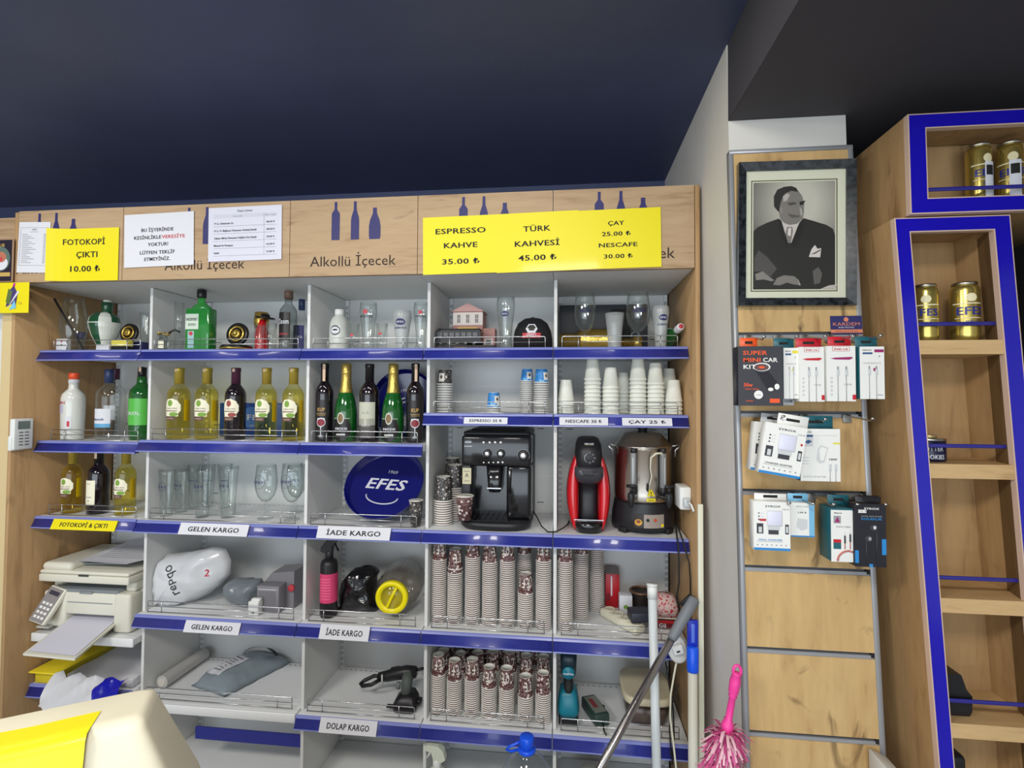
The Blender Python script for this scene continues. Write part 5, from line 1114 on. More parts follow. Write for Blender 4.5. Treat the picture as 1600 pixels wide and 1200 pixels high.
# --- bean-to-cup machine
yf = .075
x0, x1 = X(721, 720, yf), X(829.5, 720, yf); z0, zt, zp = L3+.001, Z(775, 681, yf), Z(775, 729, yf); cx = (x0+x1)/2; W = x1-x0
t = thing('espresso_machine', 'black bean-to-cup coffee machine with three round dials', 'coffee machine', (cx, yf, z0)); H = zt-z0; hp = zp-z0; h2 = W/2
b = MB(); b.box(-h2, h2, .10, .285, 0, H-.004, M_satin_black, .012); b.box(-h2, -h2*.72, .0, .12, .03, hp+.004, M_satin_black, .006); b.box(h2*.30, h2, .004, .12, .03, hp+.004, M_gloss_black, .012)
b.box(-h2, h2, -.002, .14, hp, H, M_gloss_black, .010); b.box(-h2*.74, h2*.32, .06, .12, .03, hp+.002, M_gloss_black); b.build('housing', t)
b = MB(); b.box(-h2*.98, h2*.98, .02, .284, H-.003, H+.016, M_satin_black, .008); b.box(-h2*.8, h2*.8, .06, .25, H+.015, H+.024, M_satin_black, .005); b.build('top_cover', t)
def mx(u, v): return X(u, v, yf)-cx, Z(u, v, yf)-z0
dials = [((762, 708.5), .017), ((783, 708.5), .017), ((818, 711.5), .021)]
for (u, v), r in dials:
    px, pz = mx(u, v); b = MB(); b._cyl(r, 0, .010, M_satin_black, 24, TR(px, -.002, pz) @ RX(PI/2), None); b.lathe([(r*.62, .009), (r*.60, .018), (r*.5, .020), (0, .019)], M_silver, 20, TR(px, -.002, pz) @ RX(PI/2))
    b.tube([(px+r*1.12*math.cos(a), -.0026, pz+r*1.12*math.sin(a)) for a in [-.7+i*.22 for i in range(22)]], .0007, M_silver, 4); b.build('dial', t, 'round dial with silver centre')
for u in (756, 765.5, 774, 782.5):
    px, pz = mx(u, 691.5); b = MB(); b._cyl(.0058, 0, .004, M_silver, 14, TR(px, -.002, pz) @ RX(PI/2), None); b.build('button', t)
for u, s in ((756, 0), (764, 0), (771, 0), (778.5, 1), (785.5, 1)):
    px, pz = mx(u, 722.5); b = MB(); b._cyl(.0048 if s else .003, 0, .002, M_silver if s else M_white_pl, 12, TR(px, -.002, pz) @ RX(PI/2), None); b.build('indicator', t)
px, pz = mx(732, 690.5); b = MB(); q = MB(); q.lathe([(.017, 0), (.017, .0015), (0, .0015)], M_silver, 24, sy=.5); b.join(q, TR(px, -.002, pz) @ RX(PI/2)); b.join(MB().disc(px, pz, .0155, M_gloss_black, -.0037, rz=.007)); b.text("De'Longhi", px, pz-.002, .006, M_silver, -.0039, True, width=.024)
b.text('MAGNIFICA', px, pz-.019, .006, M_silver, -.0026, False, width=.032); b.build('badge', t)
px, pz = mx(729.5, 743); b = MB(); b.box(px-.0175, px+.0175, -.0012, .001, pz-.033, pz+.030, mat('energy_label', (196, 190, 160), .7)); b.text('A', px, pz-.006, .022, M_ink, -.0016, width=.014); b.rect(px-.012, px+.012, pz+.016, pz+.018, M_grey_ink, -.0016); b.rect(px-.012, px+.012, pz-.022, pz-.020, M_grey_ink, -.0016); b.build('energy_sticker', t)
px, pz = mx(772, 748); b = MB(); b.loft([(pz-.055, px, .035, .022, .028), (pz-.045, px, .032, .026, .030), (pz+.045, px, .034, .034, .034)], M_gloss_black, 24)
for dx in (-.011, .011): b._cyl(.005, pz-.062, pz-.052, M_silver, 12, TR(px+dx, .02, 0), None)
b.box(px-.028, px+.028, .0, .006, pz-.04, pz-.036, M_silver); b.build('spout', t)
px, pz = mx(797, 733); b = MB(); b.tube([(px+.004, .03, pz), (px, .004, pz-.004), (px-.001, .0, pz-.02), (px-.002, .0, pz-.095)], [.006, .006, .005, .004], M_silver if False else M_satin_black, 10); b.tube([(px-.001, -.002, pz-.004), (px-.001, -.003, pz-.03)], .0045, M_silver, 8); b.build('steam_wand', t)
b = MB(); yo = -.064
b.loft([(.001, 0, .03, h2*.93, .085, 3), (.012, 0, .028, h2*1.0, .092, 3), (.026, 0, .028, h2*1.0, .092, 3), (.030, 0, .028, h2*.95, .086, 3)], M_satin_black, 40); b.build('drip_tray', t)
b = MB(); b.box(-h2*.7, h2*.45, -.035, .058, .030, .0325, M_gloss_black)
for k in range(7): b.box(-h2*.66+k*h2*.165, -h2*.66+k*h2*.165+.006, -.033, .056, .0325, .0345, M_satin_black, .001)
b.build('grate', t)
upright_cup('brown printed paper cup standing on the machine drip tray', 711.5, 740.5, 774, yf-.042, z0+.036, M_brown_cup, 'EE', rot=-.25)
b = MB(); pts = [at(833, 799, y=.16), at(838, 806, y=.12), at(846, 822, y=.028), at(856, 831, y=.022), at(868, 831, y=.022), at(880, 825, y=.024), at(887, 819, y=.10), at(889, 815, y=.2)]
for p in pts[3:]: p.z = max(p.z, L3+.003)
b.tube(pts, .0026, M_rubber, 8); tag(b.build('cable'), 'black cord looping on the shelf between the two coffee machines', 'cord')
# --- red capsule machine
yc = .085; x0, x1 = X(885, 770, yc), X(954.5, 770, yc); cx = (x0+x1)/2; z0 = L3+.001; zt = Z(920, 684, yc); H = zt-z0; h2 = (x1-x0)/2
t = thing('capsule_coffee_machine', 'tall red and black capsule coffee machine', 'coffee machine', (cx, yc, z0))
def bulge(z): return math.sin(PI*min(1, max(0, .10+.86*z)))**.55
for s in (-1, 1):
    b = MB(); pts = [(q, s*h2*(.40+.60*bulge(q))) for q in [i/16 for i in range(17)]]
    secs = [(H*(.02+.80*q), (ex+s*h2*.50)/2 if False else (s*h2*.42+ex)/2, .05, max(.004, abs(ex-s*h2*.42)/2), .075, 3) for q, ex in pts]
    b.loft(secs, M_red, 24); b.build('side_shell', t, 'glossy red curved side')
b = MB(); b.loft([(.0, 0, .05, h2*.50, .085, 3), (H*.30, 0, .085, h2*.48, .05, 3.5), (H*.52, 0, .08, h2*.55, .055, 3.5), (H*.60, 0, .05, h2*.60, .085, 3.5), (H*.80, 0, .035, h2*.62, .100, 3.5), (H*.93, 0, .04, h2*.58, .090, 3), (H*.985, 0, .05, h2*.48, .07, 3), (H, 0, .055, h2*.36, .05, 3)], M_satin_black, 32); b.build('body', t)
b = MB(); b.loft([(H*.50, 0, -.010, h2*.30, .02, 2.5), (H*.535, 0, -.02, h2*.52, .03, 2.5), (H*.60, 0, -.028, h2*.64, .04, 3), (H*.68, 0, -.028, h2*.64, .04, 3), (H*.70, 0, -.02, h2*.60, .03, 3)], mat('graphite_plastic', (58, 58, 64), .3), 32)
for k in range(4): b.box(-h2*.3+k*.001, h2*.3-k*.003, -.0705, -.066, H*.655-k*.005, H*.655-k*.005+.0018, M_slot)
b.build('brew_head', t)
b = MB(); q = MB(); q.disc(0, 0, .016, M_gloss_black, 0)
b.tube([(-.004+.014*math.cos(a), -.069, H*.80+.016*math.sin(a)) for a in [PI*.5+i*.3 for i in range(11)]], .0012, M_silver, 5)
for dx, dz in ((.014, .012), (.020, 0), (.014, -.012), (.002, .018), (.002, -.018)): b._cyl(.0055, 0, .002, mat('button_grey', (74, 74, 80), .4), 12, TR(dx, -.067, H*.80+dz) @ RX(PI/2), None)
b.build('control_panel', t)
b = MB(); b.box(-.015, .015, -.0605, -.056, H*.905, H*.935, mat('badge_gold', (190, 156, 60), .4)); b.text('NESCAFE', 0, H*.937, .009, M_paper, -.062, True, width=.034); b.text('GOLD', 0, H*.922, .010, M_ink, -.0612, True, width=.026); b.warp(lambda p: Vector((p.x, p.y+.012, p.z))); b.build('badge', t)
b = MB(); b.loft([(.0, 0, -.005, h2*.58, .052, 2.6), (.02, 0, -.008, h2*.62, .056, 2.6), (.036, 0, -.008, h2*.62, .056, 2.6), (.040, 0, -.005, h2*.56, .05, 2.6)], M_gloss_black, 32); b.box(-h2*.66, h2*.66, -.03, -.026, .042, .045, M_silver); b.build('drip_tray', t)
# --- tea urn
yc = .150; xa, xb_ = X(958, 760, yc), X(1051, 760, yc); cx = (xa+xb_)/2; r = (xb_-xa)/2*.955; z0 = L3+.001
zb, zr, zd = Z(1004, 788, yc-r)-z0, Z(1004, 702, yc-r)-z0, Z(1004, 676, yc-r*.5)-z0
t = thing('tea_urn', 'stainless steel tea urn with two taps on a black base', 'urn', (cx, yc, z0))
b = MB(); b.lathe([(r*.97, zb), (r*.99, zb+.01), (r, zb+.03), (r, zr-.006), (r*1.02, zr-.003), (r*1.02, zr)], M_steel, 48); b.build('tank', t)
b = MB(); b.lathe([(r*1.03, zr+.0005), (r*1.03, zr+.006), (r*.92, zr+.016), (r*.80, zr+.034), (r*.62, zd-.004), (r*.30, zd+.002), (0, zd+.003)], M_steel, 48); b.build('lid', t)
b = MB(); b.lathe([(.018, zd), (.016, zd+.008), (.024, zd+.016), (.022, zd+.026), (0, zd+.028)], M_satin_black, 20); b.build('knob', t)
b = MB(); b.lathe([(r*1.06, .012), (r*1.10, .016), (r*1.08, .06), (r*1.0, zb-.004), (r*1.0, zb)], M_satin_black, 48); b.build('base', t)
for a in (-2.4, -.75, .8, 2.4):
    b = MB(); b.box(-.018, .018, -.012, .010, 0, .02, M_rubber, .004, M=RZ(a+PI/2) @ TR(0, -r*1.03, 0)); b.build('foot', t)
b = MB(); q = MB(); q.join(strip_grid(.115, .050, 12, 2, mat('panel_grey', (150, 138, 130), .35), -.0012, x0=-.062, z0=.026)); q.join(strip_grid(.036, .050, 5, 2, mat('panel_dark_photo', (40, 30, 24), .4), -.0016, x0=-.062, z0=.026)); q.join(blob(-.046, .046, .014, .012, mat('amber_cup', (200, 150, 50), .4), -.002, 14)); q.join(blob(-.046, .049, .008, .006, mat('tea_print', (130, 60, 20), .4), -.0024, 12)); q.join(blob(-.012, .056, .006, .006, M_ink, -.004, 12)); q.join(blob(.016, .056, .006, .006, mat('red_lamp', (190, 70, 40), .3), -.004, 12)); q.join(strip_grid(.012, .01, 2, 1, mat('hazard_yellow', (232, 212, 30), .4), -.0018, x0=.04, z0=.03))
b.wrap(q, r*1.085, RZ(.10)); b.build('control_panel', t, 'printed control panel with red lamp')
b = MB(); q = MB(); ye = mat('hazard_yellow', (232, 212, 30), .4); q.add([(-.016, -.0008, zb+.030), (.016, -.0008, zb+.030), (0, -.0008, zb+.058)], [(0, 1, 2)], ye); q.join(strip_grid(.034, .012, 5, 1, ye, -.0008, z0=zb+.010)); q.text('!', 0, zb+.033, .02, M_ink, -.0014, True); q.text('DİKKAT', 0, zb+.013, .006, M_ink, -.0014, True); b.wrap(q, r, RZ(.13)); b.build('warning_sticker', t, 'yellow warning triangle')
for a, nm in ((-.42, 0), (.50, 1)):
    Mq = RZ(a); b = MB(); b.box(-.010, .010, -.016, .004, zb+.06, zr-.012, mat('gauge_grey', (128, 130, 132), .35), .004, M=Mq @ TR(0, -r-.006, 0)); b.box(-.003, .003, -.0175, -.015, zb+.075, zr-.03, mat('gauge_glass', (178, 182, 184), .1), .001, M=Mq @ TR(0, -r-.006, 0)); b._cyl(.012, zr-.014, zr+.004, M_satin_black, 14, Mq @ TR(0, -r-.012, 0), None); b._cyl(.013, zb+.04, zb+.064, M_satin_black, 14, Mq @ TR(0, -r-.012, 0), None); b.build('level_gauge', t)
    b = MB(); s = -1 if nm == 0 else 1; T2 = Mq @ TR(0, -r, zb+.028)
    b.tube([(0, 0, 0), (0, -.022, 0), (0, -.040, -.002)], [.009, .009, .010], M_satin_black, 12, T2); b.lathe([(.006, -.034), (.009, -.026), (.012, -.006), (.013, .012), (.009, .020)], M_satin_black, 16, T2 @ TR(0, -.044, 0)); b.tube([(0, -.044, .018), (0, -.046, .042)], .005, M_satin_black, 10, T2); b.tube([(-.016, -.046, .044), (.022, -.046, .046)], .006, M_satin_black, 10, T2); b.build('tap', t)
for s in (-1, 1):
    b = MB(); zz = zr-.006; b.tube([(s*r*.97, -.02, zz+.012), (s*r*1.06, -.022, zz+.012), (s*r*1.24, -.024, zz+.018), (s*r*1.22, -.024, zz+.006), (s*r*1.10, -.022, zz-.004), (s*r*1.09, -.022, zz-.03)], .0032, M_silver, 8); b.build('handle', t)
b = MB(); zz = zr; pts = [(.055, -r*.86-.012, zz-.03), (.05, -r-.010, zz-.012), (.03, -r-.014, zz-.014), (.012, -r-.012, zz-.03), (.010, -r-.010, zz-.07), (.015, -r-.010, zz-.10), (.006, -r-.010, zz-.135), (.004, -r-.010, zz-.15)]
b.tube([tuple(p) for p in pts], [.0045, .0045, .004, .003, .0022, .0022, .0022, .0022], mat('cream_cable', (214, 212, 190), .4), 8); b.tube([(.004, -r-.010, zz-.148), (.008, -r-.010, zz-.165), (.018, -r-.010, zz-.170)], .0028, ye, 8); b.tube([(.002, -r-.011, zz-.13), (.000, -r-.011, zz-.155)], .0038, M_rubber, 8); b.build('cable', t, 'cream cable hanging over the tank')
# --- cords dropping past the shelf edge at the oak end panel
for nm, pts in (('power_cord', [(1058, 818, .06), (1060, 826, .04), (1064, 836, .0), (1068, 848, -.026), (1077, 880, -.034), (1083, 905, -.036), (1086, 940, -.036), (1084, 985, -.036), (1078, 1020, -.036)]), ('power_cord', [(1056, 822, .05), (1057, 832, .03), (1058, 842, -.005), (1060, 852, -.028), (1061, 880, -.032), (1061, 910, -.032), (1057, 935, -.030), (1063, 960, -.032)])):
    P_ = [at(u, v, y=y) for u, v, y in pts]
    for p in P_: p.x = min(p.x, 2.188)
    for p in P_[:3]: p.z = max(p.z, L3+.004)
    b = MB(); b.tube(P_, .003, M_rubber, 8); tag(b.build('cable'), 'black cord curving down the oak end panel from the tea urn' if pts[0][0] == 1058 else 'black cord hanging from the tea urn in front of the cup shelf', 'cord')
# --- surface socket on the oak end panel and cable duct
xw = 2.1945; a, c = at(1064, 762, x=xw), at(1090, 795, x=xw); y0, y1 = sorted((a.y, c.y))
t = thing('surface_socket', 'white surface socket box with plug on the oak end panel', 'socket', (xw, (y0+y1)/2, Z(1075, 779, -.03)))
b = MB(); b.box(-.042, 0, -.045, .045, -.041, .041, M_white_pl, .008, 3); b.build('box', t)
b = MB(); b.box(-.012, .012, -.016, 0, -.016, .016, mat('pale_grey_plastic', (190, 196, 200), .4), .004, M=TR(-.020, -.0455, -.012)); b.build('plug', t)
b = MB(); p0 = Vector((-.018, -.060, -.005)); b.tube([p0, p0+Vector((.008, -.022, -.01)), p0+Vector((.012, -.036, -.028))], .004, M_white_pl, 8); b.build('cord', t)
b = MB(); xd = 2.2115; b.box(2.196, 2.2135, HY-.014, HY-.0006, .02, Z(1100, 787, -.1), mat('ivory_duct', (214, 212, 192), .5), .002); tag(b.build('cable_duct'), 'ivory cable duct running down the edge of the oak end panel', 'duct')
# --- air-conditioner remote on the far oak panel
xr = -.4705; a, c = at(14, 680, x=xr), at(45, 680, x=xr); zt, zb_ = at(30, 654, x=xr).z, at(30, 702, x=xr).z
t = thing('remote_control', 'white air-conditioner remote in a holder on the oak end panel', 'remote', (xr, (a.y+c.y)/2, zb_)); hh = zt-zb_; hw = abs(c.y-a.y)/2; Mq = RZ(PI/2)
b = MB(); b.box(-hw, hw, -.022, 0, 0, hh, M_white_pl, .005, 3, M=Mq); b.build('body', t)
b = MB(); b.box(-hw*.62, hw*.62, -.0228, -.021, hh*.66, hh*.92, mat('lcd_grey', (112, 122, 120), .2), M=Mq); b.build('screen', t)
for k in range(10):
    b = MB(); i, j = k % 2, k//2; b.box(-hw*.5+i*hw*.6, -hw*.5+i*hw*.6+hw*.42, -.0235, -.0215, hh*(.54-.1*j), hh*(.54-.1*j)+hh*.035, mat('button_slate', (96, 100, 104), .5), .001, M=Mq); b.build('button', t)
b = MB(); b.box(-hw*1.12, hw*.2, -.016, .0, -hh*.02, hh*.45, M_white_pl, .003, M=Mq); b.build('holder', t)
# ================================================================ printer bay
M_prn = mat('warm_white_plastic', (214, 212, 198), .45); M_prn_grey = mat('printer_grey', (128, 134, 138), .5); M_prn_dark = mat('printer_recess', (62, 62, 62), .6)
ZP = .701; yf = .03
px0, px1 = X(64, 950, yf), -.052
t = thing('printer', 'white multifunction printer with open paper tray on the end shelf', 'printer', ((px0+px1)/2, yf, ZP)); h2 = (px1-px0)/2
zb_, zs0, zs1 = Z(150, 927, yf)-ZP, Z(150, 911, yf)-ZP, Z(150, 899, yf)-ZP
b = MB(); b.box(-h2+.01, h2, .06, .30, .0, zb_+.002, M_prn, .008); b.box(h2*.62, h2, .0, .08, .0, zb_, M_prn, .014, 3); b.box(-h2+.01, -h2*.45, .0, .08, .012, zb_, M_prn, .010); b.box(-h2*.5, h2*.66, .004, .08, zb_*.42, zb_*.98, M_prn, .006)
b.box(-h2*.42, h2*.60, .0035, .006, zb_*.72, zb_*.745, M_prn_grey); b.box(-h2*.5, h2*.66, .055, .066, .014, zb_*.42, M_prn_dark); b.build('housing', t)
b = MB(); b.box(-h2+.03, h2*.70, .008, .24, zb_-.004, zb_+.010, M_prn_grey, .003); b.box(-.03, .03, .0, .03, zb_-.006, zb_+.004, M_prn_grey, .003); b.build('output_tray', t)
b = MB(); b.box(-h2+.012, -h2+.05, .04, .29, zb_, zs0+.004, M_prn, .008); b.box(h2-.05, h2-.002, .03, .29, zb_, zs0+.004, M_prn, .010); b.box(-h2+.04, h2-.04, .2, .29, zb_, zs0+.002, M_prn_dark); b.build('support', t)
b = MB(); b.box(-h2-.004, h2+.002, -.012, .29, zs0, zs1, M_prn, .006, 3); b.box(-h2-.002, h2+.0, -.010, .29, zs1+.001, zs1+.016, M_prn, .007, 3); b.box(-h2, -h2*.32, -.006, .28, zs1+.01, zs1+.046, M_prn, .020, 4); b.box(-h2*.1, h2*.12, -.0135, -.011, zs1-.003, zs1+.004, M_prn_dark); b.build('scanner_lid', t)
b = MB(); b.box(-h2*.30, h2*.72, .05, .27, zs1+.026, zs1+.032, M_prn_grey, .002, M=RY(-.04)); b.build('feeder_tray', t)
cm = MB(); cm.box(-.036, .036, -.010, .008, 0, .128, M_prn, .005, 3, M=TR(0, 0, 0)); cm.box(-.033, .029, -.0115, -.009, .004, .122, mat('panel_face_grey', (132, 128, 128), .5)); cm.box(-.022, .022, -.0125, -.011, .098, .112, mat('lcd_dark', (56, 56, 70), .2))
for k in range(12): cm.box(-.024+.017*(k % 3), -.012+.017*(k % 3), -.0125, -.0095, .015+.016*(k//3), .024+.016*(k//3), M_white_pl, .002)
M = TR(-h2+.044, -.050, zb_*.30) @ RX(-.5) @ RY(.22) @ Matrix.Scale(1.12, 4); cm.warp(lambda p: M @ p); cm.build('control_panel', t)
b = MB(); ux, uy = at(35, 1024, z=ZP+.012), at(118, 1029, z=ZP+.004)
cxp = (px0+px1)/2; l1, l2 = at(36, 1020, z=ZP+.016), at(117, 1030, z=ZP+.012); q = [(-h2*.5, .05, .045), (h2*.63, .05, .045), (l2.x-cxp, l2.y-yf, .014), (l1.x-cxp, l1.y-yf, .014)]
b.add([(p[0], p[1], p[2]-.008) for p in q]+q, [(0, 1, 2, 3), (7, 6, 5, 4), (3, 2, 6, 7), (2, 1, 5, 6), (0, 3, 7, 4), (1, 0, 4, 5)], M_prn); b.build('paper_tray', t)
b = MB(); q = [(-h2*.47, .05, .0475), (h2*.57, .05, .0475), (l2.x-cxp-.012, l2.y-yf+.012, .0180), (l1.x-cxp+.010, l1.y-yf+.012, .0180)]; b.add(q, [(3, 2, 1, 0)], mat('white_paper_cool', (222, 222, 234), .7)); b.box(0, 0.0001, 0, .0001, 0, .0001, M_paper); b.build('paper', t)
b = MB(); b.box(-h2+.002, -h2+.06, -.02, .003, .012, .022, mat('clear_plastic_tray', (190, 188, 182), .3), .002); b.build('side_tray', t)
# papers lying on top
zz = ZP+zs1+.040
for i, (nm, pts, m, lab) in enumerate([('paper_sheet', [(108, 866, .06), (190, 878, .05), (212, 868, .12), (222, 852, .24), (150, 852, .25)], M_paper, 'white printed sheets fanned over the printer feeder')]):
    vs = [at(u, v, z=zz+.03) for u, v, _ in pts]; b = MB(); n = len(vs)
    for k in range(3):
        d = .0016*k; b.add([Vector((p.x+.006*k, max(p.y, .045)+.004*k, zz+.004+d+.10*(max(p.y, .045)-.045))) for p in [Vector((-.33, .06, 0)), Vector((-.09, .05, 0)), Vector((-.015, .13, 0)), Vector((-.015, .30, 0)), Vector((-.30, .30, 0))]], [(0, 1, 2, 3, 4)], M_paper)
    for k in range(8): b.box(-.27, -.06-.02*(k % 3), .10+.018*k, .1015+.018*k, zz+.0138+.0018*k+.0005, zz+.0140+.0018*k+.0006, M_grey_ink)
    tag(b.build(nm), lab, 'paper')
# papers and plastic on the shelf under the printer
zq = .491
b = MB(); b.box(-.455, -.335, .006, .28, zq, zq+.05, mat('mustard_folder', (206, 186, 40), .5), .004); b.box(-.46, -.33, -.015, .25, zq+.05, zq+.056, mat('yellow_paper2', (232, 210, 40), .6), .001); tag(b.build('folder_stack'), 'yellow folders stacked under the printer by the oak panel', 'folders')
b = MB(); b.box(-.325, -.02, .02, .30, zq, zq+.034, M_paper, .003); b.sub(2); b.crumple(.004, 14, 3, lambda p: p.z < zq+.002); tag(b.build('paper_pile'), 'loose white papers on the shelf below the printer', 'paper')
b = MB(); n = 12; vs = [(-.335+.325*i/n, .02-.075*j/8+.01*math.sin(i*1.7+j), zq+.056-.095*(j/8)**1.4+.012*math.sin(i*2.1+j*.8)) for j in range(9) for i in range(n+1)]; b.add(vs, [(j*(n+1)+i, j*(n+1)+i+1, (j+1)*(n+1)+i+1, (j+1)*(n+1)+i) for j in range(8) for i in range(n)], mat('silver_poly_bag', (206, 206, 210), .2), True)
k = [i for i, f in enumerate(b.f) if sum(b.v[a][0] for a in f)/4 > -.125]; mi = b._mi(mat('blue_poly_bag', (26, 26, 158), .2))
for i in k: b.m[i] = mi
b.warp(lambda p: Vector((p.x, p.y-.036, p.z))); tag(b.build('poly_bag'), 'white and blue plastic bag hanging over the edge under the printer', 'bag')
# ================================================================ parcel shelves
def bag_from(name, label, cat, pts_px, y, z, thick, m, amt=.006, sc_=16, seed=0, print_fn=None, round_=.9):
    """puffed bag: outline traced at depth y, given real thickness and crumples"""
    P_ = [at(u, v, y=y) for u, v in pts_px]; c = sum(P_, Vector())/len(P_); b = MB(); n = len(P_); R = 5
    vs, fs = [], []
    for side in (1, -1):
        base = len(vs)
        for j in range(R+1):
            f = j/R; d = thick*.5*math.sqrt(max(0, 1-f**2.4))
            for p in P_: vs.append((c.x+(p.x-c.x)*f, y-side*d, c.z+(p.z-c.z)*f))
        for j in range(R):
            for k in range(n):
                k2 = (k+1) % n; q = (base+j*n+k, base+j*n+k2, base+(j+1)*n+k2, base+(j+1)*n+k); fs.append(q if side == 1 else q[::-1])
    b.add(vs, fs, m, True); b.sub(1); b.crumple(amt, sc_, seed)
    b.v = [(p[0], p[1], max(p[2], z+.0012)) for p in b.v]
    b.f2 = None
    return b
M_white_bag = mat('white_courier_bag', (206, 208, 212), .22, coat=.2); M_grey_bag = mat('grey_courier_bag', (112, 120, 126), .25, coat=.2)
S4z = L4
pts = [(228, 962), (219, 925), (222, 885), (232, 868), (252, 866), (272, 866), (300, 862), (335, 852), (352, 858), (359, 876), (362, 897), (348, 915), (330, 925), (300, 940), (272, 952), (252, 950), (240, 962)]
b = bag_from('x', '', '', pts, .14, S4z, .15, M_white_bag, .012, 13, 2); b.v = [(max(p[0], .0165) if p[1] > .02 else p[0], min(p[1], .36), p[2]) for p in b.v]
q = MB(); q.text('repqo', 0, 0, .055, M_ink, 0, width=.125); mid = at(272, 905, y=.07); q.warp(lambda p: Vector((mid.x, mid.y, mid.z))+(RY(-2.0) @ p)+Vector((0, -.012, 0)))
q2 = MB(); q2.text('2', 0, 0, .04, M_red_ink, 0, True); m2 = at(316, 904, y=.06); q2.warp(lambda p: Vector((m2.x, m2.y-.004, m2.z))+p)
t = thing('courier_bag', 'large crumpled white courier bag on the incoming-parcel shelf', 'parcel', (0, 0, 0)); b.build('bag', t)
from mathutils.bvhtree import BVHTree
def drape(flat, bag, off=.0016):
    """lay flat print on the front of a crumpled bag"""
    bv = BVHTree.FromPolygons([Vector(p) for p in bag.v], bag.f); out = []
    for p in flat.v:
        h = bv.ray_cast(Vector((p[0], -1, p[2])), Vector((0, 1, 0)))
        out.append((p[0], (h[0].y if h[0] else p[1])-off, p[2]))
    flat.v = out; return flat
drape(q, b).build('lettering', t, 'black lettering running down the bag'); drape(q2, b).build('logo', t, 'red mark')
pts = [(348, 926), (352, 914), (358, 908), (370, 902), (390, 904), (408, 905), (412, 914), (406, 930), (400, 945), (384, 944), (368, 938), (356, 930)]
b = bag_from('x', '', '', pts, .12, S4z, .10, M_grey_bag, .010, 22, 5); b.sub(0); tag(b.build('courier_bag'), 'small crumpled grey courier bag beside the big white one', 'parcel')
# grey box with red knob
x0, x1 = X(407, 930, .10), X(441, 930, .10)
t = thing('grey_case', 'grey plastic box with a red knob on the incoming-parcel shelf', 'box', (x0, .075, S4z+.001)); M_gr = mat('mid_grey_plastic', (124, 122, 128), .45); w_, hh = x1-x0, Z(425, 916, .08)-S4z
b = MB(); b.box(0, w_, 0, .10, 0, hh, M_gr, .002); b.prism([(0, hh-.002), (w_*.3, hh+.035), (w_*1.35, hh+.045), (w_*1.35, 0), (w_*1.0, 0), (w_, hh-.002)], .055, .16, M_gr); b.rect(w_*.05, w_*.9, hh*.86, hh*.89, mat('pale_line', (196, 196, 200), .4), -.0005); b.rect(w_*.08, w_*.85, hh*.1, hh*.8, mat('slate_inset', (112, 110, 116), .45), -.0005); b.build('body', t)
b = MB(); b._cyl(.014, 0, .012, M_red_ink, 18, TR(w_*1.28, .053, hh*.80) @ RX(PI/2), None); b.build('knob', t)
x0, x1 = X(389, 950, .05), X(405, 950, .05); zt = Z(397, 940, .05)
t = thing('plug_block', 'little white socket block at the rail of the incoming-parcel shelf', 'socket', ((x0+x1)/2, .055, S4z+.001)); b = MB(); w_ = (x1-x0)/2; b.box(-w_, w_, -.012, .02, 0, zt-S4z, M_white_pl, .003); b.box(-w_*.6, w_*1.1, -.006, .014, zt-S4z-.002, zt-S4z+.010, M_white_pl, .003); b.build('body', t); b = MB(); b.disc(0, .012, .005, M_ink, -.0124); b.disc(0, .012, .002, M_white_pl, -.0128); b.build('screw', t)
# --- tray bay: sprayer, black bag, jar
x, wd, h = span(499, 527, 872, .085, S4z); R = wd/2
t = thing('spray_bottle', 'black trigger sprayer with pink label', 'bottle', (x, .085, S4z+.0005)); M_sb = mat('sprayer_black', (28, 26, 30), .4)
b = MB(); b.lathe([(R*.92, 0), (R, .006), (R, h*.90), (R*.9, h*.955), (R*.48, h)], M_sb, 28); b.build('body', t)
b = MB(); b.wrap(strip_grid(R*4.4, h*.50, 24, 3, mat('hot_pink_label', (214, 66, 116), .45), -.0007, z0=h*.26), R)
g = MB()
for k in range(8): g.join(strip_grid(R*1.3, h*.010, 6, 1, mat('pink_print', (236, 130, 160), .5), -.0012, z0=h*(.33+.048*k)))
b.wrap(g, R); b.build('label', t)
b = MB(); b._cyl(R*.46, h*.99, h*1.13, M_sb, 18, None, None); b.prism([(-R*1.0, h*1.12), (-R*.9, h*1.20), (-R*.3, h*1.32), (R*.6, h*1.38), (R*1.45, h*1.43), (R*1.5, h*1.36), (R*.9, h*1.29), (R*.4, h*1.22), (R*.4, h*1.12), (-R*.6, h*1.10)], -.011, .011, M_sb); b.build('spray_head', t)
b = MB(); b.tube([(R*.62, 0, h*1.27), (R*.85, 0, h*1.20), (R*1.15, 0, h*1.13)], [.006, .005, .004], M_sb, 8); b.build('trigger', t)
pts = [(529, 948), (530, 925), (534, 910), (546, 896), (555, 884), (568, 882), (588, 885), (593, 892), (588, 902), (588, 920), (590, 940), (592, 955), (575, 956), (545, 955), (525, 955)]
b = bag_from('x', '', '', pts, .165, S4z, .13, mat('black_bin_bag', (16, 16, 19), .16, coat=.4), .012, 20, 9); b.v = [(p[0], max(p[1], .135) if p[0] < .80 else max(p[1], .10), p[2]) for p in b.v]; tag(b.build('bin_bag'), 'black plastic bag between the sprayer and the yellow-lidded jar', 'bag')
pl = at(612, 935, y=.065); axis_end = at(634, 905, y=.27); d = (axis_end-pl).normalized(); Mq = TR(*pl) @ d.to_track_quat('Z', 'Y').to_matrix().to_4x4()
R = .088
t = thing('storage_jar', 'ribbed clear plastic jar lying down with a yellow lid', 'jar'); Gj = thin_glass('ribbed_clear_plastic', (.84, .82, .79), 1.4, .06, .9, (104, 96, 90), .10)
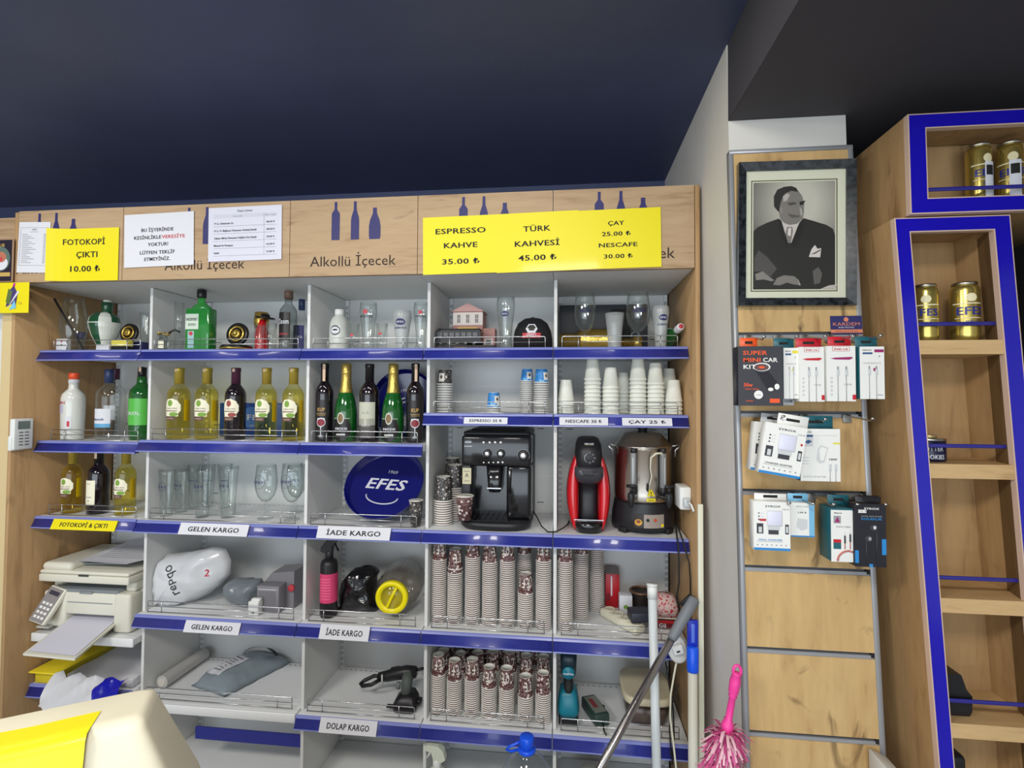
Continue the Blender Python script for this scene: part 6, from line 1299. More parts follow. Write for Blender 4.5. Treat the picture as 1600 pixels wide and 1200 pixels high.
b = MB(); prof = [(.060, .0), (.064, .018), (.075, .03), (R*.98, .07), (R, .10), (R, .20), (R*.9, .232), (0, .236)]; b.lathe(prof, Gj, 96)
b.v = [(p[0]*(1+.022*math.cos(28*math.atan2(p[1], p[0]))), p[1]*(1+.022*math.cos(28*math.atan2(p[1], p[0]))), p[2]) for p in b.v]; b.warp(lambda p: Mq @ p)
dz = S4z+.003-min(p[2] for p in b.v); dz = max(dz, 0); sh = TR(0, 0, dz); b.warp(lambda p: Vector((min(p.x, 1.194), min(p.y, .366), p.z+dz))); b.build('body', t)
b = MB(); yl = mat('bright_yellow_lid', (236, 220, 8), .3); b.lathe([(.062, .02), (.065, .016), (.065, -.004), (.061, -.008), (.047, -.008), (.044, .002), (0, .002)], yl, 40); b.box(-.005, .005, -.045, .045, -.008, .004, yl, .002, M=RZ(.45)); b.warp(lambda p: sh @ (Mq @ p)); b.build('lid', t, 'bright yellow screw lid')
# --- wide bay, low shelf: film roll and grey parcel
zL = L5+.003
a_, c_ = at(247, 1066, z=zL+.028), at(330, 1012, z=zL+.028); a_.x = max(a_.x, .048); a_.y = max(a_.y, .05); c_ = Vector((.055, .335, zL+.028)) if c_.y > .34 else c_
t = thing('film_roll', 'roll of clear stretch film lying on the lowest parcel shelf', 'roll'); M_film = mat('stretch_film', (176, 174, 172), .12, coat=.6)
d = (c_-a_); L = d.length; Mq = TR(*a_) @ d.to_track_quat('Z', 'Y').to_matrix().to_4x4(); b = MB(); b.lathe([(.019, 0), (.0265, 0), (.027, .003), (.027, L-.003), (.0265, L), (.019, L)], M_film, 28, Mq); b.build('film', t)
b = MB(); b.lathe([(.012, -.004), (.017, -.004), (.017, L+.004), (.012, L+.004)], mat('card_core', (196, 190, 182), .7), 20, Mq); b.build('core', t)
c4 = [at(u, v, z=zL) for u, v in ((298, 1072), (352, 1090), (462, 1032), (412, 1008))]
t = thing('parcel', 'grey plastic-wrapped parcel with a white waybill and black strap', 'parcel'); b = MB(); o0, e1, e2 = c4[0], c4[1]-c4[0], c4[3]-c4[0]
yl_ = .345
def PP(s, r, hgt): 
    p = c4[0]*(1-s)*(1-r)+c4[1]*(1-s)*r+c4[2]*s*r+c4[3]*s*(1-r); p.y = min(p.y, .35); p.y = max(p.y, .045); p.x = min(p.x, .685); return Vector((p.x, p.y, zL+.0015+hgt))
n, m_ = 14, 8; vs = []; Hf = lambda s, r: .055*(min(1, 4*s*(1-s)*1.6))**.5*(min(1, 4*r*(1-r)*1.4))**.5*(1-.35*s)
for s in range(n+1):
    for r in range(m_+1): vs.append(PP(s/n, r/m_, Hf(s/n, r/m_)))
for s in range(n+1):
    for r in range(m_+1): vs.append(PP(s/n, r/m_, 0))
K = (n+1)*(m_+1); fs = [(s*(m_+1)+r, s*(m_+1)+r+1, (s+1)*(m_+1)+r+1, (s+1)*(m_+1)+r) for s in range(n) for r in range(m_)]; fs += [tuple(K+i for i in f[::-1]) for f in fs]
b.add(vs, fs, mat('slate_courier_bag', (132, 144, 152), .2, coat=.3), True); b.sub(1); b.crumple(.005, 26, 4); b.v = [(p[0], p[1], max(p[2], zL+.0015)) for p in b.v]; b.build('bag', t)
bv = BVHTree.FromPolygons([Vector(p) for p in b.v], b.f)
def lay(s, r, off=.0022):
    p = PP(s, r, 0); h = bv.ray_cast(Vector((p.x, p.y, zL+.4)), Vector((0, 0, -1))); return Vector((p.x, p.y, (h[0].z if h[0] else zL)+off))
k = MB(); n2 = 8; vs = [lay(.12+.42*i/n2, .18+.34*j/n2) for i in range(n2+1) for j in range(n2+1)]; k.add(vs, [(i*(n2+1)+j, i*(n2+1)+j+1, (i+1)*(n2+1)+j+1, (i+1)*(n2+1)+j) for i in range(n2) for j in range(n2)], M_paper, True)
for q in range(7): k.add([lay(.18+.05*q, .24, .0032), lay(.18+.05*q, .44-.03*(q % 3), .0032), lay(.195+.05*q, .44-.03*(q % 3), .0032), lay(.195+.05*q, .24, .0032)], [(0, 1, 2, 3)], M_grey_ink)
k.build('waybill', t, 'white printed waybill')
k = MB(); vs = []
for i in range(13):
    for dlt in (0, .05): s_ = .76+dlt*.8; r_ = .06+.80*i/12; vs.append(PP(s_, r_, Hf(s_, r_)+.012+.012*math.sin(PI*i/12)))
k.add(vs, [(2*i, 2*i+1, 2*i+3, 2*i+2) for i in range(12)], M_black_pl, True); k.build('strap', t, 'black strap')
# --- tray bay, low shelf: black cordless tool with hose
def w3(u, v, y): p = at(u, v, y=y); return p
t = thing('power_tool', 'black cordless tool with a cable loop lying on the return shelf', 'tool'); y = .13; M_tool = mat('tool_black', (26, 24, 28), .4); M_tool_g = mat('tool_grey_grip', (78, 84, 80), .6)
def lim(p, z0=L5+.004): p.z = max(p.z, z0); return p
b = MB(); b.tube([lim(at(u, v, y=yy)) for u, v, yy in ((600, 1058, .13), (585, 1056, .14), (570, 1063, .13), (563, 1069, .12), (566, 1072, .11), (580, 1070, .11), (592, 1063, .12))], .0075, M_tool, 10); b.build('cable_loop', t)
b = MB(); pts = [at(u, v, y=.14) for u, v in ((592, 1058), (606, 1056), (618, 1053), (636, 1050), (650, 1050))]; b.tube(pts, [.018, .022, .024, .026, .022], M_tool, 16); b.tube([at(612, 1048, y=.15), at(625, 1046, y=.15)], .014, M_tool, 10); b.build('body', t)
b = MB(); b.tube([at(597, 1054, y=.118), at(597, 1070, y=.112)], .0035, mat('pale_clip', (196, 196, 192), .4), 6); b.build('ring', t)
b = MB(); b.tube([at(638, 1052, y=.135), at(636, 1066, y=.115), at(634, 1086, y=.095)], [.026, .022, .020], M_tool_g, 14); b.build('grip', t)
b = MB(); b.tube([at(623, 1066, y=.115), at(622, 1076, y=.11)], .008, mat('trigger_grey', (110, 114, 118), .5), 8); b.build('trigger', t)
pa, pb = at(613, 1105, y=.07), at(651, 1103, y=.07); z0 = L5+.002; zt = at(632, 1083, y=.09).z; cx = (pa.x+pb.x)/2; hx = (pb.x-pa.x)/2
b = MB(); b.loft([(z0, cx, .095, hx*.92, .04, 5), (z0+(zt-z0)*.35, cx, .095, hx, .043, 5), (z0+(zt-z0)*.7, cx+hx*.04, .10, hx*.84, .038, 4), (zt, cx+hx*.12, .105, hx*.55, .03, 3)], M_tool, 28); b.box(cx+hx*.9, cx+hx*1.25, .08, .11, z0+(zt-z0)*.35, z0+(zt-z0)*.65, M_tool, .004); b.box(cx-hx*1.45, cx-hx*.85, .06, .075, z0+.012, z0+.022, M_tool, .003); b.build('battery', t)
b = MB(); b.tube([at(648, 1047, y=.15), at(664, 1044, y=.16), at(672, 1042, y=.17)][:2], .006, M_tool, 8); b.build('cord', t)
# --- urn bay, parcel-height shelf: odds and ends
x0, x1 = X(946, 915, .30), X(968, 915, .30); zt = Z(957, 897, .30); M_redc = mat('red_carton', (178, 26, 36), .4)
b = MB(); b.box(x0, x1, .30, .34, S4z+.001, zt, M_redc, .001); b.rect(x0+(x1-x0)*.38, x0+(x1-x0)*.48, S4z+.05, zt-.01, M_paper, .2994); b.rect(x0+.004, x0+.02, S4z+.03, S4z+.06, mat('maroon_print', (120, 16, 30), .5), .2994); b.add([(x0, .30, zt), (x1, .30, zt), (x1, .34, zt+.02), (x0, .34, zt+.02)], [(0, 1, 2, 3)], mat('carton_grey', (128, 122, 118), .8)); tag(b.build('carton'), 'red carton with a white stripe behind the power strip', 'box')
x0, x1 = X(968, 940, .22), X(988, 940, .22); zt = Z(978, 931, .22); b = MB(); b.box(x0, x1, .22, .262, S4z+.001, zt, M_paper, .001); b.join(MB().disc((x0+x1)/2, (S4z+zt)/2-.004, .009, mat('leaf_print', (110, 150, 60), .6), .2194)); tag(b.build('small_box'), 'small white box with a green print beside the red carton', 'box')
x, wd, h = span(984, 1019, 923, .27, S4z); R = wd/2; t = thing('metal_cup', 'dark metal cup with a bronze rim behind the white broom pole', 'cup', (x, .27, S4z+.001)); b = MB(); b.lathe([(R*.7, 0), (R*.78, h*.2), (R*.9, h*.9), (R, h), (R*.94, h), (R*.8, h*.85), (0, h*.8)], mat('dark_pewter', (84, 78, 74), .25, metal=.7), 28); b.build('body', t); b = MB(); b.tube([(R*.97*math.cos(2*PI*i/28), R*.97*math.sin(2*PI*i/28), h) for i in range(28)], .005, mat('bronze_rim', (116, 88, 70), .35, metal=.5), 8, closed=True); b.build('rim', t)
# power strip
a_, c_ = at(951, 948, z=S4z+.03), at(1006, 994, z=S4z+.03); a_.y = min(a_.y, .20); c_.y = max(c_.y, .062); d = c_-a_; d.z = 0; L = d.length; ang = math.atan2(d.y, d.x); M_strip_w = mat('ivory_plastic', (216, 212, 190), .45)
t = thing('power_strip', 'ivory power strip with round sockets lying on the shelf', 'power strip', (a_.x, a_.y, S4z+.001), ang); b = MB(); b.box(-.03, L, -.029, .029, 0, .034, M_strip_w, .012, 3); b.build('housing', t)
for k in range(4):
    b = MB(); b.lathe([(.0225, .033), (.0225, .0365), (.019, .0365), (.018, .028), (0, .028)], M_strip_w, 20, TR(.002+.05*k, 0, 0)); 
    for s in (-1, 1): b._cyl(.0026, .0275, .029, M_slot, 8, TR(.002+.05*k+s*.007, s*.006, 0), None)
    b.build('socket', t)
p = at(1000, 962, z=S4z+.066); b = MB(); b.box(-.05, .05, -.034, .034, 0, .036, mat('adapter_navy', (44, 46, 58), .45), .004, 2, M=TR(p.x+.012, max(p.y, .105), S4z+.0405) @ RZ(ang+1.05)); tag(b.build('power_adapter'), 'dark power adapter plugged on the ivory power strip', 'adapter')
x0, x1 = X(1022, 965, .15), X(1060, 965, .15); z1, z2, z3 = S4z+.034, Z(1040, 962, .15), Z(1040, 930, .15)
b = MB(); b.box(x0, x1, .12, .20, S4z+.001, z1, mat('dark_red_choc_box', (96, 20, 30), .35), .002); b.rect(x0, x1, z1-.010, z1-.001, M_redc, .1194); b.text('Gü', (x0+x1)/2-.02, S4z+.008, .022, M_paper, .1192, True); tag(b.build('chocolate_box'), 'dark red confectionery box with white lettering at the shelf end', 'box')
b = MB(); b.box(x0+.004, x1-.004, .13, .20, z1+.0006, z2, mat('cream_carton', (222, 214, 196), .6), .002); tag(b.build('carton'), 'cream carton on top of the dark red confectionery box', 'box')
b = MB(); b.loft([(z2+.0008, (x0+x1)/2, .165, (x1-x0)*.48, .035, 4), ((z2+z3)/2, (x0+x1)/2, .165, (x1-x0)*.52, .04, 3), (z3, (x0+x1)/2-.004, .165, (x1-x0)*.36, .024, 2.5)], cup_print('floral_print', (214, 190, 186), (190, 44, 58), 90, .36), 24); b.crumple(.003, 40, 1, lambda p: p.z < z2+.004); tag(b.build('floral_bag'), 'red and white floral bag on the cream carton', 'bag')
# round socket adapter hanging on a cable
p = at(1057, 1012, y=-.048); t = thing('hanging_socket', 'white round socket hanging on its cable near the blue broom', 'socket', p); b = MB(); b.loft([(-.016, 0, 0, .026, .042, 2.2), (-.008, 0, 0, .034, .052, 2.2), (.008, 0, 0, .034, .052, 2.2), (.014, 0, 0, .028, .044, 2.2)], M_white_pl, 28, RX(PI/2) @ RZ(.3)); b.build('body', t); b = MB(); b.box(-.018, .020, -.034, -.012, -.010, .022, M_white_pl, .004, M=RY(-.3)); b.rect(-.006, .006, .0, .006, M_ink, -.0345, M=RY(-.3)); b.build('plug', t)
b = MB(); b.tube([p+Vector((-.0, .0, -.05)), at(1054, 1050, y=-.05), at(1048, 1085, y=-.055), at(1047, 1120, y=-.06), at(1052, 1160, y=-.07), at(1057, 1205, y=-.08), at(1058, 1290, y=-.08)], .0035, mat('cream_cable', (214, 212, 190), .4), 8); b.warp(lambda q: q-p); b.build('cord', t)
b = MB(); b.tube([at(1040, 1034, y=-.035), at(1045, 1065, y=-.04), at(1052, 1110, y=-.045), at(1053, 1150, y=-.05), at(1050, 1195, y=-.05)], .003, M_rubber, 8); b.tube([at(1060, 1070, y=-.045), at(1050, 1100, y=-.04), at(1046, 1140, y=-.04), at(1049, 1180, y=-.05)], .0025, M_rubber, 8); tag(b.build('cable'), 'black cords dangling in front of the beige food box', 'cord')
# --- urn bay, low shelf: teal tool, battery tester, food box
zL = L5
t = thing('cordless_tool', 'teal and black cordless tool standing on its battery', 'tool', (at(888, 1120, y=.10).x, .10, zL+.001)); cx = 0; M_teal = mat('teal_plastic', (20, 116, 136), .35); hh = lambda v: at(886, v, y=.07).z-zL; k = .00245
b = MB(); b.box(-15*k, 15*k, -.045, .045, 0, hh(1117), M_black_pl, .006); b.build('battery', t)
b = MB(); b.loft([(hh(1117), 0, 0, 15*k, .05, 4), (hh(1110), 0, 0, 17*k, .054, 4), (hh(1102), 0, 0, 16.5*k, .052, 4), (hh(1084), 0, 0, 14*k, .045, 4), (hh(1078), 0, 0, 9*k, .03, 3)], M_teal, 28); b.build('foot', t)
b = MB(); b.loft([(hh(1092), 0, -.03, 7*k, .018, 3), (hh(1075), 0, -.012, 7*k, .022, 3), (hh(1056), 0, 0, 7*k, .026, 3), (hh(1050), 0, 0, 8*k, .03, 3)], M_rubber, 20); b.build('grip', t)
b = MB(); b.loft([(hh(1056), 0, 0, 9*k, .05, 4), (hh(1050), 0, 0, 12*k, .06, 4), (hh(1030), 0, 0, 13*k, .065, 4), (hh(1016), 0, 0, 13*k, .065, 4)], mat('tool_dark_teal', (18, 40, 54), .4), 28); b.lathe([(9.5*k, 0), (9.5*k, .004), (0, .005)], M_teal, 24, TR(0, -.064, hh(1044)) @ RX(PI/2)); q = MB(); q.text('makita', 0, -.005, .012, M_paper, 0, True, width=15*k); b.join(q, TR(0, -.0695, hh(1044))); b.build('motor_housing', t)
c4 = [at(u, v, z=zL+.045) for u, v in ((909, 1089), (932, 1121), (951, 1112), (928, 1083))]; c0 = sum(c4, Vector())/4; ex = (c4[1]-c4[0]); ang = math.atan2(ex.y, ex.x); Lx = ex.length/2; Ly = (c4[3]-c4[0]).length/2; 
t = thing('battery_tester', 'dark green meter box with a red scale on the lowest shelf', 'meter', (c0.x, max(c0.y, .12), zL+.001), ang); b = MB(); b.box(-Lx, Lx, -Ly, Ly, 0, .044, mat('dark_green_plastic', (46, 66, 60), .4), .006); b.build('body', t)
b = MB(); b.box(-Lx*.8, Lx*.75, -Ly*.78, Ly*.78, .0442, .0455, mat('meter_face', (120, 124, 116), .3)); b.box(-Lx*.55, Lx*.3, -Ly*.45, Ly*.15, .0456, .0460, mat('meter_red', (128, 44, 48), .5)); b.build('dial_face', t)
b = MB(); b._cyl(.009, .02, .03, mat('tester_knob', (90, 84, 80), .3, metal=.5), 14, TR(-Lx*.1, Ly+.006, 0), None); b.tube([(-Lx*.1, Ly-.004, .025), (-Lx*.1, Ly+.01, .025)], .003, M_silver, 8); b.build('knob', t)
b = MB(); b.tube([(Lx, 0, .02), (Lx+.03, -.01, .006), (Lx+.05, -.012, .004)], .003, M_rubber, 8); b.build('lead', t)
ca, cb_ = at(976, 1110, z=zL+.09), at(1062, 1124, z=zL+.09); cx = (ca.x+cb_.x)/2; hx = (cb_.x-ca.x)/2; cy = .175; zt = zL+.115
t = thing('food_box', 'translucent food box with a beige lid on the lowest shelf', 'container', (cx, cy, zL+.001)); hh = zt-zL; Gt = thin_glass('cloudy_plastic', (.82, .80, .78), .8, .2, .6, (150, 140, 136))
b = MB(); b.loft([(0, 0, 0, hx*.78, .085, 4), (.01, 0, 0, hx*.82, .09, 4), (hh*.80, 0, 0, hx*.95, .108, 4)], Gt, 36); b.build('box', t)
b = MB(); b.loft([(.006, 0, 0, hx*.74, .08, 4), (hh*.45, 0, 0, hx*.8, .09, 4), (hh*.5, 0, 0, hx*.6, .07, 3)], mat('stored_contents', (112, 96, 92), .8, noise=.3, nscale=50), 28); b.build('contents', t)
b = MB(); b.loft([(hh*.76, 0, 0, hx*.98, .112, 4), (hh*.80, 0, 0, hx*1.0, .115, 4), (hh*.97, 0, 0, hx*1.0, .115, 4), (hh, 0, 0, hx*.97, .111, 4), (hh*.985, 0, 0, hx*.88, .10, 4)], mat('beige_lid', (208, 198, 170), .4), 40); b.build('lid', t)
# --- base shelf: clear sprayer, water bottle, grey bracket
p = at(683, 1190, y=.0); t = thing('spray_bottle', 'white translucent trigger sprayer below the cup shelves', 'bottle', (p.x, .0, L6)); hz = p.z-L6; M_op = mat('opal_plastic', (206, 212, 196), .35)
b = MB(); b.lathe([(.038, 0), (.04, .006), (.04, hz*.7), (.03, hz*.85), (.014, hz-.02)], M_op, 24); b.build('body', t)
b = MB(); b._cyl(.016, hz-.022, hz+.012, M_white_pl, 18, None, None); s = -1; b.prism([(-.045, hz+.062), (-.048, hz+.052), (-.04, hz+.046), (-.020, hz+.040), (-.012, hz+.012), (.016, hz+.004), (.034, hz+.016), (.026, hz+.046), (.006, hz+.064), (-.03, hz+.068)], -.014, .014, M_op); b.build('spray_head', t)
b = MB(); b.tube([(-.026, 0, hz+.042), (-.030, 0, hz+.026), (-.040, 0, hz+.010)], [.005, .004, .0035], M_white_pl, 8); b.build('trigger', t)
zc = at(823, 1165, y=-.20).z; x = at(823, 1175, y=-.20).x
t = thing('water_bottle', 'big clear water bottle with a bright blue cap and handle', 'bottle', (x, -.20, .001)); M_bc = mat('bright_blue_plastic', (20, 84, 226), .3); Gw = thin_glass('clear_pet', (.93, .95, .96), 1., .03, .45, (150, 160, 168)); zt = at(823, 1150, y=-.2).z
b = MB(); b.lathe([(.085, 0), (.095, .01), (.095, zt-.16), (.088, zt-.13), (.062, zt-.085), (.034, zt-.058), (.022, zt-.045), (.022, zt-.03)], Gw, 36); b.build('body', t)
b = MB(); b._cyl(.0235, zt-.036, zt, M_bc, 24, None, None); b.lathe([(.028, zt-.05), (.030, zt-.047), (.030, zt-.040), (.027, zt-.037)], M_bc, 24); b.build('cap', t, 'bright blue cap')
b = MB(); b.tube([(-.022, 0, zt-.046), (-.052, -.01, zt-.048), (-.066, -.012, zt-.042), (-.058, -.012, zt-.032), (-.03, -.006, zt-.022), (-.02, 0, zt-.02)], .0045, M_bc, 8); b.build('handle', t, 'bright blue handle')
x = at(925, 1200, y=.12).x; b = MB(); z0 = L6+.001; b.prism([(x-.09, z0), (x+.10, z0), (x+.07, z0+.09), (x+.02, z0+.115), (x-.03, z0+.10)], .08, .20, mat('pale_grey_casting', (176, 174, 166), .5)); b.tube([(x+.02, .08, z0+.115), (x+.05, .075, z0+.06), (x+.07, .074, z0+.0)], .005, M_prn_grey, 8); b.tube([(x+.03, .075, z0+.075), (x+.034, .06, z0+.07)], .004, M_silver, 8); tag(b.build('bracket'), 'pale grey angular casting on the base shelf behind the mop pole', 'hardware')
# ================================================================ broom poles, mop and duster
def pole(name, label, cat, top, low, r, m, y0, y1):
    a = at(*top, y=y0); c = at(*low, y=y1); k = (a.z-.016)/(a.z-c.z); e = a+(c-a)*k; t = thing(name, label, cat, e); return t, a-e, Vector((0, 0, 0))
t, a, e = pole('broom_pole', 'plain white tube pole with an end cap, standing before the shelves', 'pole', (1019, 914), (1026, 1200), .011, None, -.048, -.10)
b = MB(); b.tube([e, a], .0155, mat('white_pole_paint', (206, 212, 214), .35), 16); b.build('tube', t); u_ = a.normalized(); b = MB(); b.tube([a-u_*.045, a+u_*.002], .0178, M_white_pl, 16); b.tube([a-u_*.003, a+u_*.004], .0195, M_white_pl, 16); b.build('end_cap', t)
t, a, e = pole('mop_pole', 'steel telescopic pole with a grey grip leaning diagonally', 'pole', (1084, 936), (940, 1195), .012, None, -.128, -.28)
u_ = a.normalized(); b = MB(); b.tube([e, a-u_*.10], .0125, mat('steel_tube', (168, 164, 162), .24, metal=1), 16); b.build('tube', t); b = MB(); b.tube([a-u_*.15, a-u_*.14, a-u_*.05, a, a+u_*.006], [.014, .0165, .019, .020, .012], mat('grip_grey', (112, 116, 122), .5), 18); b.build('grip', t)
b = MB(); b.tube([a+u_*.004, a+Vector((-.012, .0, .012)), a-u_*.03+Vector((-.028, 0, .006))], .006, M_rubber, 8); b.build('hanger', t)
t, a, e = pole('broom_pole', 'white pole with a bright blue end beside the oak end panel', 'pole', (1082, 968), (1083, 1200), .011, None, -.124, -.17)
u_ = a.normalized(); b = MB(); b.tube([e, a-u_*.10], .0155, mat('ivory_pole_paint', (200, 198, 184), .45), 16); b.build('tube', t)
b = MB(); b.tube([a-u_*.165, a-u_*.16, a-u_*.09, a-u_*.085], [.018, .019, .0195, .016], M_bc, 16); b.box(-.018, .018, -.006, .006, -.11, 0, mat('deep_blue_plastic', (28, 48, 178), .3), .005, 3, M=TR(*a)); b.box(-.006, .006, -.0072, .0, -.075, -.012, mat('blue_glint', (90, 120, 220), .2), .002, M=TR(*a)); b.build('socket_end', t, 'bright blue plastic end')
top, low = at(1152, 1047, y=-.475), at(1137, 1132, y=-.475); t = thing('feather_duster', 'pink-handled duster with a pink and white fringe hanging by the slatwall', 'duster', low); d = top-low; u_ = d.normalized(); M_pk = mat('hot_pink_plastic', (232, 66, 152), .35)
b = MB(); b.tube([-u_*.02, Vector(), u_*d.length*.03, u_*d.length*.10, u_*d.length*.5, u_*d.length*.52, u_*d.length*.55, u_*d.length*.60, u_*d.length*.80, u_*d.length*.92, u_*d.length*.94, u_*d.length*.96], [.015, .016, .014, .0095, .0085, .0115, .0095, .013, .0145, .011, .0135, .009], M_pk, 14); n = 14; c_ = u_*d.length*.99; b.tube([c_+Vector((.010*math.cos(2*PI*i/n), 0, .014*math.sin(2*PI*i/n))) for i in range(n)], .004, M_pk, 8, closed=True); b.build('handle', t)
mp1, mp2, mp3 = mat('pink_strand', (214, 96, 152), .8), mat('pale_pink_strand', (232, 184, 198), .8), mat('magenta_strand', (176, 60, 116), .8); b = MB(); rnd = random.Random(5)
for i in range(1000):
    th = rnd.uniform(0, 2*PI); s = rnd.random(); base = -u_*(.01+.15*s); L = rnd.uniform(.035, .06); out = Vector((math.cos(th), math.sin(th), 0)); dirn = (out*rnd.uniform(.55, 1)+Vector((0, 0, rnd.uniform(-1.1, .35)))).normalized(); side = dirn.cross(Vector((0, 0, 1))).normalized()*rnd.uniform(.002, .004); p0 = base+out*.006; p1 = p0+dirn*L*.6; p2 = p1+(dirn+Vector((0, 0, -.9))).normalized()*L*.5
    b.add([p0-side*.5, p0+side*.5, p1+side, p1-side, p2+side*.7, p2-side*.7], [(0, 1, 2, 3), (3, 2, 4, 5)], (mp1, mp2, mp2, mp1, mp3)[i % 5], True)
b.build('fringe', t, 'pink and white fringe')
# ================================================================ foreground device casing
ZT = 1.20; A_ = Vector((1.056, -1.087, 0)); da = Vector((-.168, -.107, 0)).normalized(); db = Vector((.059, -.089, 0)).normalized(); La, Lb = .46, .107; ctr = A_+da*La/2+db*Lb/2
t = thing('terminal_casing', 'old cream plastic device casing with a yellow sheet taped on, nearest the camera', 'device', (ctr.x, ctr.y, .80), math.atan2(-da.y, -da.x)); M_cr = mat('aged_cream_plastic', (220, 214, 192), .5, noise=.04, nscale=14)
b = MB(); b.loft([(0, .05, -.03, La/2+.09, Lb/2+.06, 14), (.25, .022, -.012, La/2+.040, Lb/2+.024, 14), (.385, .0, -.002, La/2+.002, Lb/2+.002, 14), (.396, .0, 0, La/2-.003, Lb/2-.003, 12), (.40, 0, 0, La/2-.012, Lb/2-.012, 10)], M_cr, 64); b.build('casing', t)
b = MB(); hw = .30; y0 = -Lb/2-.004; xr = La/2-.068; vs = []; n = 8
rows = [(-Lb/2+.052, .4012), (-Lb/2+.02, .4014), (-Lb/2-.004, .4010), (-Lb/2-.010, .392), (-Lb/2-.014, .37), (-Lb/2-.036, .30), (-Lb/2-.056, .22)]
for yy, zz in rows:
    for i in range(n+1): vs.append((xr-hw*i/n+.006*(yy+Lb/2)*10*(i == 0), yy-.002*math.sin(i*1.1), zz+.0005*math.sin(i*2.)))
b.add(vs, [(r*(n+1)+i, (r+1)*(n+1)+i, (r+1)*(n+1)+i+1, r*(n+1)+i+1) for r in range(len(rows)-1) for i in range(n)], M_yellow_paper, True); b.f = [f[::-1] for f in b.f]; b.build('taped_sheet', t, 'yellow sheet taped over the edge')
b = MB(); tp = mat('clear_tape', (226, 216, 196), .15, coat=.6)
b.add([(La/2+.012, -.02, .36), (La/2+.03, -.035, .315), (La/2+.034, -.02, .305), (La/2+.016, -.006, .352)], [(0, 1, 2, 3)], tp); b.build('tape', t)
t2 = thing('counter', 'shop counter under the cream device casing, below the picture edge', 'counter', (ctr.x-.1, ctr.y, 0), math.atan2(-da.y, -da.x)); b = MB(); b.box(-.6, .55, -.28, .25, 0, .76, M_wood_cab); b.build('body', t2); b = MB(); b.box(-.62, .57, -.30, .27, .7605, .7985, M_white_board, .004); b.build('worktop', t2)
# ================================================================ products on the slatwall hooks
def hook(label, ut, vt, zg, yt=-.53, bracket=None):
    p = at(ut, vt, y=yt); k = lean_slat(Vector((p.x, 0, zg))).x-p.x if False else 0
    t = thing('display_hook', label, 'hook', (p.x, SY, zg), group='chrome hooks on the slatwall')
    b = MB(); dz = p.z-zg; b.tube([(0, -.003, .0), (0, -.03, dz*.3-.004), (0, yt-SY+.012, dz-.006), (0, yt-SY, dz)], .0021, M_chrome, 8); b.tube([(-.004, yt-SY, dz), (.004, yt-SY, dz)], .003, M_chrome, 8); b.build('rod', t)
    b = MB(); b.box(-.011, .011, -.0045, -.0008, -.022, .001, mat('hook_plate', (140, 138, 134), .35, metal=.5), .001); b.build('plate', t); return t
for lab, u, v, zg in (('chrome hook holding the dark car charger box', 1194, 526, 1.87), ('chrome hook holding the yellow-marked cable box', 1245, 525.5, 1.87), ('chrome hook between the two red-topped cable boxes', 1290, 525, 1.87), ('chrome hook holding the second red-topped cable box', 1333, 525, 1.87), ('chrome hook holding the purple-marked cable box', 1376.5, 524, 1.87),
                      ('chrome hook holding the tilted white charger boxes', 1224, 650.5, 1.648), ('empty chrome hook on the middle row', 1364, 654, 1.648), ('chrome hook holding the teal-topped adapter box', 1290, 655, 1.648),
                      ('chrome hook holding the white wall charger box', 1233, 786, 1.429), ('chrome hook holding the light blue charger box', 1271, 787, 1.429), ('chrome hook holding the teal audio cable box', 1303, 788, 1.429), ('chrome hook between audio cable and earphone boxes', 1340, 788, 1.429), ('chrome hook holding the black earphone boxes', 1384.5, 788, 1.429)):
    hook(lab, u, v, zg)
M_pw = mat('box_white', (228, 228, 224), .4, coat=.2); M_teal_b = mat('box_teal', (30, 92, 104), .4); M_redb = mat('box_red', (190, 28, 44), .4); M_dark_b = mat('box_charcoal', (56, 56, 62), .4); M_blk_b = mat('box_black', (30, 30, 38), .35); M_or = mat('box_orange', (232, 88, 40), .4); M_lb = mat('box_light_blue', (120, 180, 214), .4); M_bb = mat('box_mid_blue', (40, 130, 196), .4); M_gy = mat('box_grey_print', (150, 152, 154), .5); M_lg = mat('box_pale_grey_print', (198, 200, 202), .5); M_yl = mat('box_yellow_print', (222, 212, 60), .5); M_mg = mat('box_magenta_print', (150, 34, 100), .5); M_bl2 = mat('box_blue_print', (52, 84, 130), .5)
def product(label, cat, u0, u1, v0, v1, y, depth, front, side, art, flap=None, flapm=None, rz=0., tilt=0., group=None):
    vc, uc = (v0+v1)/2, (u0+u1)/2; x0, x1 = at(u0, vc, y=y).x, at(u1, vc, y=y).x; zt, zb = at(uc, v0, y=y).z, at(uc, v1, y=y).z; w, h = x1-x0, zt-zb
    t = thing('boxed_accessory', label, cat, ((x0+x1)/2, y, zb), rot=(0, tilt, rz), group=group)
    b = MB(); b.box(-w/2, w/2, .0006, depth, 0, h, side, .0008, 1); b.rect(-w/2, w/2, 0, h, front, 0); art(b, w, h); b.build('box', t)
    if flap:
        f0, f1, ft = flap; a0, a1 = at(f0, v0, y=y+depth*.9).x-(x0+x1)/2, at(f1, v0, y=y+depth*.9).x-(x0+x1)/2; fh = at(uc, ft, y=y+depth*.9).z-zb
        b = MB(); b.box(a0, a1, depth*.86, depth*.86+.001, h*.9, fh, flapm, .0004, 1); c = (a0+a1)/2; b.box(c-(a1-a0)*.22, c+(a1-a0)*.22, depth*.86-.0006, depth*.86+.0002, (h+fh)/2-.003, (h+fh)/2+.004, M_slot); b.build('hang_tab', t)
    return t
T_ = lambda b, w, h: (lambda s, x, z, sz, m, wd, bold=True, y=-.0005: b.text(s, x*w, z*h, sz*h, m, y, bold, width=wd*w))
